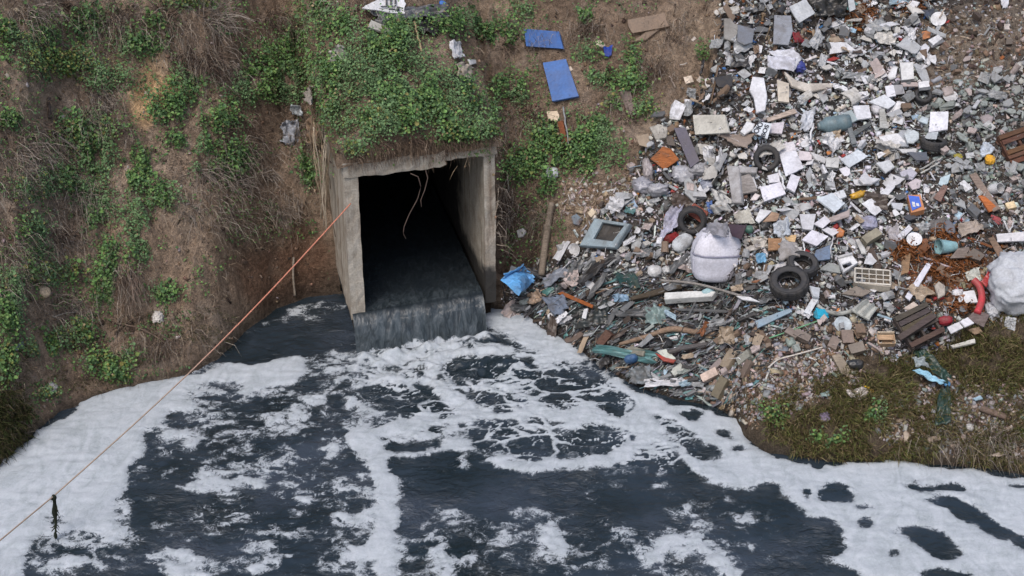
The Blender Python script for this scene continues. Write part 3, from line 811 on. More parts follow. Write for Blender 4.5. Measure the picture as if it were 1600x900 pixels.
def poly(name, label, cat, pts, color, mat=None, thick=.03, lift=.06, bev=.12, group=None, raise_=None):
    """flat piece with an outline of its own, edges chamfered"""
    P, n = plane_fit(pts, lift, raise_)
    c = P.mean(0); k = len(P); b = min(bev * thick * 4, .02)
    r = P - c; L = np.linalg.norm(r, axis=1)[:, None]
    top = c + r * (1 - b / np.maximum(L, .03)) ; V = np.concatenate([top, P - n * b * .6, P - n * thick])
    F = [tuple(range(k))[::-1], tuple(2 * k + i for i in range(k))]
    for i in range(k):
        j = (i + 1) % k
        F += [(i, j, k + j, k + i), (k + i, k + j, 2 * k + j, 2 * k + i)]
    return finish(name, V, F, mat or PLASTIC, color, label, cat, group)
def at(px, py, lift=0.0):
    p = hit(px, py)[0]; n = normal(p[0:1], p[1:2])[0]
    return p + n * lift, n
def basis(n, spin=0.0):
    n = np.asarray(n, float) / np.linalg.norm(n)
    a = np.cross(np.array([0, 1, 0.]), n) if abs(n[1]) < .9 else np.cross(np.array([1., 0, 0]), n)
    a /= np.linalg.norm(a); b = np.cross(n, a)
    c, s = math.cos(spin), math.sin(spin)
    return np.stack([a * c + b * s, -a * s + b * c, n], 1)      # columns
def mpp(p): return (p[1] * CT + (CAM_Z - p[2]) * ST) / FPX      # metres per photo pixel there
def stick(name, label, cat, pts_px, rad, color, mat=None, lift=.08, lifts=None, sides=7, group=None, bow=0., parent=None, square=False):
    q = np.array(pts_px, float)
    p = hit(q[:, 0], q[:, 1]); n = normal(p[:, 0], p[:, 1])
    l = np.full(len(q), lift) if lifts is None else np.array(lifts)
    p = p + n * l[:, None]
    # back onto the pixel's own line of sight, at the lifted depth
    d = raydir(q[:, 0], q[:, 1]); dep = p[:, 1] * CT + (CAM_Z - p[:, 2]) * ST
    p = d * dep[:, None]; p[:, 2] += CAM_Z
    if len(p) == 2 and not square:
        t = np.linspace(0, 1, 8)[:, None]; p = p[0] * (1 - t) + p[1] * t
        p = p + np.random.default_rng(len(ITEMS)).normal(0, .006, p.shape) + np.array([0, 0, 1]) * (np.sin(math.pi * t) * bow)
    elif len(p) > 2:
        tt = np.linspace(0, len(p) - 1, (len(p) - 1) * 6 + 1); i = np.clip(tt.astype(int), 0, len(p) - 2); f = tt - i
        pm = p[np.maximum(i - 1, 0)]; p0 = p[i]; p1 = p[i + 1]; p2 = p[np.minimum(i + 2, len(p) - 1)]
        f = f[:, None]
        p = .5 * ((2 * p0) + (-pm + p1) * f + (2 * pm - 5 * p0 + 4 * p1 - p2) * f * f + (-pm + 3 * p0 - 3 * p1 + p2) * f ** 3)
    V, F = tube_geo(p, rad if np.ndim(rad) == 0 else np.interp(np.linspace(0, 1, len(p)), np.linspace(0, 1, len(rad)), rad), sides)
    return finish(name, V, F, mat or WOOD, color, label, cat, group, parent, sides > 4)
def disc(name, label, cat, px, py, rpx, color, mat=None, depth=.25, tilt=(0, 0), lift=.05, group=None, sides=28):
    """a dish or lid: shallow turned shape with a rim"""
    p, n = at(px, py, lift); r = rpx * mpp(p)
    prof = [(0.001, .02 * r), (r * .62, .02 * r), (r * .72, .05 * r), (r * .93, depth * r), (r, depth * r + .01 * r), (r * 1.0, depth * r - .05 * r), (r * .74, -.05 * r), (r * .6, -.08 * r), (.001, -.08 * r)]
    V, F = lathe_geo(prof, sides)
    nn = n + np.array([tilt[0], tilt[1], 0]); B = basis(nn)
    return finish(name, V @ B.T + p, F, mat or PLASTIC, color, label, cat, group, None, True)
def lump(name, label, cat, px, py, rx, ry, color, mat=None, h=.6, lift=0.0, seed=1, crumple=.18, group=None, n_seg=(30, 20), spin=0., power=2.3, radial=0.0):
    """a stuffed or crumpled bag: rounded body pressed on the ground, with folds"""
    p, n = at(px, py); s = mpp(p)
    a, b = n_seg; th = np.arange(a) * 2 * math.pi / a; ph = np.linspace(0.02, math.pi - .02, b)
    TH, PH = np.meshgrid(th, ph)
    pw = lambda c: np.sign(c) * np.abs(c) ** (2 / power)
    X = pw(np.sin(PH)) * pw(np.cos(TH)); Y = pw(np.sin(PH)) * pw(np.sin(TH)); Z = pw(np.cos(PH))
    f = 1 + crumple * (np.abs(fbm(X * 2.6 + seed, Y * 2.6 + Z * 2.2, 3, seed)) * 1.6 - .5) + crumple * .5 * fbm(X * 7 + seed, Y * 7 - Z * 6, 2, seed + 3)
    rd = 1 - np.abs(fbm(X * 3.1 + seed * 2.1 + Z, Y * 3.1 + Z * 2.6, 3, seed + 11)) * 2.2
    f = f + radial * (np.sin(11 * TH + 2.5 * fbm(PH * 2, TH, 2, seed)) * np.sin(PH) + .7 * np.abs(np.sin(5 * TH + 4 * PH)) * (PH < 1.2))
    f = f + crumple * .55 * np.clip(rd, -.3, 1) ** 3
    V = np.stack([X * f, Y * f, Z * f], -1).reshape(-1, 3)
    nn = n * .55 + np.array([0, -.25, .6]); B = basis(nn, spin)
    r = np.array([rx * s, ry * s * 1.05, max(rx, ry) * s * h])
    V = (V * r) @ B.T + p + nn / np.linalg.norm(nn) * (r[2] * .55 + lift)
    F = []
    for i in range(b - 1):
        for k in range(a):
            F.append((i * a + k, (i + 1) * a + k, (i + 1) * a + (k + 1) % a, i * a + (k + 1) % a))
    F.append(tuple(range(a))); F.append(tuple((b - 1) * a + k for k in range(a))[::-1])
    return finish(name, V, F, mat or CLOTH, color, label, cat, group, None, True)
def brick(name, label, cat, px, py, dims_px, color, mat=None, spin=0., tilt=(0, 0), lift=.04, seed=3, group=None):
    """block with knocked corners, sizes in photo pixels"""
    p, n = at(px, py, lift); s = mpp(p)
    V, F = cbox(-.5, .5, -.5, .5, -.5, .5, .34, seed, .05)
    nn = n + np.array([tilt[0], tilt[1], 0])
    V = (V * np.array(dims_px) * s) @ basis(nn, spin).T + p
    return finish(name, V, F, mat or PLASTIC, color, label, cat, group)
def tyre(px, py, rpx, label, tilt, spin=0., lift=.12, width=.62, mat=RUBBER, color=(.045, .045, .048)):
    """car tyre: hollow carcass, tread ring with cut blocks, bead"""
    p, n = at(px, py, lift); r = rpx * mpp(p); w = r * width / 2
    t = tag(empty('tyre'), label, 'tyre', 'tyres thrown on the dump')
    t.location = p
    B = basis(n + np.array([tilt[0], tilt[1], tilt[2] if len(tilt) > 2 else 0]), spin)
    def put(nm, V, F, c, sm=True):
        o = add(nm, mesh_from(nm, V @ B.T, F, smooth=sm), mat, t, c); return o
    side = [(.90, .98), (.80, 1.04), (.70, .98), (.62, .86), (.58, .72), (.60, .66), (.70, .78), (.84, .80), (.90, .55)]
    outer = [(r * a, w * b) for a, b in side]
    prof = outer + [(a, -b) for a, b in outer[::-1]]
    prof = [(r * .90, w * .0)] + outer[::-1][:0] + prof
    V, F = lathe_geo([(r * .89, w * .9)] + [(r * a, w * b) for a, b in side] + [(r * a, -w * b) for a, b in side[::-1]] + [(r * .89, -w * .9)], 40, True)
    put('sidewall', V, F, color)
    # tread: ring of blocks with grooves
    V, F = lathe_geo([(r * .905, w * .97), (r * .97, w * .86), (r, w * .6), (r, w * .28), (r * .965, w * .25), (r * .965, w * .18), (r, w * .15), (r, -w * .15), (r * .965, -w * .18), (r * .965, -w * .25), (r, -w * .28), (r, -w * .6), (r * .97, -w * .86), (r * .905, -w * .97)], 56)
    k = np.arange(len(V)) % 56
    sh = np.where((k % 4 == 0) & (np.hypot(V[:, 0], V[:, 1]) > r * .95), .965, 1.0)
    V[:, :2] *= sh[:, None]
    put('tread', V, F, tuple(c * .8 for c in color), False)
    return t
# ---------------------------------------------------------------- rope across the water
def rope_thing():
    a = from_uv(.06, -.03); A = np.array([a[0], a[1], 0.]); d = raydir(548, 318); t = A[1] / d[1]; A = np.array([0, 0, CAM_Z]) + t * d
    m1 = np.array([0, 0, CAM_Z]) + raydir(85, 774) * (16.1 * CT + (CAM_Z - .62) * ST)
    e = water_pt(-190, 985, .95)
    ctrl = [A]
    for s in np.linspace(.1, 1, 10):
        q = A * (1 - s) + m1 * s; q = q + np.array([0, 0, -.16]) * math.sin(math.pi * s); ctrl.append(q)
    for s in (.35, .7, 1): ctrl.append(m1 * (1 - s) + e * s + np.array([0, 0, -.05]) * math.sin(math.pi * s))
    ctrl = np.array(ctrl); tt = np.linspace(0, len(ctrl) - 1, 160); i = np.minimum(tt.astype(int), len(ctrl) - 2); f = (tt - i)[:, None]
    P = ctrl[i] * (1 - f) + ctrl[i + 1] * f
    V, F = tube_geo(P, .0105, 6)
    w = sstep(40, 85, np.repeat(np.arange(160), 6)) 
    C = (1 - w)[:, None] * np.array([.60, .24, .16]) + w[:, None] * np.array([.40, .31, .24])
    o = add('rope', mesh_from('rope', V, F, C, True), ROPE)
    tag(o, 'long orange rope fading to tan stretched from the culvert across the foam', 'rope')
    # fluff of fibres on the rope
    # wet rag of debris hanging from it
    top = m1 + np.array([0, 0, .02]); bot = water_pt(86, 842, .02)
    k = 26; s = np.linspace(0, 1, k); g = np.random.default_rng(5)
    c = top * (1 - s[:, None]) + bot * s[:, None] + np.c_[.02 * fbm(s * 5, s * 0, 3, 3), .02 * fbm(s * 5, s * 0 + 4, 3, 5), np.zeros(k)]
    rad = np.interp(s, [0, .06, .12, .3, .42, .5, .62, .8, .95, 1], [.02, .038, .022, .036, .042, .028, .018, .016, .02, .01]) * (1 + .3 * fbm(s * 9, s * 0, 2, 8))
    V, F = tube_geo(c, rad, 9); V = V + .012 * np.stack([fbm(V[:, 2] * 14, V[:, 0] * 30, 2, 4), fbm(V[:, 2] * 14, V[:, 0] * 30, 2, 6), V[:, 0] * 0], -1)
    h = empty('hanging_weed', tuple(top)); tag(h, 'dark wet weed dangling from the tan end of the rope into the foam', 'debris')
    mb = MB(); mb.add(V - top, F, (.022, .026, .018)); add('strand', mb.mesh('strand', True, True), DRY, h)
    mb = MB()
    for q in range(12):
        s0 = g.uniform(0, .8); b0 = top * (1 - s0) + bot * s0 - top; e0 = b0 + np.array([g.uniform(-.08, .08), g.uniform(-.05, .05), -g.uniform(.05, .18)])
        V, F = tube_geo(np.array([b0, (b0 + e0) / 2 + g.normal(0, .015, 3), e0]), [.009, .007, .003], 4); mb.add(V, F, (.03, .034, .02))
    add('fibre', mb.mesh('fibre', True, True), DRY, h)
rope_thing()
# roots hanging in the mouth
def root(pts, label):
    P = []
    for u, v, z in pts:
        x, y = from_uv(u, v); P.append((x, y, z))
    P = np.array(P); tt = np.linspace(0, len(P) - 1, 30); i = np.minimum(tt.astype(int), len(P) - 2); f = (tt - i)[:, None]
    V, F = tube_geo(P[i] * (1 - f) + P[i + 1] * f, np.linspace(.009, .005, 30), 5)
    mb = MB(); mb.add(V, F, (.13, .095, .08)); o = add('hanging_root', mb.mesh('hanging_root', True, True), DRY)
    tag(o, label, 'root')
root([(1.08, -.07, 2.99), (1.20, -.10, 2.93), (1.24, -.1, 2.75), (1.18, -.1, 2.55), (1.03, -.1, 2.3), (.94, -.1, 2.1), (.92, -.1, 1.98), (.96, -.1, 1.88)], 'longer thin root curling down in the culvert mouth')
root([(1.33, -.06, 3.02), (1.36, -.09, 2.88), (1.30, -.1, 2.68), (1.23, -.1, 2.52), (1.24, -.1, 2.4)], 'shorter thin root looping down in the culvert mouth')

# ---------------------------------------------------------------- things on the banks
BB = 'blue foam boards on the bank'
board('foam_board', 'blue rectangular board lying crosswise, upper one of two on the bank', 'board', [(819, 45), (873, 49), (880, 76), (822, 72)], srgb(66, 104, 166), lift=.12, thick=.05, group=BB)
board('foam_board', 'blue rectangular board tilted steeply, lower one of two on the bank', 'board', [(848, 98), (884, 92), (904, 150), (863, 158)], srgb(70, 110, 172), lift=.14, thick=.05, group=BB)
cloth('cloth_scrap', 'small crumpled blue scrap beside a cream chip above the blue boards', 'cloth', [(943, 72), (957, 72), (955, 88), (945, 88)], srgb(50, 80, 170))
poly('foam_chip', 'cream foam chip lying next to the small blue scrap', 'chip', [(930, 63), (938, 62), (946, 70), (940, 74), (931, 69)], srgb(209, 195, 176))
poly('card_scrap', 'cream scrap of card below the tilted blue board', 'card', [(853, 174), (870, 173), (873, 180), (872, 190), (857, 188)], srgb(225, 205, 180), CLEAN)
board('brown_plank', 'short red brown plank standing below the tilted blue board', 'plank', [(871, 190), (879, 188), (887, 222), (879, 225)], srgb(130, 80, 55), WOOD, lift=.12)
stick('grey_pole', 'thin grey pole leaning beside the short red brown plank', 'pole', [(880, 168), (889, 226)], .014, GREY, PLASTIC, .16)
cloth('white_rag', 'white ribbed rag hanging among weeds right of the mound', 'rag', [(703, 64), (718, 67), (724, 92), (709, 90)], WHITE, folds=.05, lift=.1)
poly('white_scrap', 'tiny white scrap just below the white ribbed rag', 'scrap', [(732, 92), (744, 93), (745, 99), (736, 101)], WHITE)
cloth('cream_paper', 'torn cream paper crumpled above the dark rag', 'paper', [(714, 98), (736, 104), (738, 124), (716, 118)], srgb(205, 190, 170), folds=.07)
cloth('dark_rag', 'dark blue grey rag spread beside the culvert mound', 'rag', [(703, 116), (738, 124), (737, 138), (706, 132)], srgb(58, 62, 68))
def torn_panel():
    t = tag(empty('torn_sheet'), 'large torn white panel with dark lettering lying above the mound', 'board')
    P, n = plane_fit([(564, 14), (606, -6), (632, -4), (634, 20)], .16)
    V, F = sheet_geo(P, n, .03, .05, 12, .06, 77); add('sheet', mesh_from('sheet', V, F), CLEAN, t, WHITE)
    ex = (P[2] - P[3]); 
    mb = MB()
    for (a, b, w, h) in ((604, 4, 3, 9), (611, 3, 3, 9), (618, 2, 3, 9), (600, 10, 10, 2), (612, 11, 12, 2), (608, -2, 10, 2), (622, 12, 5, 4)):
        q = raydir(np.array([a - w / 2, a + w / 2, a + w / 2, a - w / 2]), np.array([b - h / 2, b - h / 2, b + h / 2, b + h / 2])); o = np.array([0, 0, CAM_Z]); c = P.mean(0) + n * .035
        tt = ((c - o) @ n) / (q @ n); mb.add(o + tt[:, None] * q, [(0, 3, 2, 1)], (1, 1, 1)); 
        mb.add(o + tt[:, None] * q - n * .05, [(0, 1, 2, 3)], (1, 1, 1))
    add('lettering', mb.mesh('lettering'), CLEAN, t, (.05, .055, .065))
torn_panel()
cloth('grey_tarp', 'long dark grey tarpaulin draped over the bank behind the mound', 'tarpaulin', [(576, 20), (694, 10), (704, 26), (604, 38)], srgb(92, 94, 98), FILM, folds=.14, res=26, lift=.12)
cloth('tarp_flap', 'black tarpaulin flap hanging under the long grey tarpaulin', 'tarpaulin', [(654, 30), (690, 26), (682, 56), (656, 52)], srgb(46, 46, 46), FILM, folds=.1)
board('grey_board', 'pale grey board lying at the upper tip of the mound', 'board', [(580, 31), (620, 47), (613, 55), (575, 42)], srgb(178, 176, 168), lift=.12, thick=.04)
lump('blue_can', 'small bright blue can at the end of the long grey tarpaulin', 'can', 691, 7, 6, 5, srgb(50, 110, 190), PLASTIC, crumple=.05)
stick('cane', 'pale cane leaning from the grey tarpaulin onto the mound', 'cane', [(647, 33), (659, 80)], .016, srgb(190, 165, 130), lift=.2)
cloth('pale_bag', 'pale grey plastic bag caught in weeds left of the mound', 'bag', [(510, 82), (536, 72), (545, 86), (516, 100)], srgb(180, 175, 168), FILM, folds=.12, lift=.1)
cloth('cloth_strip', 'narrow grey cloth strip hanging left of the mound', 'cloth', [(479, 132), (489, 134), (486, 162), (477, 160)], srgb(165, 158, 150))
cloth('torn_bag', 'torn grey plastic bag hanging on the bank left of the culvert', 'bag', [(434, 196), (466, 184), (473, 232), (444, 228)], srgb(160, 164, 172), FILM, folds=.13, rag=.2, res=20)
cloth('bag_scrap', 'pale bluish plastic scrap above the torn grey plastic bag', 'scrap', [(452, 164), (470, 166), (472, 182), (455, 178)], srgb(170, 178, 182), FILM, folds=.08)
cloth('old_sack', 'brown rotten sack hanging beside the reeds at the culvert wall', 'sack', [(482, 182), (494, 184), (496, 228), (480, 226)], srgb(140, 118, 98), folds=.09)
poly('mossy_slab', 'grey brown stone slab leaning below the bare soil patch', 'slab', [(968, 141), (984, 139), (991, 158), (995, 178), (982, 180), (974, 160)], srgb(118, 102, 95), STONE if False else PLASTIC, .06)
poly('earth_slab', 'flat brown slab edge jutting from the bare soil', 'slab', [(986, 66), (1028, 36), (1036, 42), (1010, 62)], srgb(128, 108, 90), PLASTIC, .07)
lump('white_bag', 'small white bag among weeds beside the culvert', 'bag', 863, 272, 10, 9, srgb(199, 204, 204), FILM, crumple=.25, seed=8)
poly('white_chip', 'white broken cup shard stuck in the dark earth beside the culvert', 'shard', [(807, 360), (817, 356), (822, 362), (816, 370), (809, 371)], WHITE)
stick('wooden_post', 'split weathered post standing upright between the culvert and the dump', 'post', [(862, 316), (853, 372), (846, 430)], [.055, .07, .06], srgb(135, 122, 108), lift=.18, sides=6)
poly('tin_scrap', 'blue grey tin scrap above the grey screen frame', 'scrap', [(892, 338), (900, 334), (909, 342), (904, 352), (895, 350)], srgb(120, 132, 142), RUST)
brick('cream_block', 'small cream block lying above the grey screen frame', 'block', 928, 334, (11, 11, 6), srgb(225, 208, 182), spin=.1)
poly('pale_slab', 'pale concrete slab lying above the pile of grey bags', 'slab', [(1014, 198), (1030, 193), (1044, 199), (1041, 214), (1024, 217)], srgb(168, 164, 156), PLASTIC, .07)

# ---------------------------------------------------------------- light blue crate, screen frame, bags
def crumpled_crate():
    t = tag(empty('blue_crate'), 'crushed light blue plastic container beside the culvert mouth', 'container')
    P, n = plane_fit([(785, 434), (812, 424), (832, 441), (812, 458)], .12)
    V, F = sheet_geo(P, n, .05, .04, 8, .05, 31, .05, .10); add('bottom', mesh_from('bottom', V, F, smooth=False), PLASTIC, t, srgb(100, 165, 220))
    Q = [P[0], P[1], P[1] + n * .12 + np.array([.03, 0, .02]), P[0] + n * .10]; nn = np.cross(Q[1] - Q[0], Q[3] - Q[0]); nn /= np.linalg.norm(nn)
    V, F = sheet_geo(np.array(Q), nn, .02, .05, 7, .10, 32, .04); add('side', mesh_from('side', V, F), PLASTIC, t, srgb(110, 175, 228))
    Q = [P[1], P[2], P[2] + n * .10, P[1] + n * .13]; nn = np.cross(Q[1] - Q[0], Q[3] - Q[0]); nn /= np.linalg.norm(nn)
    V, F = sheet_geo(np.array(Q), nn, .02, .05, 7, .14, 33, .04); add('side', mesh_from('side', V, F), PLASTIC, t, srgb(115, 180, 232))
crumpled_crate()
def frame_thing(label, quad, hole, color, lift=.1, thick=.06, cat='frame', name='screen_frame', mat=None):
    t = tag(empty(name), label, cat)
    P, n = plane_fit(quad, lift); q = np.array(hole, float); o = np.array([0, 0, CAM_Z]); d = raydir(q[:, 0], q[:, 1]); tt = ((P.mean(0) - o) @ n) / (d @ n); H = o + tt[:, None] * d
    V = np.concatenate([P, H, P - n * thick, H - n * thick * .6, H + n * .012 + (P - H) * .12, P + (H - P) * .1 + n * .02]); F = []
    for i in range(4):
        j = (i + 1) % 4
        F += [(i, j, 20 + j, 20 + i), (20 + i, 20 + j, 16 + j, 16 + i), (16 + i, 16 + j, 4 + j, 4 + i), (4 + i, 4 + j, 12 + j, 12 + i), (i, 8 + i, 8 + j, j), (8 + i, 12 + i, 12 + j, 8 + j)]
    add('bezel', mesh_from('bezel', V, F), mat or PLASTIC, t, color)
    return t, P, H, n
t, P, H, n = frame_thing('broken blue grey screen frame with an empty opening', [(929, 341), (985, 350), (961, 388), (905, 384)], [(941, 348), (975, 353), (957, 377), (927, 373)], srgb(140, 155, 162), .16, .09)
V, F = sheet_geo(H - n * .075, n, .01, .03, 6, 0, 4); add('back_plate', mesh_from('back_plate', V, F), PLASTIC, t, srgb(52, 50, 48))
disc('white_dish', 'dented white dish below the blue grey screen frame', 'dish', 901, 392, 11, WHITE, tilt=(0, -.35), depth=.35)
def bulk_bag():
    t = tag(empty('bulk_bag'), 'full white woven bulk bag with a drawn flap standing on the dump', 'bag')
    p, n = at(1120, 437); s = mpp(p)
    up = np.array([0, .12, 1.0]); up /= np.linalg.norm(up); ex = np.array([1, 0, 0.]); ey = np.cross(up, ex)
    a, b = 48, 30; th = np.arange(a) * 2 * math.pi / a; hh = np.linspace(0, 1, b); TH, HH = np.meshgrid(th, hh)
    pw = lambda c, k: np.sign(c) * np.abs(c) ** k
    w = np.interp(HH, [0, .04, .15, .45, .65, .82, .93, 1.0], [.60, .84, .94, 1.0, .93, .76, .58, .05])
    f = 1 + .025 * fbm(np.cos(TH) * 2, HH * 3 + np.sin(TH) * 2, 3, 3) + .012 * fbm(np.cos(TH) * 7, HH * 9 + np.sin(TH) * 7, 2, 5)
    rx = 41 * s; ry = 34 * s; H_ = .86
    X = w * f * rx * pw(np.cos(TH), .72); Y = w * f * ry * pw(np.sin(TH), .72); Z = HH * H_ * (1 + .03 * fbm(np.cos(TH) * 2, np.sin(TH) * 2, 2, 9))
    V = (X[..., None] * ex + Y[..., None] * ey + Z[..., None] * up).reshape(-1, 3) + p - up * .03 + np.array([0, .12, 0])
    F = [(i * a + k, i * a + (k + 1) % a, (i + 1) * a + (k + 1) % a, (i + 1) * a + k) for i in range(b - 1) for k in range(a)] + [tuple((b - 1) * a + k for k in range(a))]
    add('bag_body', mesh_from('bag_body', V, F, smooth=True), BAGCLOTH, t, (.62, .62, .69))
    # drawn flap over the upper front, hem and lifting loops
    front = V.reshape(b, a, 3); c = p + np.array([0, .12, 0])
    sel = front[16:27, 26:47]; nrm = sel - (c + up * .45); nrm /= np.linalg.norm(nrm, axis=-1, keepdims=True)
    G = sel + nrm * .012; r_, c_ = G.shape[:2]; I = np.arange(r_ * c_).reshape(r_, c_)
    Fq = [(I[i, j], I[i, j + 1], I[i + 1, j + 1], I[i + 1, j]) for i in range(r_ - 1) for j in range(c_ - 1)]
    Vv = np.concatenate([G.reshape(-1, 3), (G - nrm * .03).reshape(-1, 3)]); k = r_ * c_; rim = list(I[0]) + list(I[1:, -1]) + list(I[-1, -2::-1]) + list(I[-2:0:-1, 0])
    Fq += [(x, k + x, k + y, y) for x, y in zip(rim, rim[1:] + rim[:1])]
    add('flap', mesh_from('flap', Vv, Fq, smooth=True), BAGCLOTH, t, (.68, .67, .73))
    V2, F2 = tube_geo(G[0] + nrm[0] * .004, .011, 6); add('hem', mesh_from('hem', V2, F2, smooth=True), BAGCLOTH, t, (.25, .25, .33))
    for (k1, k2) in ((30, 43),):
        A0 = front[25, k1] ; B0 = front[25, k2]; tt = np.linspace(0, 1, 22)[:, None]; arc = A0 * (1 - tt) + B0 * tt + up * .17 * np.sin(math.pi * tt) + np.array([0, .12, 0]) * np.sin(math.pi * tt)
        V3, F3 = tube_geo(arc, .018, 8); add('lifting_loop', mesh_from('lifting_loop', V3, F3, smooth=True), BAGCLOTH, t, (.45, .46, .50))
    for kk in (27, 46):
        V4, F4 = tube_geo(front[5:27, kk] + (front[5:27, kk] - c - up * .45) * .012, .010, 6); add('seam', mesh_from('seam', V4, F4, smooth=True), BAGCLOTH, t, (.55, .55, .62))
bulk_bag()
cloth('bag_lining', 'grey crumpled lining standing behind the bulk bag', 'cloth', [(1098, 362), (1114, 346), (1140, 350), (1142, 372)], srgb(150, 150, 158), FILM, folds=.08, lift=.42)
board('dark_sheet', 'dark maroon panel leaning behind the bulk bag', 'board', [(1138, 350), (1166, 352), (1158, 374), (1143, 368)], srgb(70, 56, 66), lift=.28)
def big_sack():
    o = lump('round_sack', 'huge swollen grey white sack beside the grass bank', 'sack', 1602, 452, 60, 50, (.47, .49, .52), BAGCLOTH, .62, -.06, 12, .13, n_seg=(64, 40), power=2.5, radial=.035)
big_sack()
cloth('striped_cloth', 'blue and white striped cloth bundle behind the upright tyre', 'cloth', [(1046, 326), (1070, 322), (1060, 356), (1030, 376)], srgb(178, 178, 196), folds=.14, res=20, lift=.1)
lump('red_rag', 'dark red rag squeezed under the upright tyre', 'rag', 1050, 375, 13, 7, srgb(125, 35, 40), crumple=.3, seed=4)
lump('dirty_pillow', 'white and pale blue pillow lying below the upright tyre', 'pillow', 1066, 385, 19, 12, srgb(186, 190, 193), CLOTH, .45, .05, 6, .08, spin=.7)
board('red_brown_board', 'red brown square board standing behind the upright tyre', 'board', [(1072, 332), (1084, 316), (1107, 332), (1098, 350)], srgb(140, 82, 70), WOOD, lift=.12)
lump('tied_bag', 'small tied white bag lying left of the bulk bag', 'bag', 1023, 426, 11, 10, srgb(199, 199, 199), FILM, .7, 0, 21, .15)
lump('bag_knot', 'loose white film knot beside the small tied white bag', 'film', 1042, 423, 8, 6, srgb(190, 190, 190), FILM, .6, 0, 22, .4)
for i, (px, py, rx, ry, c, ph) in enumerate([(1004, 292, 15, 14, (150, 150, 158), 'bulging grey plastic bag at the outer corner of the dump'), (1028, 300, 18, 9, (160, 160, 166), 'flat grey plastic bag under the white lid at the dump edge'),
                                       (1066, 276, 16, 14, (165, 165, 170), 'crumpled grey plastic bag below the orange brown board'), (1092, 268, 16, 10, (152, 152, 156), 'grey plastic bag below the long dark purple board'),
                                       (1012, 268, 8, 18, (168, 160, 160), 'pinkish grey bag hanging at the corner of the dump'), (1106, 290, 11, 11, (140, 145, 160), 'blue grey plastic bag beside the grey gutter piece')]):
    lump('plastic_bag', ph, 'bag', px, py, rx, ry, srgb(*c), FILM, .6, 0, 40 + i, .3, 'grey plastic bags by the dump edge')
cloth('teal_rag', 'dark teal net rag above the blue grey bag at the shore', 'rag', [(962, 424), (1000, 428), (1000, 452), (972, 450)], srgb(48, 78, 78), folds=.12)
cloth('grey_sack', 'blue grey woven sack lying near the shore below the brown plank', 'sack', [(848, 466), (884, 462), (890, 484), (868, 496)], srgb(112, 122, 138), folds=.09, lift=.1)
poly('brown_batten', 'orange brown slat lying above the blue grey woven sack', 'slat', [(870, 458), (878, 455), (926, 476), (924, 481)], srgb(150, 88, 50), WOOD, .03, .16)
cloth('black_tarp', 'black green sheet sagging above the water edge', 'sheet', [(896, 488), (948, 470), (952, 505), (900, 515)], srgb(46, 52, 52), FILM, folds=.12, res=20)
board('white_strip', 'white strip standing on the black green sheet', 'strip', [(913, 483), (919, 482), (915, 498), (909, 497)], WHITE, lift=.16)
cloth('blue_jug_rag', 'pale blue plastic rag on the wet heap below the tied white bag', 'rag', [(956, 462), (982, 455), (982, 470), (962, 472)], srgb(130, 160, 185), FILM, folds=.07)
lump('label_bottle', 'small white bottle with dark print at the shore', 'bottle', 863, 497, 6, 5, WHITE, PLASTIC, .9, .03, 7, .04)
poly('brown_stone', 'large wet brown stone at the shore below the black green sheet', 'stone', [(880, 530), (906, 518), (912, 522), (900, 532), (884, 536)], srgb(115, 98, 90), PLASTIC, .07)
brick('brown_carton', 'brown carton block on the wet heap near the shore', 'carton', 952, 533, (26, 14, 16), srgb(98, 74, 64), WOOD, .25, (0, -.3), .1)
cloth('tan_bag', 'tan plastic bag lying between the blue crate and the grey sack', 'bag', [(826, 460), (848, 456), (850, 474), (828, 476)], srgb(165, 142, 122), FILM, folds=.12)
cloth('pink_paper', 'pinkish white torn paper heap above the brown slat', 'paper', [(884, 428), (906, 422), (910, 446), (880, 452)], srgb(190, 176, 172), folds=.12)
cloth('grey_net', 'long grey net rag stretched along the foot of the post', 'net', [(846, 438), (884, 416), (890, 428), (850, 452)], srgb(125, 130, 140), FILM, folds=.1)
poly('white_card', 'crumpled white card beside the pinkish torn paper', 'card', [(912, 436), (926, 440), (930, 446), (922, 452), (914, 446)], WHITE)
cloth('sea_green_film', 'sea green wrinkled film in the wet heap below the white beam', 'film', [(1010, 478), (1046, 482), (1040, 508), (1008, 506)], srgb(128, 148, 146), FILM, folds=.13, res=20)
poly('white_beam', 'long white foam beam lying in front of the bulk bag', 'beam', [(1038, 457), (1082, 454), (1118, 455), (1112, 463), (1060, 466), (1038, 468)], srgb(206, 206, 202), CLEAN, .12, .2)
lump('turquoise_jug', 'pale turquoise jug at the end of the long white foam beam', 'jug', 1108, 467, 11, 7, srgb(150, 180, 184), PLASTIC, .8, .1, 5, .06)
stick('long_pole', 'long thin grey pole lying in front of the bulk bag', 'pole', [(1032, 438), (1090, 444), (1160, 463)], .022, srgb(150, 145, 140), lift=.28)
board('white_end_board', 'white bent board at the tip of the long thin grey pole', 'board', [(1150, 462), (1172, 464), (1188, 472), (1160, 468)], WHITE, lift=.2)
poly('dark_beam', 'dark slanting beam in the wet heap left of the white beam', 'beam', [(984, 464), (1030, 450), (1064, 444), (1066, 450), (1020, 462), (986, 469)], srgb(72, 64, 54), WOOD, .06, .16)
stick('crooked_timber', 'long crooked timber lying low across the wet heap', 'timber', [(968, 538), (1010, 526), (1050, 514), (1092, 520), (1134, 523)], [.03, .04, .05, .045, .035], srgb(140, 118, 100), lift=.18)
poly('grey_plank', 'grey plank below the long crooked timber', 'plank', [(1042, 548), (1062, 540), (1104, 534), (1105, 538), (1064, 546), (1046, 551)], srgb(95, 92, 92), WOOD, .03, .14)
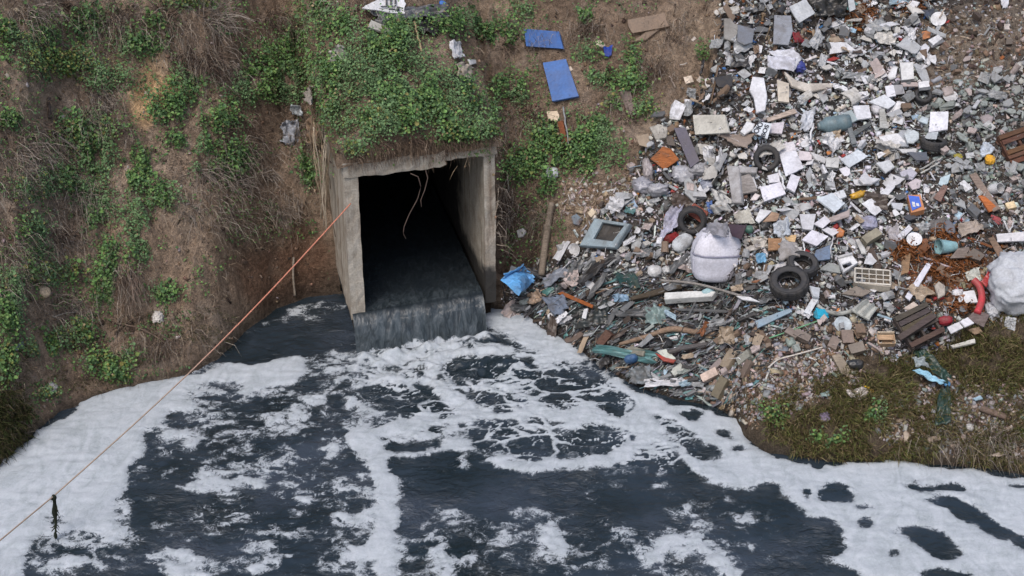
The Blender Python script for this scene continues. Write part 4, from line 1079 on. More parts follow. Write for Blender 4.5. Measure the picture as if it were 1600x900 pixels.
board('red_edge_sheet', 'pale green panel with a red edge in the wet heap', 'board', [(1026, 548), (1040, 545), (1056, 560), (1044, 565)], srgb(186, 190, 178), lift=.14)
poly('red_strip', 'red strip along the pale green panel', 'strip', [(1024, 551), (1040, 558), (1056, 562), (1052, 566), (1036, 563)], srgb(170, 62, 48), PLASTIC, .03, .15)
poly('olive_slab', 'olive curved slab near the shore below the crooked timber', 'slab', [(975, 544), (988, 540), (1008, 546), (1004, 556), (986, 552)], srgb(130, 128, 116), PLASTIC, .05, .1)
cloth('grey_woven_bag', 'grey woven bag slumped at the water edge', 'bag', [(984, 576), (1016, 570), (1024, 598), (986, 600)], srgb(128, 134, 138), folds=.13, res=20, lift=.12)
lump('blue_bottle', 'blue bottle lying above the grey woven bag', 'bottle', 988, 566, 11, 6, srgb(58, 95, 135), PLASTIC, .8, .05, 9, .08)
brick('pale_brick', 'pale pinkish brick near the water on the stony ground', 'brick', 1112, 588, (27, 13, 13), srgb(198, 176, 162), STONE if False else PLASTIC, .0, (0, -.1), .07)
for i, (px, py, d, c, sp, lab) in enumerate([(1145, 564, (32, 18, 13), (150, 136, 118), .25, 'big tan stone beside a grey stone above the pale pinkish brick'), (1167, 562, (24, 14, 12), (146, 146, 136), -.1, 'grey green stone next to the big tan stone'),
        (1122, 573, (24, 9, 8), (140, 128, 124), .2, 'flat pinkish grey stone over the pale pinkish brick'), (1170, 580, (30, 12, 10), (112, 98, 88), .45, 'long brown stone above the foam edge'),
        (1130, 607, (34, 16, 12), (118, 110, 92), .3, 'low olive stone by the foam edge'), (1060, 581, (20, 12, 10), (170, 172, 164), .3, 'pale broken block between the woven bag and pale brick'),
        (1300, 540, (14, 22, 10), (140, 124, 114), -.4, 'grey brown stone on the bare earth'), (1252, 528, (26, 12, 10), (128, 116, 108), -.5, 'long grey stone beside the green cord'),
        (1236, 524, (20, 12, 10), (122, 110, 102), -.6, 'stone at the upper end of the long grey stone'), (1338, 548, (24, 16, 13), (124, 114, 104), .2, 'stone standing above the black bag in the grass'),
        (1322, 530, (18, 22, 12), (126, 110, 100), .1, 'tall reddish grey stone left of the cardboard box')]):
    brick('loose_stone', lab, 'stone', px, py, d, srgb(*c), PLASTIC, sp, (0, -.1), .05, 10 + i, 'larger stones near the shore')
board('wood_slab', 'grey wooden slab pointing down to the grass', 'slab', [(1300, 556), (1312, 552), (1331, 580), (1316, 585)], srgb(150, 138, 122), WOOD, lift=.06, thick=.05)
lump('black_bag', 'black bag half sunk in the earth above the grass', 'bag', 1336, 572, 12, 8, srgb(48, 50, 52), FILM, .6, 0, 31, .2)
stick('white_cable', 'long thin white cable lying across the bare earth', 'cable', [(1200, 575), (1216, 562), (1240, 555), (1280, 544), (1320, 532)], .014, srgb(200, 192, 182), PLASTIC, .06, sides=5)
stick('green_string', 'long green cord lying on the stony ground', 'cord', [(1200, 529), (1240, 515), (1282, 500)], .012, srgb(110, 165, 125), PLASTIC, .08, sides=5)
lump('turquoise_rag', 'bright turquoise rag at the end of the green cord', 'rag', 1281, 495, 11, 9, srgb(48, 160, 190), CLOTH, .5, .04, 33, .35)
disc('oval_dish', 'pale blue oval lid lying right of the turquoise rag', 'lid', 1316, 510, 14, srgb(181, 190, 195), depth=.12, tilt=(.1, -.1))
def carton():
    t = tag(empty('cardboard_box'), 'small open tan cardboard box in front of the black pallet', 'box')
    p, n = at(1382, 535, .06); s = mpp(p)
    B = basis(np.array([0, -.55, 1.0]), .0); w, h, d = 13 * s, 9 * s, 6 * s
    for nm, c, hx, hy, hz in (('base', (0, 0, -d), (w, 0, 0), (0, h, 0), (0, 0, .006)), ('wall', (0, -h, 0), (w, 0, 0), (0, .006, 0), (0, 0, d * .98)), ('wall', (0, h, 0), (w, 0, 0), (0, .006, 0), (0, 0, d * .98)),
                              ('wall', (-w, 0, 0), (.006, 0, 0), (0, h * .98, 0), (0, 0, d)), ('wall', (w, 0, 0), (.006, 0, 0), (0, h * .98, 0), (0, 0, d))):
        V, F = box_geo(c, hx, hy, hz); o = add(nm, mesh_from(nm, V @ B.T, F), WOOD, t, srgb(196, 168, 138)); 
    V, F = box_geo((0, h * 1.02, d + .01), (w, 0, 0), (0, .008, 0), (0, 0, .03)); add('flap', mesh_from('flap', V @ B.T, F), WOOD, t, srgb(222, 205, 180))
    V, F = box_geo((0, h * .4, d - .03), (w * .97, 0, 0), (0, h * .45, .01), (0, 0, .006)); add('flap', mesh_from('flap', V @ B.T, F), WOOD, t, srgb(190, 160, 130))
    t.location = p
carton()
# ---------------------------------------------------------------- the dump: tyres
tyre(1198, 254, 21, 'tyre facing out of the heap below the small lettered sign', (-.1, -1.1, -.3), lift=.12)
tyre(1084, 353, 23, 'upright tyre leaning at the upper end of the bulk bag', (-.1, -1.3, -.5), lift=.2)
tyre(1252, 421, 25, 'tyre lying flat behind a bigger tyre near the white slotted seat part', (.05, .12, .2), lift=.14)
tyre(1234, 454, 31, 'biggest tyre lying flat in front with a white strip beside it', (.02, .02, .2), lift=.20)
tyre(1455, 232, 21, 'worn tyre lying nearly edge on below the white square panel', (.0, .55, .5), lift=.12, width=.7)
tyre(1442, 155, 14, 'small black tyre under a white foam block', (.05, -.2, .2), lift=.08, width=.8)
brick('foam_block', 'white foam block sitting on the small black tyre', 'block', 1443, 147, (16, 11, 9), WHITE, CLEAN, -.1, lift=.24)

# ---------------------------------------------------------------- boards and panels
B_ = lambda *a, **k: board(*a, **k)
PO = lambda nm, lab, cat, pts, c, m=None, th=.025, lf=.09, **k: poly(nm, lab, cat, pts, c, m, th, lf, **k)
B_('white_board', 'mottled off white board lying flat at the outer edge of the dump', 'board', [(1083, 180), (1132, 179), (1139, 207), (1086, 210)], srgb(200, 197, 187), lift=.16, thick=.04)
B_('dark_board', 'long dark purple grey board sloping at the dump edge', 'board', [(1053, 200), (1071, 199), (1093, 251), (1079, 262)], srgb(92, 88, 100), lift=.16, thick=.03)
PO('orange_board', 'orange brown board lying at the outer corner of the dump', 'board', [(1016, 248), (1036, 228), (1049, 233), (1061, 249), (1038, 265)], srgb(156, 96, 58), WOOD)
B_('taupe_card', 'torn taupe card below the mottled off white board', 'card', [(1122, 210), (1178, 210), (1168, 232), (1150, 228)], srgb(146, 132, 122), rag=.12, lift=.1, warp=.04)
PO('white_wedge', 'white foam wedge beside the small lettered sign', 'wedge', [(1157, 205), (1167, 189), (1180, 193), (1177, 202), (1164, 210)], WHITE, CLEAN, .08, .14)
PO('tall_white_sheet', 'tall white panel standing above the small lettered sign', 'board', [(1176, 119), (1194, 121), (1199, 150), (1196, 171), (1182, 176), (1178, 152), (1171, 140)], srgb(215, 215, 219), CLEAN, .05, .16)
PO('plastic_tub', 'beige and grey plastic tub wall at the bare soil edge', 'tub', [(1131, 28), (1141, 28), (1147, 36), (1179, 45), (1175, 65), (1164, 71), (1131, 59)], srgb(136, 134, 130), PLASTIC, .05, .16)
PO('grey_flap', 'blue grey flap lying on the beige tub wall', 'flap', [(1153, 38), (1179, 45), (1176, 66), (1163, 70), (1152, 64)], srgb(112, 116, 124), PLASTIC, .02, .23)
PO('grey_sheet', 'upright grey sheet above the white cloth', 'sheet', [(1210, 23), (1236, 24), (1239, 48), (1232, 70), (1208, 68)], srgb(138, 142, 150), PLASTIC, .025, .14)
B_('striped_sheet', 'silvery striped square sheet at the top of the dump', 'sheet', [(1233, 11), (1259, -2), (1274, 20), (1249, 36)], srgb(190, 193, 195), lift=.16, warp=.03, folds=.015)
cloth('maroon_rag', 'maroon rag beside the upright grey sheet', 'rag', [(1238, 50), (1248, 52), (1257, 66), (1240, 69)], srgb(125, 40, 52), lift=.1)
cloth('white_cloth', 'big white cloth spread below the upright grey sheet', 'cloth', [(1199, 79), (1240, 76), (1253, 90), (1240, 112)], srgb(209, 210, 217), folds=.035, rag=.06, lift=.14)
cloth('white_cloth', 'lower white cloth flap hanging from the big white cloth', 'cloth', [(1199, 88), (1244, 92), (1240, 112), (1200, 106)], srgb(199, 200, 210), folds=.04, rag=.06, lift=.17)
lump('blue_bag', 'dark blue bag at the lower corner of the big white cloth', 'bag', 1247, 109, 9, 10, srgb(62, 70, 140), FILM, .6, .05, 51, .3)
cloth('black_bag', 'large glossy black sheet at the top edge of the dump', 'sheet', [(1262, -6), (1320, -6), (1327, 26), (1276, 28)], srgb(34, 35, 34), FILM, folds=.12, res=20, lift=.12)
B_('pale_board', 'narrow pale grey board beside the large glossy black sheet', 'board', [(1324, -4), (1334, -4), (1337, 14), (1328, 18)], srgb(176, 180, 182), lift=.2)
B_('cream_board', 'cream board half buried below the big white cloth', 'board', [(1214, 124), (1233, 130), (1233, 160), (1216, 158)], srgb(199, 189, 174), lift=.12, thick=.04)
PO('tub_shard', 'long curved cream tub shard below the dark blue bag', 'shard', [(1226, 112), (1240, 124), (1262, 131), (1302, 130), (1300, 137), (1262, 143), (1238, 134)], srgb(199, 191, 180), PLASTIC, .05, .12)
PO('white_sheet', 'white pointed panel at the border of the brown gravel', 'board', [(1432, 77), (1446, 67), (1453, 74), (1449, 83), (1440, 85)], srgb(206, 206, 213), CLEAN)
PO('white_shard', 'white triangular shard lying on the brown gravel', 'shard', [(1450, 88), (1462, 85), (1464, 92), (1462, 100), (1454, 95)], WHITE)
B_('white_casing', 'white square casing in the upper heap', 'casing', [(1406, 98), (1427, 97), (1428, 123), (1409, 125)], srgb(199, 199, 199), lift=.14, thick=.1)
B_('grey_tile', 'square grey tile under the white square casing', 'tile', [(1395, 133), (1410, 132), (1414, 146), (1399, 148)], srgb(158, 158, 162), lift=.1)
PO('bent_casing', 'curved white casing side left of the white square casing', 'casing', [(1386, 118), (1396, 102), (1403, 104), (1400, 121), (1391, 124)], WHITE, PLASTIC, .05, .1)
disc('oval_dish', 'white oval dish with a pole behind it at the brown gravel', 'dish', 1466, 36, 12, WHITE, depth=.12, tilt=(-.1, -.4), lift=.1)
stick('thin_pole', 'thin pole sticking up behind the white oval dish', 'pole', [(1468, 28), (1477, 12)], .012, srgb(190, 175, 160), lift=.2)
disc('oval_dish', 'white oval dish above the white square panel', 'dish', 1485, 154, 11, WHITE, depth=.1, tilt=(0, .1), lift=.06)
disc('oval_dish', 'white oval dish lying in rusty scrap above the long white plank', 'dish', 1428, 382, 12, WHITE, depth=.1, tilt=(0, -.15), lift=.14)
PO('two_tone_card', 'brown card with a pale corner below a white panel', 'card', [(1440, 49), (1449, 47), (1455, 49), (1453, 58), (1442, 61)], srgb(176, 118, 78), CLEAN)
PO('gravel_stone', 'square pinkish grey stone on the brown gravel', 'stone', [(1471, 137), (1488, 133), (1491, 145), (1476, 150)], srgb(160, 148, 144), PLASTIC, .05)
brick('white_stone', 'lone white stone high on the brown gravel', 'stone', 1572, 46, (8, 7, 6), srgb(209, 199, 193), lift=.02)
cloth('white_film', 'white film caught at the upper rim above the brown gravel', 'film', [(1562, -4), (1578, -4), (1574, 12), (1567, 13)], srgb(199, 199, 206), FILM)
cloth('slate_rag', 'dark slate blue rag at the rim beside the white oval dish', 'rag', [(1441, 17), (1460, 14), (1463, 28), (1446, 30)], srgb(76, 84, 98), folds=.08)
for nm, lab, pts, c in [
    ('white_sheet', 'white sheet with a ragged side above the teal drum', [(1333, 166), (1358, 164), (1362, 184), (1339, 187)], (219, 219, 223)),
    ('white_sheet', 'white five sided sheet beside the pale upright post', [(1357, 159), (1382, 148), (1400, 161), (1388, 170), (1372, 168)], (210, 213, 217)),
    ('white_sheet', 'upright white sheet below the square grey tile', [(1383, 134), (1396, 132), (1400, 150), (1386, 152)], (215, 215, 221)),
    ('teal_sheet', 'grey teal panel lying on the teal drum', [(1309, 180), (1331, 171), (1340, 187), (1330, 192)], (160, 172, 174)),
    ('door_sheet', 'large white door panel right of the out facing tyre', [(1217, 238), (1241, 229), (1256, 262), (1228, 275)], (208, 208, 215)),
    ('white_sheet', 'white torn sheet lying on top of the large white door panel', [(1212, 228), (1240, 221), (1244, 234), (1216, 240)], (206, 202, 206)),
    ('pink_board', 'pale pink board under the beige plank', [(1203, 192), (1226, 190), (1222, 208), (1203, 207)], (193, 186, 191)),
    ('pink_tile', 'pale pinkish tile beside the large white door panel', [(1249, 235), (1269, 238), (1268, 250), (1248, 250)], (200, 191, 193)),
    ('white_tile', 'rounded off white tile in the middle of the heap', [(1291, 246), (1312, 246), (1310, 262), (1290, 260)], (191, 191, 189)),
    ('white_board', 'narrow white board left of the rounded off white tile', [(1266, 238), (1291, 247), (1289, 255), (1275, 250)], (197, 195, 193)),
    ('large_tile', 'large pale bluish tile tilted on the heap', [(1313, 249), (1341, 234), (1356, 244), (1327, 262)], (200, 206, 212)),
    ('white_tile', 'white tile below the large pale bluish tile', [(1311, 264), (1327, 258), (1329, 271), (1321, 278)], (206, 204, 210)),
    ('pale_board', 'pale worn board right of the large pale bluish tile', [(1369, 254), (1390, 250), (1398, 261), (1384, 270)], (191, 193, 195)),
    ('white_square', 'large rounded white square panel on grey slates', [(1454, 175), (1482, 174), (1481, 202), (1451, 206)], (217, 217, 223)),
    ('pale_sheet', 'pale blue grey panel below the rounded white square panel', [(1450, 207), (1466, 206), (1463, 218), (1444, 216)], (176, 182, 186)),
    ('dark_sheet', 'dark slate panel under the worn tyre', [(1418, 238), (1448, 238), (1450, 250), (1432, 251)], (92, 96, 104)),
    ('white_edge_strip', 'white bent edge strip beside the dark slate panel', [(1404, 233), (1432, 232), (1432, 238), (1410, 239)], (191, 191, 191)),
    ('white_board', 'large white board in front of the grey gutter piece', [(1187, 293), (1220, 284), (1228, 303), (1194, 315)], (215, 213, 221)),
    ('white_board', 'upright white board right of the white pole', [(1236, 272), (1251, 276), (1242, 300), (1229, 293)], (212, 210, 217)),
    ('white_board', 'small white board above the large white board near the gutter', [(1199, 275), (1216, 270), (1219, 284), (1202, 286)], (199, 197, 202)),
    ('white_slab', 'biggest white slab in the middle of the heap', [(1276, 311), (1300, 301), (1321, 317), (1305, 331)], (206, 213, 219)),
    ('white_corner', 'white corner piece touching the biggest white slab', [(1304, 300), (1318, 296), (1323, 306), (1312, 310)], (208, 210, 213)),
    ('grey_white_sheet', 'plain greyish white panel below the biggest white slab', [(1249, 334), (1275, 334), (1270, 359), (1254, 357)], (191, 191, 195)),
    ('white_slab', 'bright white slab below the greyish white panel', [(1252, 375), (1269, 359), (1295, 369), (1276, 384)], (215, 213, 221)),
    ('white_sheet', 'crumpled white sheet right of the greyish white panel', [(1271, 350), (1289, 337), (1298, 346), (1285, 357)], (206, 204, 210)),
    ('white_shard', 'white broken end board above the bright white slab', [(1284, 359), (1294, 355), (1311, 362), (1301, 369)], (202, 200, 204)),
    ('white_tile', 'white oblong tile tipped beside the oval dish', [(1402, 368), (1420, 351), (1426, 357), (1408, 375)], (206, 206, 213)),
    ('white_tile', 'white oblong tile above the blue fronted box', [(1376, 303), (1388, 288), (1399, 291), (1387, 305)], (206, 206, 210)),
    ('grey_box_top', 'pale grey box lid left of the blue fronted box', [(1392, 316), (1412, 317), (1409, 328), (1396, 325)], (182, 184, 189)),
    ('white_plank', 'long white plank slanting over rusty scrap', [(1414, 464), (1448, 411), (1457, 412), (1421, 470)], (206, 206, 215)),
    ('white_box', 'white box beside the red hose', [(1505, 456), (1522, 454), (1528, 472), (1506, 474)], (213, 213, 215)),
    ('white_sheet', 'long white panel with coloured print at the outer side', [(1557, 366), (1620, 361), (1620, 376), (1558, 378)], (210, 208, 210)),
    ('white_batten', 'white batten lying at the edge of the grass', [(1485, 539), (1523, 529), (1524, 535), (1487, 543)], (199, 197, 189)),
    ('white_strip', 'white strip bent beside the biggest tyre', [(1272, 461), (1281, 464), (1265, 491), (1256, 487)], (200, 204, 208)),
    ('white_strip', 'upper white strip leaning on the biggest tyre', [(1265, 446), (1282, 449), (1280, 465), (1271, 463)], (195, 199, 202))]:
    B_(nm, lab, nm.split('_')[-1], pts, srgb(*c), lift=.13, thick=.03, warp=.02, rag=.02, group='white boards and tiles in the heap')
for nm, lab, pts, c, m in [
    ('beige_plank', 'beige plank lying above the pale pink board', [(1198, 184), (1240, 170), (1246, 176), (1200, 190)], (176, 160, 148), WOOD),
    ('taupe_board', 'taupe board behind the grey gutter piece', [(1157, 275), (1172, 271), (1184, 298), (1160, 302)], (146, 140, 136), WOOD),
    ('tan_board', 'tan board below the white triangular shard', [(1192, 347), (1206, 331), (1218, 334), (1214, 345)], (168, 140, 118), WOOD),
    ('brown_card', 'brown cardboard sheet above a round grey rag', [(1200, 372), (1222, 372), (1218, 390), (1200, 391)], (158, 122, 92), WOOD),
    ('tan_card', 'torn tan card beside the clear film bundle', [(1226, 369), (1245, 366), (1242, 378), (1230, 376)], (192, 162, 122), WOOD),
    ('taupe_plank', 'long taupe plank sloping through the scrap above the white printed panel', [(1515, 273), (1526, 270), (1563, 326), (1552, 331)], (140, 124, 114), WOOD),
    ('orange_plank', 'bright orange brown board lying against the long taupe plank', [(1529, 306), (1538, 306), (1560, 326), (1546, 331)], (192, 112, 64), WOOD),
    ('brown_plank', 'brown plank propped beside the white printed panel', [(1544, 373), (1552, 369), (1576, 405), (1566, 411)], (132, 110, 94), WOOD),
    ('red_brown_sheet', 'reddish brown panel between slates above the shoe sole', [(1458, 309), (1474, 288), (1481, 291), (1470, 315)], (134, 108, 100), WOOD),
    ('tan_plank', 'tan plank standing in rusty scrap beside the oval dish', [(1409, 402), (1423, 395), (1420, 425), (1408, 429)], (150, 120, 92), WOOD),
    ('taupe_sheet', 'taupe torn panel below the teal bucket', [(1484, 404), (1497, 388), (1514, 386), (1520, 402)], (130, 118, 112), WOOD),
    ('dark_board', 'dull brown board under the red hose end', [(1511, 497), (1525, 483), (1546, 492), (1537, 511)], (116, 104, 102), WOOD),
    ('grey_board', 'grey weathered board standing under the teal drum', [(1323, 194), (1330, 193), (1339, 224), (1331, 226)], (120, 124, 126), WOOD),
    ('dark_plank', 'dark grey plank running from the drum to the pale post', [(1332, 206), (1358, 190), (1363, 194), (1336, 212)], (98, 104, 106), WOOD),
    ('pale_post', 'short pale post beside the five sided white sheet', [(1374, 170), (1382, 170), (1388, 200), (1375, 199)], (180, 180, 176), WOOD),
    ('dark_sheet', 'dark rubber sheet below the blue fronted box', [(1412, 338), (1424, 333), (1434, 340), (1420, 344)], (70, 72, 80), RUBBER),
    ('flat_stone', 'flat grey brown slab in front of the white wire crate', [(1314, 459), (1338, 447), (1362, 455), (1348, 463)], (128, 118, 108), PLASTIC),
    ('blue_sheet', 'faded grey blue sheet beside the bright white slab', [(1275, 391), (1297, 383), (1297, 405), (1270, 408)], (114, 130, 152), CLOTH),
    ('blue_grey_sheet', 'folded blue grey sheet lying left of the white strip', [(1180, 501), (1234, 482), (1238, 487), (1184, 512)], (126, 146, 160), FILM)]:
    B_(nm, lab, nm.split('_')[-1], pts, srgb(*c), m, lift=.13, thick=.035, warp=.015, rag=.02)
PO('white_triangle', 'white triangular shard beside the tan board', 'shard', [(1180, 343), (1188, 326), (1207, 329), (1195, 340), (1186, 348)], WHITE, CLEAN, .03, .14)
PO('white_arrow_shard', 'pale shard standing on dark boards behind the gutter piece', 'shard', [(1172, 312), (1180, 301), (1188, 305), (1182, 312)], srgb(209, 199, 197), CLEAN)
PO('white_blob_sheet', 'large irregular white panel in the middle of the upper slope', 'board', [(1342, 279), (1352, 267), (1360, 276), (1376, 279), (1362, 287), (1350, 287)], srgb(204, 204, 208), CLEAN, .05, .13)
PO('white_blob_sheet', 'irregular white panel between the biggest slab and a dark rod', 'board', [(1310, 262), (1325, 259), (1329, 270), (1320, 278), (1311, 272)], srgb(208, 206, 212), CLEAN, .03, .18) if False else None
PO('fan_plate', 'pale grey fan shaped plate left of the worn tyre', 'plate', [(1400, 212), (1408, 202), (1417, 203), (1420, 228), (1408, 228)], srgb(168, 172, 178), PLASTIC, .04, .1)
PO('split_plate', 'round pale plate with a notch beside the fan shaped plate', 'plate', [(1413, 208), (1418, 200), (1424, 203), (1428, 202), (1436, 207), (1436, 216), (1428, 223), (1418, 222)], srgb(189, 195, 197), PLASTIC, .03, .15)
PO('blue_chip', 'pale bluish chip beside the rounded white square panel', 'chip', [(1434, 189), (1441, 181), (1451, 184), (1449, 194)], srgb(178, 190, 196))
PO('heart_stone', 'large pointed pinkish grey slate among green slates', 'slate', [(1530, 182), (1544, 177), (1552, 182), (1548, 192), (1541, 198), (1535, 192)], srgb(150, 140, 140), PLASTIC, .05, .1)
PO('grey_slate', 'pale grey green slate at the top of the slate heap', 'slate', [(1580, 134), (1594, 132), (1597, 140), (1588, 147), (1581, 142)], srgb(142, 146, 142), PLASTIC, .05, .08)
PO('grey_slate', 'broad grey slate right of the pale blue torn bag', 'slate', [(1566, 158), (1580, 152), (1584, 160), (1576, 166), (1567, 164)], srgb(142, 144, 144), PLASTIC, .05, .08)
PO('pale_strip', 'pale strip slanting among the grey slates', 'strip', [(1518, 168), (1528, 154), (1533, 157), (1525, 169)], srgb(178, 180, 186), PLASTIC, .04, .08)
cloth('blue_white_bag', 'torn bluish white bag among the grey slates', 'bag', [(1530, 226), (1542, 220), (1556, 234), (1534, 246)], srgb(182, 191, 202), FILM, folds=.1, lift=.14)
lump('yellow_rag', 'yellow orange rag at the lower edge of the torn bluish bag', 'rag', 1546, 254, 8, 8, srgb(214, 162, 62), CLOTH, .6, .04, 61, .35)
lump('yellow_scrap', 'small yellow green scrap between two white pipes and the torn bag', 'scrap', 1496, 248, 6, 5, srgb(168, 156, 74), CLOTH, .5, .03, 62, .35)
stick('white_pipe', 'upper of two thin white pipes below the worn tyre', 'pipe', [(1437, 266), (1472, 246)], .016, srgb(176, 176, 172), PLASTIC, .14, group='thin white pipes below the worn tyre')
stick('white_pipe', 'lower of two thin white pipes below the worn tyre', 'pipe', [(1438, 271), (1468, 254)], .016, srgb(186, 186, 182), PLASTIC, .14, group='thin white pipes below the worn tyre')
stick('white_pole', 'white pole leaning between the two white boards', 'pole', [(1217, 266), (1227, 297)], .018, WHITE, PLASTIC, .2)
stick('white_rod', 'short white rod standing beside the white torn rag', 'rod', [(1271, 192), (1264, 224)], .018, WHITE, PLASTIC, .2)
stick('white_bar', 'thin white bar under the bright white slab', 'bar', [(1255, 376), (1258, 399)], .012, WHITE, PLASTIC, .16)
stick('white_bar', 'thin white bar beside the faded blue sheet', 'bar', [(1302, 368), (1297, 398)], .012, WHITE, PLASTIC, .16)
stick('white_bar', 'left bar of the pale V shape above the printed white panel', 'bar', [(1569, 344), (1576, 364)], .016, WHITE, PLASTIC, .14)
stick('white_bar', 'right bar of the pale V shape above the printed white panel', 'bar', [(1584, 342), (1577, 364)], .014, WHITE, PLASTIC, .14)
stick('metal_rod', 'thin purple grey rod lying beside the teal bucket', 'rod', [(1442, 401), (1487, 419)], .016, srgb(165, 150, 152), PLASTIC, .14)
stick('metal_rod', 'long thin rod lying against the large white board', 'rod', [(1170, 331), (1196, 313)], .016, srgb(190, 185, 180), PLASTIC, .14)
cloth('white_rag', 'white torn rag right of the beige plank', 'rag', [(1252, 178), (1273, 170), (1270, 200), (1250, 204)], srgb(202, 206, 213), folds=.08, lift=.12)
lump('grey_bag', 'rounded grey white bag beside the ragged white sheet', 'bag', 1369, 173, 9, 9, srgb(186, 184, 188), FILM, .7, 0, 63, .15)
cloth('clear_film', 'clear plastic film bundle beside the torn tan card', 'film', [(1206, 352), (1232, 340), (1236, 368), (1212, 372)], srgb(182, 189, 197), FILM, folds=.12, res=20, lift=.12)
cloth('round_rag', 'round dusty grey rag below the brown cardboard sheet', 'rag', [(1217, 380), (1244, 376), (1250, 402), (1218, 408)], srgb(158, 154, 152), folds=.04, lift=.14, bulge=.08)
cloth('cream_bag', 'cream folded bag stack below the grey gutter piece', 'bag', [(1148, 334), (1172, 326), (1180, 350), (1150, 350)], srgb(189, 186, 176), folds=.06, lift=.1)
cloth('cream_film', 'crumpled cream film right of the bulk bag', 'film', [(1162, 374), (1198, 366), (1200, 384), (1166, 396)], srgb(186, 180, 172), FILM, folds=.1, res=20)
lump('green_ball', 'small green ball cap beside the bulk bag', 'ball', 1170, 364, 7, 6, srgb(70, 118, 104), PLASTIC, .9, .06, 64, .03)
lump('black_lump', 'black bag above the brown cardboard sheet', 'bag', 1193, 354, 10, 10, srgb(42, 42, 40), FILM, .6, .02, 65, .2)
cloth('sky_blue_bag', 'sky blue plastic bag in a dark hollow right of the bulk bag', 'bag', [(1181, 399), (1196, 396), (1198, 410), (1182, 412)], srgb(104, 160, 196), FILM, folds=.06)
cloth('white_bundle', 'white bundle left of the flat tyre', 'bundle', [(1212, 412), (1228, 410), (1228, 432), (1206, 436)], srgb(197, 195, 197), folds=.09)
cloth('blue_print_bag', 'blue printed bag scrap above the brown board and white fringe', 'bag', [(1103, 316), (1114, 314), (1114, 332), (1106, 330)], srgb(90, 120, 178), FILM, folds=.05)
cloth('white_fringe', 'bundle of white torn strips hanging behind the bulk bag', 'strips', [(1122, 300), (1134, 298), (1144, 330), (1116, 334)], srgb(190, 189, 186), FILM, folds=.12, rag=.2)
PO('gutter_piece', 'long grey gutter piece lying across the heap', 'gutter', [(1135, 258), (1154, 259), (1159, 317), (1144, 316)], srgb(170, 168, 168), PLASTIC, .08, .16)
PO('gutter_offcut', 'short grey arm at the top of the long grey gutter piece', 'gutter', [(1154, 259), (1184, 261), (1182, 270), (1156, 269)], srgb(160, 158, 158), PLASTIC, .08, .17)
PO('orange_chunk', 'orange brown chunk right of the bright white slab', 'chunk', [(1307, 361), (1312, 354), (1320, 360), (1318, 368), (1308, 370)], srgb(186, 118, 70), PLASTIC, .06, .1)
lump('yellow_bag', 'long yellow wrapper lying right of the biggest white slab', 'wrapper', 1340, 309, 14, 5, srgb(208, 160, 44), FILM, .35, .05, 66, .2, spin=.3)
cloth('navy_sheet', 'dark blue sheet tucked under the biggest white slab', 'sheet', [(1308, 332), (1326, 319), (1328, 338), (1315, 342)], srgb(56, 72, 92), FILM, folds=.05)
lump('patterned_net', 'lavender grey netted bag in the middle of the heap', 'bag', 1357, 351, 13, 12, srgb(158, 158, 178), CLOTH, .6, 0, 67, .25)
cloth('twisted_rag', 'grey white twisted rag below the netted bag', 'rag', [(1382, 360), (1400, 352), (1408, 386), (1388, 380)], srgb(176, 172, 176), folds=.12)
brick('olive_block', 'olive grey ribbed block beside the netted bag', 'block', 1360, 376, (30, 14, 12), srgb(146, 140, 122), PLASTIC, .5, lift=.1, seed=41)
PO('bone_shard', 'white bone shaped plastic piece under the olive ribbed block', 'piece', [(1336, 374), (1342, 372), (1352, 388), (1354, 396), (1346, 396), (1342, 386)], srgb(190, 190, 187), PLASTIC, .05, .14)
cloth('grey_sack', 'grey sack folded below the shoe sole', 'sack', [(1450, 348), (1476, 340), (1474, 362), (1452, 366)], srgb(112, 110, 110), folds=.07)
PO('shoe', 'grey shoe sole with a white rim in the scrap', 'shoe', [(1474, 346), (1482, 342), (1492, 352), (1493, 362), (1486, 366), (1478, 360)], srgb(104, 104, 110), RUBBER, .05, .15)
cloth('taupe_sack', 'large taupe sack lying right of the shoe sole', 'sack', [(1495, 352), (1528, 342), (1540, 358), (1500, 370)], srgb(168, 156, 146), folds=.08, lift=.12)
PO('blue_white_shard', 'pale blue triangular shard above the reddish panel', 'shard', [(1466, 287), (1470, 277), (1486, 271), (1481, 286), (1472, 290)], srgb(178, 195, 202), CLEAN)
PO('pink_shard', 'pale pink torn panel above the blue fronted box', 'board', [(1418, 286), (1431, 278), (1440, 281), (1437, 293), (1426, 296)], srgb(200, 189, 193), CLEAN)
PO('mauve_rag', 'mauve grey folded sheet above the pale pink torn panel', 'sheet', [(1406, 268), (1424, 262), (1434, 270), (1426, 280), (1410, 278)], srgb(176, 174, 184), CLOTH, .04)
def paint_tin():
    p, n = at(1553, 299, .08); s = mpp(p); t = tag(empty('paint_tin'), 'open white tin with a rusty inside lying beside the taupe plank', 'tin'); t.location = p
    B = basis(np.array([.45, -.8, .5])); r = 8 * s; h = 11 * s
    V, F = lathe_geo([(r * .86, h * .9), (r * .86, -h * .85), (.001, -h * .85), (.001, -h), (r, -h), (r, h), (r * .9, h)], 24); add('tin_body', mesh_from('tin_body', V @ B.T, F, smooth=False), PLASTIC, t, WHITE)
    V, F = lathe_geo([(.001, -h * .5), (r * .85, -h * .5), (r * .85, -h * .6), (.001, -h * .6)], 24); add('contents', mesh_from('contents', V @ B.T, F), RUST, t, (.22, .08, .03))
    V, F = lathe_geo([(r * .98, h), (r * 1.05, h * 1.02), (r * 1.05, h * .94), (r * .98, h * .92)], 24, True); add('rim', mesh_from('rim', V @ B.T, F, smooth=True), PLASTIC, t, LGREY)
paint_tin()
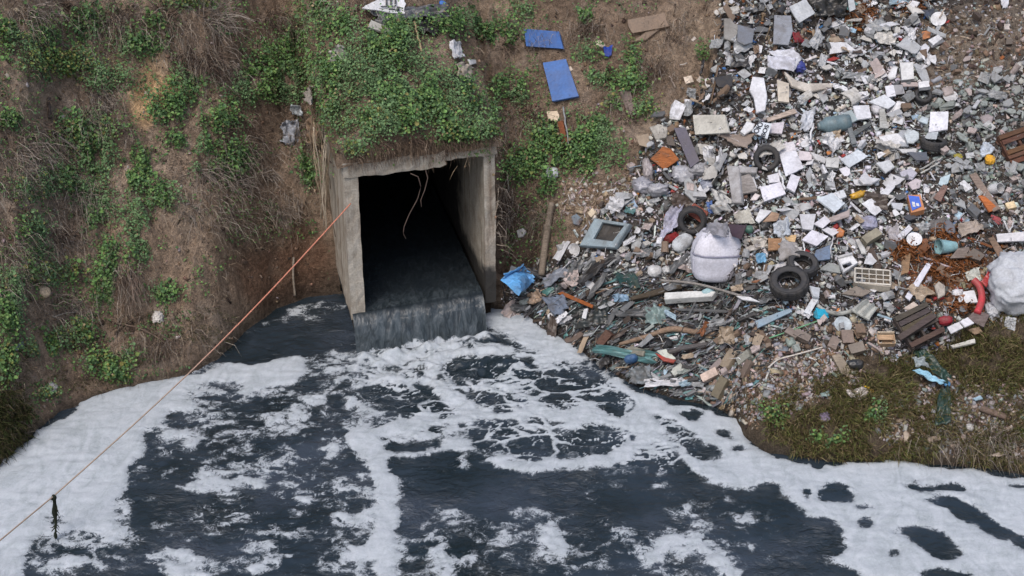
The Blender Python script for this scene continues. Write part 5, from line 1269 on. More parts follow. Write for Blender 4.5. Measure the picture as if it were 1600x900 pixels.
brick('tan_block', 'cream block right of the long taupe plank', 'block', 1578, 328, (14, 12, 9), srgb(214, 192, 154), PLASTIC, .1, lift=.1)
cloth('red_rag', 'dull red rag under the lower end of the taupe plank', 'rag', [(1548, 336), (1562, 338), (1566, 350), (1554, 348)], srgb(160, 80, 84), folds=.05)
def bucket():
    p, n = at(1478, 392, .12); s = mpp(p); t = tag(empty('teal_bucket'), 'pale teal bucket lying on its side in the scrap', 'bucket'); t.location = p
    ax = np.array([-.93, -.25, .12]); B = basis(ax); r0, r1, h = 12 * s, 8 * s, 15 * s
    V, F = lathe_geo([(r0 * .93, h * .98), (r1 * .9, -h * .9), (.001, -h * .9), (.001, -h), (r1, -h), (r0, h), (r0 * .95, h * 1.01)], 28); add('shell', mesh_from('shell', V @ B.T, F, smooth=False), PLASTIC, t, srgb(140, 178, 182))
    V, F = lathe_geo([(r0, h), (r0 * 1.07, h), (r0 * 1.07, h * .9), (r0, h * .88)], 28, True); add('rim', mesh_from('rim', V @ B.T, F, smooth=True), PLASTIC, t, srgb(120, 160, 168))
    a = np.linspace(0, math.pi, 16); arc = np.stack([r0 * 1.05 * np.cos(a), r0 * 1.05 * np.sin(a) * .5, h * .95 + .0 * a + r0 * .8 * np.sin(a)], -1)
    V, F = tube_geo(arc, .006, 5); add('handle', mesh_from('handle', V @ B.T, F, smooth=True), PLASTIC, t, DGREY)
bucket()
def drum():
    p, n = at(1302, 201, .14); s = mpp(p); t = tag(empty('teal_drum'), 'dull teal drum lying half buried in the upper heap', 'drum'); t.location = p
    B = basis(np.array([.97, .1, .12])); r, h = 13 * s, 24 * s
    prof = [(.001, -h), (r * .55, -h), (r * .62, -h * .8), (r * .93, -h * .62), (r, -h * .5), (r * .97, -h * .1), (r * 1.02, -h * .05), (r * 1.02, 0), (r * .97, h * .05), (r, h * .6), (r * 1.03, h * .64), (r * .99, h * .7), (r * .9, h), (.001, h * .98)]
    V, F = lathe_geo(prof, 28); add('drum_body', mesh_from('drum_body', V @ B.T, F, smooth=True), PLASTIC, t, srgb(104, 124, 130))
    V, F = lathe_geo([(.001, -h * 1.12), (r * .4, -h * 1.12), (r * .42, -h * 1.0), (r * .4, -h * .98)], 20); add('cap', mesh_from('cap', V @ B.T, F), PLASTIC, t, srgb(120, 138, 142))
drum()
def sign():
    t = tag(empty('lettered_sign'), 'small white sign with black letters tilted on the heap', 'sign')
    P, n = plane_fit([(1175, 205), (1186, 190), (1206, 193), (1199, 217)], .24)
    V, F = sheet_geo(P, n, .015, .004, 4, 0, 5); add('plate', mesh_from('plate', V, F), CLEAN, t, (.62, .66, .70))
    o = np.array([0, 0, CAM_Z])
    def on(px, py):
        d = raydir(px, py); return o + ((P.mean(0) + n * .008 - o) @ n) / (d @ n) * d
    for txt, a, b, hgt in (('OIO', (1183.5, 209.5), (1193, 193), 8.5), ('BOS', (1194.5, 215), (1201.5, 196.5), 7.0)):
        A, Bq = on(*a), on(*b); ex = (Bq - A); L = np.linalg.norm(ex); ex /= L; ey = np.cross(n, ex)
        c = bpy.data.curves.new('lettering', 'FONT'); c.body = txt; c.size = 1.0; c.extrude = .02; c.offset = .02
        ob = bpy.data.objects.new('lettering', c); col.objects.link(ob); c.materials.append(CLEAN); ob.color = (.03, .035, .05, 1)
        bpy.context.view_layer.update(); w = max(ob.dimensions.x, .01); hh = max(ob.dimensions.y, .01)
        M = Matrix.Identity(4)
        sx, sy = L / w, hgt * mpp(A) / hh
        for i in range(3): M[i][0] = ex[i] * sx; M[i][1] = ey[i] * sy; M[i][2] = n[i] * .1; M[i][3] = A[i]
        me = bpy.data.meshes.new_from_object(ob); bpy.data.objects.remove(ob); me.transform(M)
        me.materials.clear(); add('lettering', me, CLEAN, t, (.03, .035, .05))
sign()
def fronted_box():
    t = tag(empty('blue_fronted_box'), 'orange box with a blue printed front lying on the dump', 'box')
    P, n = plane_fit([(1418, 305), (1438, 304), (1445, 327), (1424, 332)], .2)
    V, F = sheet_geo(P, n, .12, .008, 5, 0, 6); add('box_body', mesh_from('box_body', V, F), CLEAN, t, srgb(190, 132, 92))
    c = P.mean(0); Q = c + (P - c) * np.array([[.92], [.7], [.6], [.85]]) + n * .012
    V, F = sheet_geo(Q, n, .006, .0, 3, 0, 7); add('printed_front', mesh_from('printed_front', V, F), CLEAN, t, srgb(72, 110, 205))
    for f in ((.30, .58), (.28, .74), (.66, .76)):
        q = Q[0] * (1 - f[0]) * (1 - f[1]) + Q[1] * f[0] * (1 - f[1]) + Q[2] * f[0] * f[1] + Q[3] * (1 - f[0]) * f[1] + n * .006
        ex = (Q[1] - Q[0]) * .13; ey = (Q[3] - Q[0]) * .09; V, F = box_geo(q, ex, ey, n * .003); add('white_mark', mesh_from('white_mark', V, F), CLEAN, t, WHITE)
fronted_box()
def seat_part():
    t, P, H, n = frame_thing('white slotted plastic seat part beside the flat tyre', [(1308, 404), (1331, 398), (1341, 411), (1318, 427)], [(1315, 414), (1329, 409), (1332, 414), (1319, 420)], WHITE, .2, .05, 'seat part', 'seat_part')
    P2, n2 = plane_fit([(1281, 420), (1296, 409), (1312, 414), (1314, 426)], .12)
    V, F = sheet_geo(P2, n2, .03, .04, 6, .05, 9); add('bracket', mesh_from('bracket', V, F), PLASTIC, t, srgb(150, 154, 152))
    V, F = tube_geo(np.array([P[0] + n * .03, P[1] + n * .03]), .025, 8); add('rail', mesh_from('rail', V, F, smooth=True), PLASTIC, t, WHITE)
seat_part()
def wire_crate():
    t = tag(empty('wire_crate'), 'white plastic crate with slatted sides lying in the heap', 'crate')
    P, n = plane_fit([(1336, 419), (1391, 423), (1391, 447), (1336, 441)], .16); ex = P[1] - P[0]; ey = P[3] - P[0]
    def bar(a, b, w=.014):
        V, F = tube_geo(np.array([a, b]), w, 4); add('bar', mesh_from('bar', V, F), PLASTIC, t, srgb(199, 193, 182))
    for v in (0, .36, .68, 1): bar(P[0] + ey * v, P[1] + ey * v, .016 if v in (0, 1) else .010)
    for u in np.linspace(0, 1, 6): bar(P[0] + ex * u, P[0] + ex * u + ey, .016 if u in (0, 1) else .008)
    Q = P - n * .14
    V, F = sheet_geo(Q, n, .01, .02, 5, 0, 3); add('base', mesh_from('base', V, F), PLASTIC, t, srgb(120, 110, 98))
    for k in range(4):
        V, F = sheet_geo(np.array([P[k], P[(k + 1) % 4], Q[(k + 1) % 4], Q[k]]), np.cross(P[(k + 1) % 4] - P[k], n) / np.linalg.norm(P[(k + 1) % 4] - P[k]), .012, .0, 2, 0, 3); add('side', mesh_from('side', V, F), PLASTIC, t, srgb(196, 186, 170))
wire_crate()
def bumper():
    P, n = plane_fit([(1330, 484), (1353, 467), (1374, 480), (1358, 500)], .14); t = tag(empty('ribbed_cover'), 'pale grey ribbed plastic cover in front of the white crate', 'cover')
    s = np.linspace(0, 1, 22); S, Tt = np.meshgrid(s, np.linspace(0, 1, 8))
    G = (1 - S)[..., None] * ((1 - Tt)[..., None] * P[0] + Tt[..., None] * P[3]) + S[..., None] * ((1 - Tt)[..., None] * P[1] + Tt[..., None] * P[2])
    G = G + (.035 * np.sign(np.sin(Tt * 14)) * sstep(0, .1, S) + .03 * np.sin(S * 3.1))[..., None] * n
    a = 22; V = np.concatenate([G.reshape(-1, 3), (G - n * .03).reshape(-1, 3)]); I = np.arange(a * 8).reshape(8, a); k = a * 8
    F = [(I[i, j], I[i, j + 1], I[i + 1, j + 1], I[i + 1, j]) for i in range(7) for j in range(a - 1)] + [(k + I[i, j], k + I[i + 1, j], k + I[i + 1, j + 1], k + I[i, j + 1]) for i in range(7) for j in range(a - 1)]
    rim = list(I[0]) + list(I[1:, -1]) + list(I[-1, -2::-1]) + list(I[-2:0:-1, 0]); F += [(x, k + x, k + y, y) for x, y in zip(rim, rim[1:] + rim[:1])]
    add('ribbed_shell', mesh_from('ribbed_shell', V, F), PLASTIC, t, srgb(176, 178, 172))
bumper()
stick('curved_trim', 'long curved grey trim strip ending at the ribbed plastic cover', 'trim', [(1277, 477), (1290, 486), (1312, 490), (1334, 485)], .035, srgb(168, 170, 164), PLASTIC, .1)
stick('red_hose', 'thick red hose bent beside the round grey sack', 'hose', [(1521, 437), (1531, 449), (1534, 468), (1527, 489)], .055, srgb(190, 62, 70), PLASTIC, .2, sides=12)
cloth('red_sleeve', 'wide red plastic sleeve between the hose and the round sack', 'sleeve', [(1532, 442), (1544, 424), (1552, 428), (1542, 450)], srgb(176, 54, 56), FILM, folds=.05, lift=.18)
cloth('white_scraps', 'white and green crumpled scraps above the white box', 'scraps', [(1508, 426), (1530, 420), (1534, 440), (1512, 440)], srgb(189, 191, 182), FILM, folds=.1)
lump('white_lump', 'crumpled white bag left of the white box', 'bag', 1495, 462, 9, 7, srgb(208, 206, 208), FILM, .6, .03, 71, .3)
lump('white_net', 'tangle of white netting below the round sack', 'netting', 1550, 488, 12, 14, srgb(172, 174, 178), FILM, .6, 0, 72, .45)
PO('beige_stone', 'beige flat stone among rusty scrap', 'stone', [(1460, 446), (1467, 439), (1477, 446), (1477, 460), (1466, 466)], srgb(176, 168, 158), PLASTIC, .06, .12)
lump('red_bottle', 'crushed red bottle on the black pallet', 'bottle', 1474, 513, 11, 7, srgb(150, 34, 52), PLASTIC, .7, .16, 73, .12)
B_('white_tile', 'white tile lying on the black pallet beside the red bottle', 'tile', [(1480, 511), (1498, 503), (1505, 512), (1486, 521)], srgb(209, 208, 212), lift=.3)
B_('white_tile', 'white tile further out beyond a dark batten at the pallet', 'tile', [(1500, 502), (1512, 496), (1522, 505), (1508, 511)], srgb(212, 210, 213), lift=.28)
PO('cream_scrap', 'torn cream board at the upper edge of the black pallet', 'board', [(1411, 482), (1428, 471), (1438, 479), (1424, 486)], srgb(206, 190, 178), CLEAN, .03, .24)
PO('tan_sheet', 'tan sheet at the grass edge below the dull brown board', 'sheet', [(1512, 514), (1530, 510), (1536, 518), (1524, 522)], srgb(158, 134, 112), WOOD, .03, .1)
def pallet(label, quad, color, ndeck, lift, skip=(), mat=WOOD):
    t = tag(empty('wooden_pallet'), label, 'pallet', 'pallets thrown on the dump')
    P, n = plane_fit(quad, lift); ex = P[1] - P[0]; ey = P[3] - P[0]; g = np.random.default_rng(ndeck)
    for k in range(ndeck):
        if k in skip: continue
        f = (k + .5) / ndeck; c = P[0] + ex * .5 + ey * f + n * .05 + ex * g.normal(0, .02)
        V, F = box_geo(c, ex * .5 * (1 - .1 * g.random()), ey * .36 / ndeck * (1 + .3 * g.random()), n * .014); V = V + g.normal(0, .005, V.shape)
        add('deck_board', mesh_from('deck_board', V, F), mat, t, tuple(c_ * (.8 + .5 * g.random()) for c_ in color))
    for f in (.06, .5, .94):
        V, F = box_geo(P[0] + ex * f + ey * .5 - n * .01, ex * .03, ey * .5, n * .045); add('bearer', mesh_from('bearer', V, F), mat, t, color)
    for f in (.1, .5, .9):
        V, F = box_geo(P[0] + ex * .5 + ey * f - n * .07, ex * .5, ey * .07, n * .013); add('bottom_board', mesh_from('bottom_board', V, F), mat, t, color)
pallet('blackened broken pallet lying at the edge of the grass', [(1394, 500), (1446, 474), (1482, 518), (1424, 548)], (.075, .062, .058), 6, .18, (4,))
pallet('rust brown pallet sunk in grey slates at the outer side', [(1556, 216), (1612, 196), (1632, 240), (1580, 262)], (.11, .055, .038), 6, .1, (2,))
def fallen_beam(): pass
B_('black_timber', 'broad blackened timber lying across the black pallet', 'timber', [(1402, 524), (1456, 489), (1464, 495), (1408, 531)], srgb(84, 74, 72), WOOD, lift=.34, thick=.05)
cloth('green_net', 'dark green shade net lying in the grass below the pallet', 'net', [(1424, 548), (1446, 548), (1484, 586), (1476, 602)], srgb(34, 62, 54), FILM, folds=.09, res=20)
cloth('blue_sheet', 'light blue plastic sheet on the dark green shade net', 'sheet', [(1425, 580), (1438, 575), (1477, 595), (1470, 601)], srgb(150, 196, 216), FILM, folds=.05, lift=.14)
cloth('grey_film', 'pale grey film above the light blue plastic sheet', 'film', [(1425, 560), (1440, 562), (1452, 576), (1430, 574)], srgb(138, 148, 150), FILM, folds=.08, lift=.1)
cloth('green_strip', 'dark green net strip trailing down the bank toward the foam', 'net', [(1470, 606), (1486, 606), (1484, 662), (1460, 664)], srgb(30, 58, 50), FILM, folds=.08, res=20, lift=.08)
lump('blue_scrap', 'bright blue scrap at the top of the green net strip', 'scrap', 1479, 604, 5, 5, srgb(70, 140, 190), FILM, .6, .05, 74, .3)
cloth('white_bag', 'white plastic bag lying in the grass beside a yellow rag', 'bag', [(1321, 610), (1356, 608), (1352, 620), (1328, 624)], srgb(191, 182, 176), FILM, folds=.07)
cloth('yellow_rag', 'bright yellow rag lying beside the white bag in the grass', 'rag', [(1350, 604), (1358, 603), (1367, 612), (1360, 614)], srgb(222, 180, 44), folds=.04)
cloth('teal_film', 'pale teal film scrap in the grass left of the white bag', 'film', [(1282, 614), (1294, 611), (1296, 619), (1284, 620)], srgb(156, 180, 178), FILM, folds=.04)
lump('purple_bag', 'small dark purple and white wrapper at the bank edge', 'wrapper', 1288, 655, 8, 8, srgb(120, 108, 128), FILM, .6, .02, 75, .3)
PO('leaf_stone', 'pointed pale stone at the lower grass bank', 'stone', [(1411, 676), (1416, 672), (1422, 680), (1418, 692), (1413, 690)], srgb(178, 160, 142), PLASTIC, .04, .05)
brick('bank_stone', 'long pale stone lying low on the bank beside the green strip', 'stone', 1458, 687, (20, 8, 8), srgb(170, 150, 132), PLASTIC, .2)
stick('bank_timber', 'grey weathered timber lying on the stony bank', 'timber', [(1532, 638), (1552, 645), (1573, 652)], .05, srgb(122, 104, 94), lift=.06)
PO('bank_tile', 'pale blue tile chip among the bank stones', 'tile', [(1520, 622), (1532, 617), (1536, 622), (1524, 625)], srgb(150, 176, 190), CLEAN)
PO('bank_card', 'pale flat card at the bottom of the bank', 'card', [(1542, 712), (1560, 707), (1572, 710), (1560, 714)], srgb(190, 172, 156), CLEAN)
lump('white_jug', 'small white jug among the bank stones', 'jug', 1514, 671, 6, 6, srgb(199, 197, 193), PLASTIC, .8, .03, 76, .1)
lump('pale_boulder', 'pale rounded stone on the weedy bank at the far side of the water', 'stone', 67, 457, 11, 9, srgb(186, 166, 138), PLASTIC, .6, 0, 77, .08)
lump('white_litter', 'little heap of white litter on the bank above the rope', 'litter', 247, 497, 9, 9, srgb(199, 193, 186), FILM, .5, 0, 78, .4)
lump('white_litter', 'small white litter near the tussock at the foam edge', 'litter', 80, 606, 9, 7, srgb(190, 186, 182), FILM, .5, 0, 79, .4)
cloth('pale_wrapper', 'pale bluish wrapper lying low on the weedy bank', 'wrapper', [(24, 540), (38, 534), (40, 542), (27, 548)], srgb(170, 180, 186), FILM, folds=.05)
# rust coloured heaps of shredded swarf
def rusty_heap(px, py, rx, ry, n, lab, seed):
    g = np.random.default_rng(seed); mb = MB()
    a = g.uniform(0, 2 * math.pi, n); q = np.sqrt(g.uniform(0, 1, n)); P = hit(px + rx * q * np.cos(a), py + ry * q * np.sin(a)); c = P.mean(0)
    for p in P:
        th = np.linspace(0, g.uniform(2, 5), 9); r = g.uniform(.03, .08); d = g.normal(0, 1, 3); d /= np.linalg.norm(d); B = basis(d + np.array([0, 0, .4]))
        pts = np.stack([r * np.cos(th), r * np.sin(th), th * .02], -1) @ B.T + p + np.array([0, 0, g.uniform(0, .12)])
        cc = np.array([.22, .085, .03]) * g.uniform(.5, 1.4); V, F = tube_geo(pts, .009, 3, False); mb.add(V - c, F, cc)
    o = add('rusty_swarf', mb.mesh('rusty_swarf', False, True), JUNK); o.location = c; tag(o, lab, 'scrap metal', 'rust coloured heaps of swarf')
for r_ in [(1420, 400, 36, 16, 230, 'rusty curled swarf around the white oval dish and tan plank', 1), (1475, 372, 18, 9, 90, 'rusty coil heap above the teal bucket', 2), (1475, 430, 26, 18, 180, 'rusty curled swarf beside the long white plank', 3),
           (1520, 415, 16, 10, 70, 'rusty swarf heap next to the taupe torn panel', 4), (1500, 485, 22, 12, 90, 'rusty swarf under the white box and red hose', 5), (1345, 30, 22, 14, 110, 'rusty swarf heap by the narrow pale board at the top', 6), (1425, 12, 26, 14, 90, 'rusty swarf at the top rim beside the slate rag', 7)]:
    rusty_heap(*r_)
# ---------------------------------------------------------------- landmarks for telling loose pieces apart
def px_of(o):
    if o.type == 'MESH': c = np.array(o.location)
    else:
        ch = [c for c in o.children if c.type == 'MESH']
        v = np.array(ch[0].bound_box).mean(0); c = np.array(o.location) + v if np.linalg.norm(v) < 12 else v
    p = project(c[0], c[1], c[2]); return float(p[0]), float(p[1])
_names = {}
for o in ITEMS: _names.setdefault(o.name.split('.')[0], []).append(o)
LM = [(k.replace('_', ' '), *px_of(v[0])) for k, v in _names.items() if len(v) == 1 and k not in ('rope', 'concrete_culvert', 'hanging_root')]
LM_BANK = [('bare orange clay patch', 245, 135), ('culvert side wall', 515, 330), ('far end of the foam edge', 60, 660), ('hanging end of the rope', 470, 420), ('upper photo corner', 10, 8), ('long grey tarpaulin', 640, 25),
           ('tilted blue board', 876, 125), ('culvert roof slab', 655, 250), ('torn grey bag', 455, 212), ('pale rounded stone', 67, 457), ('white litter heap', 247, 497), ('wooden post', 855, 370), ('dark undercut bank', 440, 435), ('white ribbed rag', 713, 78),
           ('tussock at the foam', 25, 650), ('photo edge', 0, 330), ('rusty twig fan', 205, 450), ('brown slab', 982, 160), ('upper blue board', 850, 60)]
USED = {}
def auto_label(front, px, py, marks, noun_tail=''):
    d = sorted(marks, key=lambda m: (m[1] - px) ** 2 + (m[2] - py) ** 2)[:9]
    for far in (False, True):
        for nm, mx, my in d:
            dx, dy = px - mx, py - my
            dist = math.hypot(dx, dy)
            if abs(dy) > abs(dx): rel = 'above' if dy < 0 else 'below'
            else: rel = 'nearer the culvert than' if (abs(px - 650) < abs(mx - 650)) else 'further out than'
            pre = '' if not far else ('close ' if dist < 30 else 'well ') if rel in ('above', 'below') else ''
            lab = f'{front} {pre}{rel} the {nm}'
            if len(lab.split()) <= 16 and lab not in USED:
                USED[lab] = 1; return lab
    return lab

# ---------------------------------------------------------------- loose pieces: shapes
def shard_shape(k, g, thick):
    a = np.sort(g.uniform(0, 2 * math.pi, k)) * .6 + np.arange(k) * 2 * math.pi / k * .4
    r = g.uniform(.36, .56, k); P = np.stack([r * np.cos(a) * g.uniform(.7, 1.2), r * np.sin(a)], -1)
    top = np.c_[P * .94, np.full(k, thick / 2) + g.normal(0, .015, k)]; mid = np.c_[P, np.full(k, thick * .3)]; bot = np.c_[P * g.uniform(.9, 1.02), np.full(k, -thick / 2)]
    V = np.concatenate([top, mid, bot]); F = [tuple(range(k)), tuple(range(2 * k, 3 * k))[::-1]]
    for i in range(k):
        j = (i + 1) % k; F += [(k + i, k + j, j, i), (2 * k + i, 2 * k + j, k + j, k + i)]
    return V, F
def chunk_shape(g, e=(1, .8, .6)):
    V, F = box_geo((0, 0, 0), (.45 * e[0], 0, 0), (0, .45 * e[1], 0), (0, 0, .45 * e[2])); V = np.array(V); V += g.normal(0, .07, V.shape); return V, F
def slat_shape(g, w=.12, t=.05):
    V, F = box_geo((0, 0, 0), (.5, 0, 0), (0, w / 2, 0), (0, 0, t / 2)); V = np.array(V); V += g.normal(0, .012, V.shape); V[:, 1] *= 1 + .4 * (V[:, 0] > 0) * g.random(); return V, F
def curl_shape(g):
    n = 7; a = np.linspace(-.2, g.uniform(1.8, 3.4), n); r = g.uniform(.25, .4); L = g.uniform(.3, .55); V = []
    for rr in (r, r * .88):
        for s in (-1, 1):
            for q in a: V.append((s * L, rr * math.cos(q) * (1 + .2 * (s > 0)), rr * math.sin(q) - .1))
    F = []; 
    for i in range(n - 1):
        F += [(i, i + 1, n + i + 1, n + i), (2 * n + i, 3 * n + i, 3 * n + i + 1, 2 * n + i + 1), (i, 2 * n + i, 2 * n + i + 1, i + 1), (n + i, n + i + 1, 3 * n + i + 1, 3 * n + i)]
    F += [(0, n, 3 * n, 2 * n), (n - 1, 3 * n - 1, 4 * n - 1, 2 * n - 1)]
    return np.array(V), F
def film_shape(g, n=6, amp=.16):
    s = np.linspace(-.5, .5, n); S, Tt = np.meshgrid(s, s); sd = int(g.integers(1000))
    e = 1 + .35 * fbm(S * 3 + sd, Tt * 3, 2, sd); Z = amp * 1.6 * np.abs(fbm(S * 3.5 + sd, Tt * 3.5, 3, sd + 1)); V = np.stack([S * e, Tt * e * .8, Z], -1).reshape(-1, 3)
    V = np.concatenate([V, V - np.array([0, 0, .03])]); I = np.arange(n * n).reshape(n, n); k = n * n
    F = [(I[i, j], I[i, j + 1], I[i + 1, j + 1], I[i + 1, j]) for i in range(n - 1) for j in range(n - 1)] + [(k + I[i, j], k + I[i + 1, j], k + I[i + 1, j + 1], k + I[i, j + 1]) for i in range(n - 1) for j in range(n - 1)]
    rim = list(I[0]) + list(I[1:, -1]) + list(I[-1, -2::-1]) + list(I[-2:0:-1, 0]); F += [(x, k + x, k + y, y) for x, y in zip(rim, rim[1:] + rim[:1])]
    return V, F
def sheet_shape(g, res=5):
    c = np.array([(-.5, -.4, 0), (.5, -.4, 0), (.5, .4, 0), (-.5, .4, 0)]) + np.c_[g.normal(0, .07, (4, 2)), g.normal(0, .04, 4)]
    if g.random() < .5: c[2, :2] *= g.uniform(.5, .9)
    return sheet_geo(c, np.array([0, 0, 1.]), g.uniform(.025, .07), .05, res, .05, int(g.integers(1000)))
g0 = np.random.default_rng(99)
SHAPES = {'tile_shard': [shard_shape(int(g0.integers(4, 7)), g0, g0.uniform(.07, .16)) for _ in range(12)],
          'slate_shard': [shard_shape(int(g0.integers(4, 8)), g0, g0.uniform(.12, .26)) for _ in range(12)],
          'stone_chunk': [chunk_shape(g0, (1, g0.uniform(.6, 1), g0.uniform(.4, .8))) for _ in range(10)],
          'wood_piece': [slat_shape(g0, g0.uniform(.07, .2), g0.uniform(.03, .08)) for _ in range(8)],
          'plastic_piece': [curl_shape(g0) for _ in range(6)] + [shard_shape(6, g0, .3) for _ in range(3)],
          'film_scrap': [film_shape(g0, 8, .26) for _ in range(10)],
          'sheet_piece': [sheet_shape(g0) for _ in range(10)]}
LOWSH = dict(SHAPES, film_scrap=[film_shape(g0, 4, .26) for _ in range(10)], sheet_piece=[sheet_shape(g0, 2) for _ in range(10)])
ADJ = {'tile_shard': ['jagged', 'angular', 'broken', 'chipped', 'pointed', 'slanted', 'squarish', 'lopsided', 'flat', 'uneven', 'skewed', 'narrow'], 'slate_shard': ['jagged', 'angular', 'broken', 'chipped', 'pointed', 'slanted', 'squarish', 'lopsided', 'flat', 'uneven', 'thick', 'narrow'],
       'stone_chunk': ['blocky', 'squat', 'angular', 'boxy', 'rough', 'stubby', 'broad', 'oblong', 'knobbly', 'chunky'], 'wood_piece': ['slim', 'narrow', 'wide', 'short', 'tapered', 'thin', 'straight', 'plain'],
       'plastic_piece': ['curved', 'hollow', 'rolled', 'arched', 'bent', 'shallow', 'thick', 'blocky', 'angular'], 'sheet_piece': ['oblong', 'slightly bent', 'squarish', 'torn', 'warped', 'wide', 'clipped', 'stubby', 'uneven', 'plain'], 'film_scrap': ['crumpled', 'wrinkled', 'torn', 'loose', 'folded', 'creased', 'ragged', 'rumpled', 'puckered', 'twisted']}
PAL = {'white': (.64, .64, .66), 'off white': (.52, .50, .465), 'pale grey': (.40, .41, .42), 'grey': (.30, .31, .315), 'dark grey': (.13, .135, .14), 'black': (.035, .035, .038), 'grey green': (.27, .30, .28), 'brown': (.19, .13, .09), 'dark brown': (.07, .05, .04),
       'rust brown': (.22, .085, .035), 'tan': (.36, .28, .20), 'pinkish grey': (.42, .35, .33), 'blue': (.06, .16, .38), 'pale blue': (.34, .46, .54), 'red': (.34, .05, .045), 'teal': (.10, .22, .22), 'orange': (.48, .18, .05), 'green': (.05, .16, .09)}
CN = list(PAL); CV = np.array([PAL[k] for k in CN])
def wts(**k):
    w = np.zeros(len(CN))
    for n, v in k.items(): w[CN.index(n.replace('_', ' '))] = v
    return w / w.sum()
Z_WHITE = [(1150, 130), (1240, 60), (1300, 95), (1370, 60), (1400, 20), (1440, 40), (1440, 130), (1430, 220), (1480, 300), (1450, 350), (1300, 420), (1180, 420), (1140, 330), (1080, 300), (1100, 220)]
Z_SLATE = [(1440, 150), (1500, 120), (1600, 115), (1720, 115), (1720, 330), (1520, 290), (1440, 240)]
Z_FINE = [(1455, -90), (1800, -90), (1800, 120), (1500, 125), (1450, 145), (1440, 100), (1470, 60)]
Z_RUST = [(1390, 370), (1560, 360), (1560, 500), (1440, 480)]
Z_WET = [(775, 440), (950, 420), (1080, 430), (1200, 440), (1235, 500), (1150, 640), (1000, 615), (880, 545)]
Z_STONY = [(1120, 540), (1180, 500), (1330, 500), (1400, 540), (1380, 565), (1200, 650), (1100, 640)]
Z_DARK = [(1130, -90), (1330, -90), (1300, 90), (1200, 120), (1170, 220), (1060, 240), (1040, 190), (1100, 100)]
WZ = [wts(white=.17, off_white=.14, pale_grey=.20, grey=.22, dark_grey=.16, brown=.08, dark_brown=.08, tan=.06, pinkish_grey=.05, pale_blue=.02, red=.01, blue=.01, orange=.005, teal=.01),
      wts(white=.42, off_white=.20, pale_grey=.18, grey=.09, dark_grey=.09, brown=.03, dark_brown=.03, tan=.03, pinkish_grey=.05, pale_blue=.02, red=.005, blue=.006, orange=.004),
      wts(grey_green=.42, grey=.24, pale_grey=.12, dark_grey=.10, pinkish_grey=.10, off_white=.02),
      wts(brown=.32, dark_brown=.22, pinkish_grey=.15, grey=.15, tan=.10, off_white=.03, rust_brown=.03),
      wts(rust_brown=.30, brown=.18, dark_brown=.16, grey=.10, pale_grey=.08, white=.05, tan=.08, dark_grey=.05, red=.015),
      wts(black=.26, dark_grey=.34, grey=.13, grey_green=.07, dark_brown=.09, brown=.05, pale_grey=.06, white=.045, teal=.035, pale_blue=.03, tan=.04, rust_brown=.01),
      wts(brown=.22, pinkish_grey=.25, tan=.14, grey=.16, dark_brown=.10, grey_green=.08, off_white=.04),
      wts(dark_grey=.22, black=.14, grey=.2, brown=.12, pale_grey=.14, white=.13, tan=.09, rust_brown=.05, off_white=.03, blue=.01)]
CUM = np.cumsum(np.array(WZ), 1)
def zone_of(px, py, g):
    qx = px + g.normal(0, 9, px.shape); qy = py + g.normal(0, 9, px.shape); z = np.zeros(px.shape, int)
    for i, P in ((1, Z_WHITE), (7, Z_DARK), (3, Z_FINE), (2, Z_SLATE), (4, Z_RUST), (5, Z_WET), (6, Z_STONY)): z[inpoly(qx, qy, P)] = i
    return z
# kinds per zone: tile, slate, stone, wood, plastic, film
KN = list(SHAPES)
WK = np.array([[.22, .12, .16, .12, .14, .16, .10], [.24, .04, .09, .07, .13, .15, .36], [.08, .62, .20, .02, .03, .03, .02], [.06, .2, .6, .08, .03, .03, 0], [.12, .1, .2, .22, .16, .2, .06], [.08, .10, .06, .28, .1, .36, .04], [.06, .24, .54, .1, .03, .03, .01], [.14, .12, .12, .16, .12, .28, .08]]); CK = np.cumsum(WK, 1)
def pick(cum, z, g):
    u = g.random(len(z)); return np.minimum((u[:, None] > cum[z] / cum[z][:, -1:]).sum(1), cum.shape[1] - 1)
def sample_px(n, poly, g, box):
    out = []
    while sum(len(o) for o in out) < n:
        q = np.c_[g.uniform(box[0], box[2], n * 2), g.uniform(box[1], box[3], n * 2)]; out.append(q[inpoly(q[:, 0] + g.normal(0, 7, len(q)), q[:, 1] + g.normal(0, 7, len(q)), poly)])
    return np.concatenate(out)[:n]
def frames(nrm, spin):
    a = np.cross(np.array([0, 1, 0.]), nrm); a /= np.linalg.norm(a, axis=1)[:, None] + 1e-9; b = np.cross(nrm, a)
    c, s = np.cos(spin)[:, None], np.sin(spin)[:, None]
    return np.stack([a * c + b * s, -a * s + b * c, nrm], 2)
GB_BOX = (780, -60, 1680, 640)
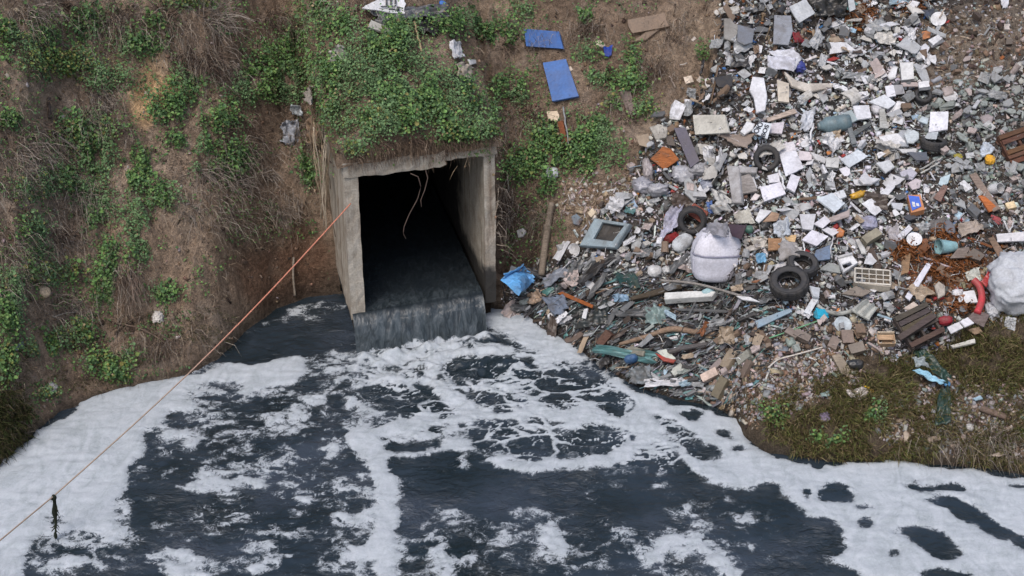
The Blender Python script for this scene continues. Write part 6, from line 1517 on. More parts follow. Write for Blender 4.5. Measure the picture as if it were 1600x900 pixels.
def scatter(n, size_px, g, poly=GARB, box=GB_BOX, tilt=.4, zone=None):
    q = sample_px(n, poly, g, box); z = zone_of(q[:, 0], q[:, 1], g) if zone is None else np.full(n, zone)
    keep = ~((z == 3) & (g.random(n) < np.where(size_px > 6, .75, .35))); q, z, size_px = q[keep], z[keep], size_px[keep]; n = len(q)
    P = hit(q[:, 0], q[:, 1]); ok = P[:, 2] > .03; P, q, z, size_px = P[ok], q[ok], z[ok], size_px[ok]; n = len(P)
    N_ = normal(P[:, 0], P[:, 1]); t = g.normal(0, 1, (n, 3)) * np.where(np.isin(z, (5, 6, 3)), tilt * .6, tilt)[:, None]; nn = N_ + t; nn[:, 2] = np.abs(nn[:, 2]) + .1; nn /= np.linalg.norm(nn, axis=1)[:, None]
    spin = np.where(z == 5, g.normal(0, .45, n), g.uniform(0, 2 * math.pi, n))
    kind = pick(CK, z, g); colr = pick(CUM, z, g)
    m = (P[:, 1] * CT + (CAM_Z - P[:, 2]) * ST) / FPX
    S = size_px * m
    return dict(P=P, q=q, z=z, N=N_, B=frames(nn, spin), kind=kind, col=colr, S=S, spx=size_px)

# ---------------------------------------------------------------- the mass of small rubbish: joined, by material
def mass(name, D, label, mat, lift=(0, .5), only=None):
    g = np.random.default_rng(len(name)); Vs, Fs, Cs = [], [], []; n0 = 0
    tri = {}
    for ki, kn in enumerate(KN):
        if only is not None and kn not in only: continue
        for vi, (V, F) in enumerate(LOWSH[kn]):
            sel = np.where((D['kind'] == ki) & (np.arange(len(D['kind'])) % len(LOWSH[kn]) == vi))[0]
            if len(sel) == 0: continue
            quad = [f if len(f) == 4 else None for f in F]
            Q = []
            for f in F:
                if len(f) == 4: Q.append(f)
                elif len(f) == 3: Q.append((f[0], f[1], f[2], f[2]))
                else:
                    f = list(f)
                    i = 1
                    while i < len(f) - 1:
                        if i + 2 < len(f): Q.append((f[0], f[i], f[i + 1], f[i + 2])); i += 2
                        else: Q.append((f[0], f[i], f[i + 1], f[i + 1])); i += 1
            Q = np.array([x for x in Q]); isq = Q[:, 2] != Q[:, 3]
            tris = np.concatenate([Q[:, :3], Q[isq][:, [0, 2, 3]]])
            s = D['S'][sel] * (1.6 if kn == 'wood_piece' else 1.0)
            an = np.stack([np.exp(g.normal(.12, .32, len(sel))) * np.where(D['z'][sel] == 5, 1.5, 1), np.exp(g.normal(-.18, .3, len(sel))) * np.where(D['z'][sel] == 5, .6, 1), g.uniform(.6, 1.2, len(sel))], 1)
            W = np.einsum('nij,nvj->nvi', D['B'][sel], V[None] * an[:, None, :]) * s[:, None, None] + (D['P'][sel] + D['N'][sel] * (s * g.uniform(*lift, len(sel)) * .4)[:, None])[:, None, :]
            c = CV[D['col'][sel]] * g.uniform(.7, 1.25, (len(sel), 1)) * (1 + g.normal(0, .05, (len(sel), 3)))
            Vs.append(W.reshape(-1, 3)); Cs.append(np.repeat(np.clip(c, .01, .85), len(V), 0))
            Fs.append((tris[None] + (np.arange(len(sel)) * len(V))[:, None, None]).reshape(-1, 3) + n0); n0 += len(sel) * len(V)
    o = add(name, mesh_from(name, np.concatenate(Vs), np.concatenate(Fs), np.concatenate(Cs)), mat)
    o['label'] = label; o['kind'] = 'stuff'; return o
gs = np.random.default_rng(2024)
mass('rubbish_litter', scatter(17000, np.clip(gs.lognormal(1.72, .38, 17000), 2.4, 10), gs, tilt=.5), 'mixed small rubbish covering the dump slope', JUNK)
mass('rubbish_grit', scatter(16000, gs.uniform(1.5, 3.6, 16000), gs), 'fine broken grit between the rubbish', JUNK, (0, .3), ('tile_shard', 'slate_shard', 'stone_chunk', 'wood_piece'))
D = scatter(1500, np.clip(gs.lognormal(2.1, .3, 1500), 4, 12), gs, Z_WET, (775, 415, 1240, 645), .35, 5); D['kind'][:] = np.where(gs.random(len(D['kind'])) < .7, KN.index('film_scrap'), KN.index('wood_piece')); D['col'][:] = gs.choice([CN.index(c) for c in ('black', 'dark grey', 'grey', 'teal', 'dark brown', 'grey green', 'pale grey')], len(D['col']), p=[.30, .28, .12, .09, .11, .06, .04])
mass('wet_rag_litter', D, 'dark wet rags and film matted along the water edge', FILMV)
# pale wood chips below the weeds, stones on the bank, clods on the slopes
CHIPS = [(880, 285), (990, 270), (1000, 330), (930, 345), (870, 330)]
D = scatter(380, gs.uniform(2.5, 7, 380), gs, CHIPS, (860, 260, 1010, 350), .4, 6); D['kind'][:] = np.where(gs.random(len(D['kind'])) < .6, 3, 2); D['col'][:] = gs.choice([CN.index('tan'), CN.index('off white'), CN.index('pinkish grey'), CN.index('brown')], len(D['col']))
mass('wood_chip_litter', D, 'pale wood chips strewn below the weeds', JUNK)
BANK = [(1440, 585), (1600, 600), (1680, 610), (1680, 720), (1560, 712), (1400, 700), (1340, 640), (1420, 610)]
mass('bank_gravel', scatter(2600, np.clip(gs.lognormal(1.25, .45, 2600), 1.5, 9), gs, BANK, (1330, 570, 1680, 730), .4, 6), 'stones and crumbs on the lower bank', STONE)
STONYG = [(1120, 575), (1180, 545), (1330, 545), (1345, 590), (1240, 640), (1170, 660), (1130, 640)]
mass('stony_ground', scatter(2400, np.clip(gs.lognormal(1.25, .5, 2400), 1.5, 9), gs, STONYG, (1110, 535, 1360, 670), .35, 6), 'loose stones on the bare grey ground', STONE)
LEFTB = [(-80, -80), (1130, -80), (1125, 70), (1100, 140), (1040, 185), (985, 300), (895, 390), (790, 430), (778, 250), (540, 250), (515, 240), (515, 450), (400, 490), (330, 570), (100, 620), (0, 700), (-80, 720)]
D = scatter(4200, np.clip(gs.lognormal(.9, .5, 4200), 1.3, 8), gs, LEFTB, (-60, -60, 1130, 720), .5, 3); D['kind'][:] = np.where(gs.random(len(D['kind'])) < .85, 2, 1); D['col'][:] = gs.choice([CN.index('brown'), CN.index('dark brown'), CN.index('tan'), CN.index('pinkish grey')], len(D['col']), p=[.6, .2, .13, .07])
mass('earth_crumbs', D, 'clods and crumbs of earth on the bank', STONE)

# ---------------------------------------------------------------- the larger loose pieces, one by one
PROTO = {k: [mesh_from(k, V, F) for V, F in v] for k, v in SHAPES.items()}
PMAT = {'tile_shard': CLEAN, 'slate_shard': PLASTIC, 'stone_chunk': PLASTIC, 'wood_piece': WOOD, 'plastic_piece': PLASTIC, 'film_scrap': FILM, 'sheet_piece': CLEAN}
NOUN = {'tile_shard': 'tile shard', 'slate_shard': 'slate', 'stone_chunk': 'chunk', 'wood_piece': 'wood stick', 'plastic_piece': 'plastic piece', 'film_scrap': 'film scrap', 'sheet_piece': 'sheet'}
for k, v in PROTO.items():
    for me in v: me.materials.append(PMAT[k])
D = scatter(2500, np.clip(gs.lognormal(2.55, .32, 2500), 9, 32), gs, tilt=.36)
_cnt = {}
KEEP = []
for o in ITEMS:
    if o.name.startswith(('rusty_swarf', 'rope', 'concrete')): continue
    ms = [o] if o.type == 'MESH' else [c for c in o.children if c.type == 'MESH']
    pts = np.concatenate([np.array(c.bound_box) + np.array(c.location) + (np.array(o.location) if c is not o else 0) for c in ms])
    u, v = project(pts[:, 0], pts[:, 1], pts[:, 2]); KEEP.append((u.min(), v.min(), u.max(), v.max()))
KEEP = np.array(KEEP)
def on_item(px, py, r):
    mx, my = (KEEP[:, 2] - KEEP[:, 0]) * .12, (KEEP[:, 3] - KEEP[:, 1]) * .12
    return bool(np.any((px > KEEP[:, 0] + mx - r * .3) & (px < KEEP[:, 2] - mx + r * .3) & (py > KEEP[:, 1] + my - r * .3) & (py < KEEP[:, 3] - my + r * .3)))
for i in np.argsort(-D['spx']):
    kn = KN[D['kind'][i]]
    if _cnt.get(kn, 0) > 285: continue
    if D['z'][i] == 3 and D['spx'][i] > 13: continue
    if on_item(*D['q'][i], D['spx'][i]) and gs.random() < .93: continue
    _cnt[kn] = _cnt.get(kn, 0) + 1
    vi = int(gs.integers(len(PROTO[kn]))); s = float(D['S'][i]) * {'wood_piece': 1.5, 'sheet_piece': 1.45, 'film_scrap': 1.4}.get(kn, 1.0)
    o = bpy.data.objects.new(kn, PROTO[kn][vi]); col.objects.link(o)
    M = Matrix([list(r) for r in D['B'][i]]); p = D['P'][i] + D['N'][i] * (s * .08 + gs.uniform(.02, .12))
    o.location = p; o.rotation_euler = M.to_euler(); o.scale = (s * math.exp(gs.normal(.08, .2)) * (1.4 if D['z'][i] == 5 else 1), s * math.exp(gs.normal(-.15, .22)) * (.7 if D['z'][i] == 5 else 1), s * gs.uniform(.7, 1.1))
    cn = CN[D['col'][i]]; c = CV[D['col'][i]] * gs.uniform(.85, 1.15); o.color = (*np.clip(c, .01, .8), 1)
    sz = 'small' if D['spx'][i] < 11.5 else 'medium' if D['spx'][i] < 15 else 'large'
    px, py = D['q'][i]
    o['label'] = auto_label(f'{sz} {ADJ[kn][vi]} {cn} {NOUN[kn]}', px, py, LM); o['category'] = {'tile_shard': 'shard', 'slate_shard': 'slate', 'stone_chunk': 'chunk', 'wood_piece': 'stick', 'plastic_piece': 'plastic', 'film_scrap': 'film', 'sheet_piece': 'sheet'}[kn]
    o['group'] = {'tile_shard': 'broken tile shards on the dump', 'slate_shard': 'slates on the dump', 'stone_chunk': 'chunks of rubble on the dump', 'wood_piece': 'wood sticks on the dump', 'plastic_piece': 'plastic pieces on the dump', 'film_scrap': 'film scraps on the dump', 'sheet_piece': 'broken sheets on the dump'}[kn]
    o['kind'] = 'thing'
# ---------------------------------------------------------------- leafy weeds
def leaves(P, Nn, size, g, colr, fold=.25):
    """folded six-sided leaves at points P facing Nn"""
    n = len(P); B = frames(Nn / np.linalg.norm(Nn, axis=1)[:, None], g.uniform(0, 2 * math.pi, n))
    sh = np.array([[0, -.5, 0], [.38, -.22, fold], [.42, .22, fold], [0, .55, -.05], [-.42, .22, fold], [-.38, -.22, fold]])
    V = np.einsum('nij,vj->nvi', B, sh) * size[:, None, None] + P[:, None, :]
    F = np.array([[0, 1, 2, 3], [0, 3, 4, 5]])[None] + (np.arange(n) * 6)[:, None, None]
    return V.reshape(-1, 3), F.reshape(-1, 4), np.repeat(colr, 6, 0)
GREENS = np.array([(.090, .180, .050), (.125, .235, .064), (.060, .125, .045), (.165, .265, .078), (.095, .180, .070)])
YELL = np.array([(.20, .23, .055), (.16, .22, .055), (.24, .22, .07)])
def weed(px, py, rx, ry, hue=0.0, tall=.21, dens=1.0, label=None, marks=None):
    g = np.random.default_rng(int(px * 7 + py * 13) + 5); n = int(rx * ry * math.pi / 15 * 6.0 * dens)
    a = g.uniform(0, 2 * math.pi, n); r = np.sqrt(g.uniform(0, 1, n)) * (1 + .25 * g.normal(0, 1, n))
    rx, ry = rx * 1.15, ry * 1.2
    qx, qy = px + rx * r * np.cos(a), py + ry * r * np.sin(a)
    P = hit(qx, qy); keep = P[:, 2] > .05
    cl = vnoise(P[:, 0] * 4.5, P[:, 1] * 4.5, int(px)) + .35 * vnoise(P[:, 0] * 11, P[:, 1] * 11, 3)
    keep &= cl > .35 + .18 * np.clip(r - .6, 0, 1); keep &= (np.linalg.norm(P - P.mean(0), axis=1) < 3 * (rx + ry) * .012 + .8)
    P, cl = P[keep], cl[keep]; n = len(P)
    if n < 6: return
    rx, ry = rx, ry
    N_ = normal(P[:, 0], P[:, 1]); h = g.uniform(.1, 1, n) ** 1.2 * tall * np.clip((cl - .3) * 2.2, .25, 1.3)
    P = P + N_ * h[:, None] * .6 + np.array([0, 0, 1.]) * h[:, None] * .7
    nn = N_ * .5 + np.array([0, -.15, .6]) + g.normal(0, .42, (n, 3))
    sp = vnoise(P[:, 0] * 3.1, P[:, 1] * 3.1, 71) > .56
    base = GREENS[g.integers(0, 5, n)] * g.uniform(.6, 1.3, (n, 1))
    base[sp] = np.array((.120, .205, .085)) * g.uniform(.7, 1.35, (int(sp.sum()), 1))
    dd_ = g.random(n) < .035; base[dd_] = np.array((.26, .20, .11)) * g.uniform(.6, 1.2, (int(dd_.sum()), 1))
    yl = g.random(n) < hue; base[yl] = YELL[g.integers(0, 3, yl.sum())] * g.uniform(.7, 1.1, (yl.sum(), 1))
    V, F, C = leaves(P, nn, g.uniform(.018, .052, n) * np.where(sp, .75, 1.0) * np.where(g.random(n) < .10, 1.7, 1.0), g, base)
    c = P.mean(0); c[2] = P[:, 2].min()
    big = 'broad' if rx * ry > 1100 else 'small' if rx * ry < 420 else 'mid sized'
    col_ = 'yellowish green' if hue > .3 else 'green'
    t = empty('weed_clump', tuple(c))
    lab = label or auto_label(f'{big} {col_} leafy weed clump', px, py, LM_BANK)
    tag(t, lab, 'plant', 'leafy weeds on the bank')
    add('foliage', mesh_from('foliage', V - c, F, C), LEAF, t)
    k = 6; mb = MB()
    for i in g.choice(n, min(k, n), False):
        b = P[i] - N_[i] * h[i] - np.array([0, 0, h[i] * .6]) ; V_, F_ = tube_geo(np.array([b, (b + P[i]) / 2 + g.normal(0, .012, 3), P[i] + N_[i] * .05]) - c, .004, 3, False); add('stem', mesh_from('stem', V_, F_, np.tile((.13, .14, .06), (len(V_), 1))), LEAF, t)
WEEDS = [(40, 55, 50, 26, .1), (138, 40, 28, 24, 0), (92, 104, 58, 19, .35), (215, 74, 36, 18, 0), (168, 130, 36, 18, 0), (288, 143, 24, 26, 0), (262, 172, 28, 20, 0), (15, 192, 15, 14, 0), (132, 212, 44, 28, .1), (152, 252, 30, 22, 0),
         (216, 270, 24, 34, 0), (112, 286, 52, 20, .1), (50, 300, 34, 16, .1), (345, 192, 34, 17, 0), (366, 255, 28, 24, 0), (318, 228, 24, 14, 0), (275, 220, 16, 14, 0), (372, 160, 24, 14, 0), (255, 312, 24, 16, 0), (148, 328, 34, 24, 0),
         (50, 362, 24, 18, .1), (62, 395, 22, 14, 0), (80, 432, 42, 17, .25), (22, 438, 24, 22, .1), (14, 490, 20, 38, 0), (176, 418, 20, 34, 0), (164, 462, 18, 28, 0), (212, 340, 20, 22, 0), (218, 386, 18, 24, 0), (256, 460, 22, 13, 0),
         (110, 530, 38, 16, .15), (58, 548, 28, 13, .2), (172, 572, 34, 20, .1), (196, 592, 26, 10, .2), (10, 570, 14, 28, .1), (75, 618, 18, 9, .2), (292, 8, 42, 8, .3), (240, 40, 16, 10, 0),
         (428, 108, 46, 28, 0), (400, 132, 32, 18, 0), (505, 28, 38, 24, 0), (470, 72, 34, 22, 0), (440, 152, 38, 14, 0), (488, 122, 32, 24, 0), (488, 270, 20, 24, 0), (320, 262, 18, 12, 0), (540, 45, 24, 14, 0),
         (740, 42, 52, 18, 0), (698, 42, 26, 14, 0), (782, 58, 32, 14, 0), (820, 20, 20, 14, .1), (796, 138, 22, 20, 0), (812, 158, 14, 12, 0), (850, 212, 26, 18, .15), (905, 212, 48, 26, .05), (872, 248, 48, 22, 0), (935, 248, 36, 30, 0), (818, 262, 32, 24, .05),
         (852, 292, 22, 16, 0), (985, 104, 16, 24, .1), (990, 136, 24, 14, 0), (940, 128, 24, 14, 0), (918, 88, 22, 12, 0), (1002, 176, 24, 13, .15), (1102, 88, 11, 9, 0), (915, 26, 12, 14, 0), (945, 205, 20, 18, 0), (960, 165, 18, 9, .1), (1215, 655, 18, 11, .1), (1375, 655, 28, 9, .2), (1290, 690, 24, 9, .1)]
for w in WEEDS: weed(*w)
for i, (w, lab) in enumerate([((600, 100, 62, 40, .03), 'dense green weeds on the upper part of the culvert mound'), ((556, 150, 46, 36, .05), 'dense green weeds on the outer flank of the culvert mound'), ((642, 150, 62, 38, .02), 'dense green weeds in the middle of the culvert mound'), ((694, 158, 44, 30, .05), 'dense green weeds on the mound below the dark rag'),
        ((568, 202, 42, 24, .08), 'bright weeds above the lower end of the roof slab'), ((622, 192, 46, 18, .05), 'weeds over the dry fringe in the middle of the slab'), ((744, 188, 34, 24, .05), 'weeds above the higher end of the roof slab'), ((722, 212, 42, 14, .1), 'weeds hanging over the roof slab near the right wall'),
        ((552, 236, 16, 13, .2), 'small bright weed tuft hanging at the slab corner'), ((762, 216, 18, 18, .1), 'weed tuft hanging beside the right culvert wall'), ((520, 180, 18, 22, .1), 'weeds between the reeds and the mound'), ((620, 66, 34, 22, .05), 'weeds at the tip of the mound below the grey board'), ((530, 112, 24, 20, 0), 'weeds at the upper outer edge of the mound')]):
    weed(*w, tall=.30, dens=1.1, label=lab)

g_ = np.random.default_rng(4); q = sample_px(26000, LEFTB, g_, (-60, -60, 1130, 720)); dn = vnoise(q[:, 0] / 52, q[:, 1] / 46, 128) * .6 + vnoise(q[:, 0] / 17, q[:, 1] / 15, 129) * .4
q = q[(dn > .50) & ~inpoly(q[:, 0], q[:, 1], [(380, 380), (515, 370), (515, 480), (300, 590), (280, 520)]) & ~inpoly(q[:, 0], q[:, 1], [(860, 40), (1130, 0), (1120, 80), (1000, 240), (960, 300), (890, 400)])]
P = hit(q[:, 0], q[:, 1]); P = P[P[:, 2] > .08]; Nn = normal(P[:, 0], P[:, 1]); n = len(P)
V, F, C = leaves(P + Nn * g_.uniform(.01, .06, (n, 1)), Nn * .5 + np.array([0, -.15, .6]) + g_.normal(0, .4, (n, 3)), g_.uniform(.016, .045, n), g_, GREENS[g_.integers(0, 5, n)] * g_.uniform(.7, 1.2, (n, 1)))
o = add('ground_cover', mesh_from('ground_cover', V, F, C), LEAF); o['kind'] = 'stuff'; o['label'] = 'thin low green ground cover scattered over the bank'

# ---------------------------------------------------------------- blades: matted grass and dry stems
def blades(name, q, g, length, width, cols, mat, label, lean=(0, -.5, .3), spread=.5, hang=0.0):
    P = hit(q[:, 0], q[:, 1]); ok = P[:, 2] > .02; P = P[ok]; n = len(P)
    N_ = normal(P[:, 0], P[:, 1]); L = g.uniform(*length, n)
    d = N_ * .6 + np.array(lean) + g.normal(0, spread, (n, 3)); d /= np.linalg.norm(d, axis=1)[:, None]
    d2 = d + np.array([0, -.25, -.35 - hang]) + g.normal(0, .25, (n, 3)); d2 /= np.linalg.norm(d2, axis=1)[:, None]
    side = np.cross(d, g.normal(0, 1, (n, 3))); side /= np.linalg.norm(side, axis=1)[:, None]; w = g.uniform(*width, n)[:, None]
    p1 = P + d * (L * .5)[:, None]; p2 = p1 + d2 * (L * .5)[:, None]; P0 = P - N_ * .03
    V = np.stack([P0 - side * w, P0 + side * w, p1 + side * w * .8, p1 - side * w * .8, p2 + side * w * .15, p2 - side * w * .15], 1)
    F = np.array([[0, 1, 2, 3], [3, 2, 4, 5]])[None] + (np.arange(n) * 6)[:, None, None]
    c = np.asarray(cols)[g.integers(0, len(cols), n)] * g.uniform(.6, 1.3, (n, 1))
    o = add(name, mesh_from(name, V.reshape(-1, 3), F.reshape(-1, 4), np.repeat(c, 6, 0)), mat); o['label'] = label; o['kind'] = 'stuff'; return o
gg = np.random.default_rng(31)
GRASS = [(1155, 650), (1200, 625), (1290, 588), (1390, 562), (1470, 552), (1500, 522), (1530, 500), (1600, 492), (1690, 490), (1690, 742), (1500, 722), (1300, 718), (1200, 704), (1160, 684)]
q = sample_px(40000, GRASS, gg, (1150, 480, 1690, 745))
dn = vnoise(q[:, 0] / 38, q[:, 1] / 26, 8) * .6 + vnoise(q[:, 0] / 12, q[:, 1] / 9, 9) * .4
stony = np.exp(-(((q[:, 0] - 1530) / 70) ** 2 + ((q[:, 1] - 650) / 38) ** 2)); q = q[(dn > .41 + .08 * sstep(670, 715, q[:, 1])) & (gg.random(len(q)) > stony * .95)]
q = q[:]
blades('bank_grass', q, gg, (.06, .24), (.004, .008), [(.19, .19, .065), (.23, .20, .085), (.15, .165, .055), (.29, .235, .13), (.18, .13, .075), (.13, .155, .05), (.20, .15, .085)], DRY, 'matted olive brown grass on the bank')
q = sample_px(2600, [(-60, 615), (30, 610), (50, 650), (45, 700), (0, 730), (-60, 740)], gg, (-60, 600, 60, 740)); blades('tussock_grass', q, gg, (.12, .35), (.004, .008), [(.05, .055, .02), (.07, .06, .03), (.04, .05, .018)], DRY, 'dark tussock hanging over the foam', hang=.4)
q = sample_px(5200, [(60, 520), (330, 480), (380, 500), (330, 572), (100, 625), (0, 690), (-40, 600)], gg, (-40, 480, 380, 700)); q = q[vnoise(q[:, 0] / 30, q[:, 1] / 20, 8) > .45]; blades('moss_grass', q, gg, (.04, .13), (.003, .006), [(.085, .09, .03), (.12, .10, .05), (.06, .075, .025)], DRY, 'short mossy grass on the low bank')
DRYC = [(.28, .21, .14), (.20, .145, .10), (.38, .31, .23), (.14, .10, .075), (.26, .22, .185), (.10, .075, .058)]
q = sample_px(23000, LEFTB, gg, (-60, -60, 1130, 720)); dn = vnoise(q[:, 0] / 45, q[:, 1] / 60, 28) * .65 + vnoise(q[:, 0] / 14, q[:, 1] / 20, 29) * .35; q = q[(dn > .45) & ~inpoly(q[:, 0], q[:, 1], [(400, 395), (515, 380), (515, 470), (400, 490), (350, 500)])]
blades('dry_grass', q, gg, (.08, .30), (.0022, .0045), DRYC, DRY, 'dry dead grass stems on the bank', lean=(0, -.4, .1), spread=.55, hang=.5)
q = np.c_[gg.uniform(545, 770, 1500), gg.normal(0, 7, 1500)]; q[:, 1] += np.interp(q[:, 0], [545, 650, 770], [246, 232, 212]); blades('root_fringe', q, gg, (.10, .30), (.0022, .004), [(.13, .095, .07), (.10, .07, .05), (.20, .15, .11)], DRY, 'dry root fringe hanging over the roof slab', lean=(0, -.9, -.2), spread=.3, hang=.9)

# tangles of long dead stems, thick in places
BRUSH = [(60, 20, 70, 24), (180, 30, 60, 34), (290, 60, 50, 50), (340, 100, 40, 34), (440, 30, 40, 30), (160, 160, 40, 32), (150, 195, 40, 26), (60, 220, 60, 30), (30, 265, 40, 34), (130, 310, 50, 30), (100, 370, 50, 26), (320, 290, 60, 40), (390, 250, 44, 46), (430, 310, 40, 40), (340, 340, 60, 22), (200, 440, 30, 50), (240, 530, 60, 20), (110, 480, 50, 20),
         (1030, 110, 30, 40), (920, 45, 44, 26), (960, 160, 40, 22), (840, 60, 30, 24), (800, 190, 40, 26), (790, 320, 24, 60), (850, 340, 30, 30), (1070, 40, 40, 40), (20, 400, 30, 50), (560, 10, 60, 10), (470, 215, 26, 40), (1560, 690, 60, 22), (1480, 690, 60, 20)]
gb_ = np.random.default_rng(55); qs = []
for bx, by, brx, bry in BRUSH:
    n = int(brx * bry * .17); qs.append(np.c_[bx + brx * .55 * gb_.normal(0, 1, n), by + bry * .55 * gb_.normal(0, 1, n)])
q = np.concatenate(qs); q = q[~inpoly(q[:, 0], q[:, 1], [(512, 235), (545, 262), (775, 240), (775, 480), (545, 500)])]
blades('dead_brush', q, gb_, (.18, .60), (.0022, .0042), [(.32, .27, .23), (.21, .17, .14), (.42, .37, .31), (.15, .115, .095), (.36, .30, .23)], DRY, 'tangled long dead stems on the bank', lean=(0, -.35, -.1), spread=.42, hang=.7)
q = sample_px(5200, GARB, gb_, GB_BOX)
blades('strip_litter', q, gb_, (.08, .36), (.003, .010), [(.6, .6, .6), (.4, .4, .4), (.2, .2, .2), (.06, .06, .06), (.3, .24, .18), (.5, .48, .44), (.1, .1, .1)], JUNK, 'thin strips and wires tangled in the rubbish', lean=(0, -.1, .05), spread=.7, hang=.1)

# ---------------------------------------------------------------- dry bushes
def bush(px, py, size, n, cols, label=None, up=.5, fan=None, lenf=1.0):
    g = np.random.default_rng(int(px * 3 + py * 11)); p, nr = at(px, py); m = mpp(p); mb = MB()
    for i in range(n):
        a = g.uniform(0, 2 * math.pi); q = g.uniform(0, 1) ** .5 * size * .45
        b = hit(px + q * math.cos(a), py + q * .7 * math.sin(a))[0] - nr * .04 if fan is None else p + g.normal(0, .03, 3)
        L = size * m * g.uniform(.4, 1.0) * lenf
        if fan is None: d = nr * up + np.array([g.normal(0, .55), g.normal(-.25, .4), g.normal(.05, .55)])
        else: d = np.array([fan[0] * g.normal(0, 1), -.45, -1.0]) + nr * .25
        d /= np.linalg.norm(d); pts = [b]
        for k in range(4):
            d = d + g.normal(0, .22, 3) + np.array([0, -.03, -.10]); d /= np.linalg.norm(d); pts.append(pts[-1] + d * L / 4)
        V, F = tube_geo(np.array(pts) - p, np.linspace(.0055, .0022, 5), 3, False); mb.add(V, F, np.array(cols[i % len(cols)]) * g.uniform(.6, 1.3))
    t = empty('dry_bush', tuple(p)); tag(t, label or auto_label(f'{"big" if size > 42 else "small"} {"greyish" if cols[0][2] > .1 else "dark brown"} leafless dry bush', px, py, LM_BANK), 'bush', 'dry bushes on the bank')
    add('twigs', mb.mesh('twigs', False, True), DRY, t)
GY = [(.30, .25, .21), (.23, .19, .16), (.40, .35, .30)]; BR = [(.12, .085, .066), (.085, .06, .05), (.19, .135, .10)]
for b in [(290, 98, 46, 130, BR), (330, 96, 44, 130, BR), (342, 110, 30, 90, BR), (160, 158, 42, 130, GY), (148, 190, 30, 80, GY), (130, 312, 46, 150, GY), (100, 372, 44, 130, BR), (330, 268, 46, 130, GY), (372, 286, 40, 110, GY), (352, 212, 30, 80, BR), (178, 205, 34, 90, BR), (60, 18, 46, 120, GY), (112, 16, 50, 130, BR),
          (192, 26, 48, 140, BR), (252, 22, 48, 130, BR), (340, 30, 60, 150, GY), (430, 30, 40, 90, BR), (445, 335, 34, 90, GY), (78, 200, 30, 80, BR), (38, 245, 44, 110, GY), (300, 330, 36, 90, GY), (400, 215, 34, 80, BR), (420, 270, 36, 90, GY), (1022, 112, 34, 100, BR), (920, 48, 40, 120, BR), (795, 74, 32, 90, BR), (955, 112, 30, 80, BR),
          (980, 185, 30, 70, BR), (1050, 60, 30, 60, BR), (830, 180, 30, 80, BR), (800, 330, 34, 90, BR), (835, 400, 30, 60, BR), (250, 540, 46, 110, BR), (120, 480, 34, 70, GY), (200, 510, 40, 80, BR), (650, 222, 34, 80, BR), (700, 226, 34, 80, BR), (600, 228, 34, 80, BR), (1560, 690, 40, 90, GY), (1500, 700, 34, 60, BR), (460, 40, 34, 70, BR), (570, 15, 30, 60, BR), (30, 330, 34, 80, BR)]: bush(*b)
bush(201, 420, 74, 90, [(.15, .105, .085), (.20, .15, .12)], 'bare brown twig bush fanning downward on the weedy bank', fan=(.28,))
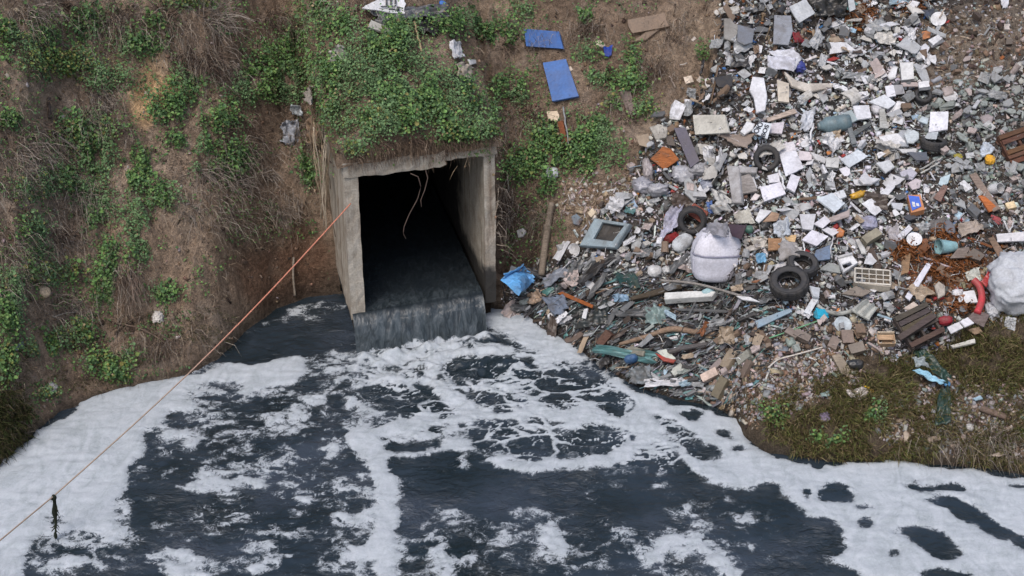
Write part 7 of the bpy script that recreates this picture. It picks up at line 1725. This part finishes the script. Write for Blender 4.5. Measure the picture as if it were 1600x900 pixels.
# reeds along the culvert wall
def reeds():
    g = np.random.default_rng(77); p, nr = at(500, 300); t = empty('reed_bundle', tuple(p)); tag(t, 'bundle of dry pale reeds hanging along the outer culvert wall', 'reeds')
    for i in range(20):
        u = g.uniform(-.28, -.02); v0 = g.uniform(1.2, 2.3); x, y = from_uv(u, v0); z1 = g.uniform(2.9, 3.5); z0 = z1 - g.uniform(.7, 1.7)
        s = np.linspace(0, 1, 7)[:, None]; pts = np.array([x, y, z1]) * (1 - s) + np.array([x + g.normal(-.03, .08), y - g.uniform(.0, .3), z0]) * s + g.normal(0, .012, (7, 3))
        V, F = tube_geo(pts - p, np.linspace(.014, .007, 7), 5); c = np.array([(.34, .27, .19), (.22, .17, .12), (.42, .36, .28)][i % 3]); o = add('reed', mesh_from('reed', V, F, np.tile(c, (len(V), 1)), True), DRY, t)
reeds()
for pts, r_, c, lab in [([(76, 152), (78, 186)], .03, (.07, .055, .05), 'short dark stake standing on the bank near the photo edge'), ([(80, 205), (126, 236)], .016, (.36, .31, .26), 'straight pale stick lying on the upper bank weeds'), ([(459, 402), (458, 430), (461, 462)], .022, (.30, .25, .20), 'pale root hanging down the dark undercut bank'),
                        ([(465, 312), (469, 350)], .016, (.26, .21, .17), 'thin root hanging above the dark undercut bank'), ([(180, 505), (215, 512), (250, 530), (280, 556)], .014, (.17, .12, .09), 'curved bare branch lying below the brown twig fan'), ([(178, 520), (205, 500), (240, 486)], .012, (.15, .11, .08), 'forked bare branch below the brown twig fan'),
                        ([(82, 494), (122, 486)], .014, (.30, .26, .22), 'grey stick lying below the pale rounded stone'), ([(60, 40), (100, 72), (150, 96)], .010, (.26, .21, .17), 'long thin dead stem across the weeds at the upper photo corner'), ([(150, 120), (158, 108)], .012, (.5, .42, .32), 'short pale cut stick above the grey dry bush'), ([(270, 284), (312, 262)], .010, (.22, .18, .14), 'thin dead stem beside the small weeds in mid bank'),
                        ([(505, 150), (496, 175), (494, 200)], .016, (.42, .34, .26), 'curved pale cane above the reeds at the mound'), ([(884, 220), (884, 178)], .012, (.2, .17, .15), 'thin upright stem beside the short red plank'), ([(1046, 118), (1056, 138)], .012, (.42, .34, .28), 'short pale twig on the bare soil'), ([(1062, 102), (1074, 98)], .012, (.5, .45, .40), 'tiny pale stick near the dump edge')]:
    stick('dead_stick', lab, 'stick', pts, r_, c, WOOD, .07, sides=5, group='dead sticks on the bank')
for px, py, d, c, lab in [(1012, 40, (60, 26, 14), (132, 112, 94), 'flat earthy slab rim on the bare soil'), (890, 110, (10, 8, 6), (190, 176, 160), 'pale stone beside the tilted blue board'), (1076, 126, (13, 12, 8), (206, 190, 172), 'pale cream stone on bare soil by the dump'), (1095, 125, (9, 9, 6), (220, 206, 190), 'cream chip stone above the off white board'), (1085, 62, (7, 6, 5), (225, 215, 205), 'white pebble on the bare soil'),
                          (10, 118, (6, 5, 5), (205, 190, 170), 'white pebble below the weeds at the photo edge'), (228, 146, (6, 5, 4), (215, 200, 185), 'white pebble in the bare orange clay'), (98, 182, (7, 5, 4), (200, 195, 190), 'pale pebble beside the short dark stake'), (352, 202, (12, 8, 6), (160, 140, 125), 'pinkish stone between weed clumps in mid bank'), (352, 355, (12, 9, 6), (165, 145, 125), 'pale stone on the bare earth below the hanging stalks')]:
    brick('bank_stone', lab, 'stone', px, py, d, srgb(*c), PLASTIC, .2, lift=.0, seed=int(px), group='stones on the bank')

# ---------------------------------------------------------------- put each composite thing's origin at its base
bpy.context.view_layer.update()
for o in list(col.objects):
    if o.type == 'EMPTY' and o.parent is None and tuple(o.location) == (0, 0, 0):
        pts = [np.array(c.bound_box) for c in o.children if c.type == 'MESH']
        if pts:
            A = np.concatenate(pts); b = A.mean(0); b[2] = A[:, 2].min(); o.location = b
            for c in o.children: c.location = -b
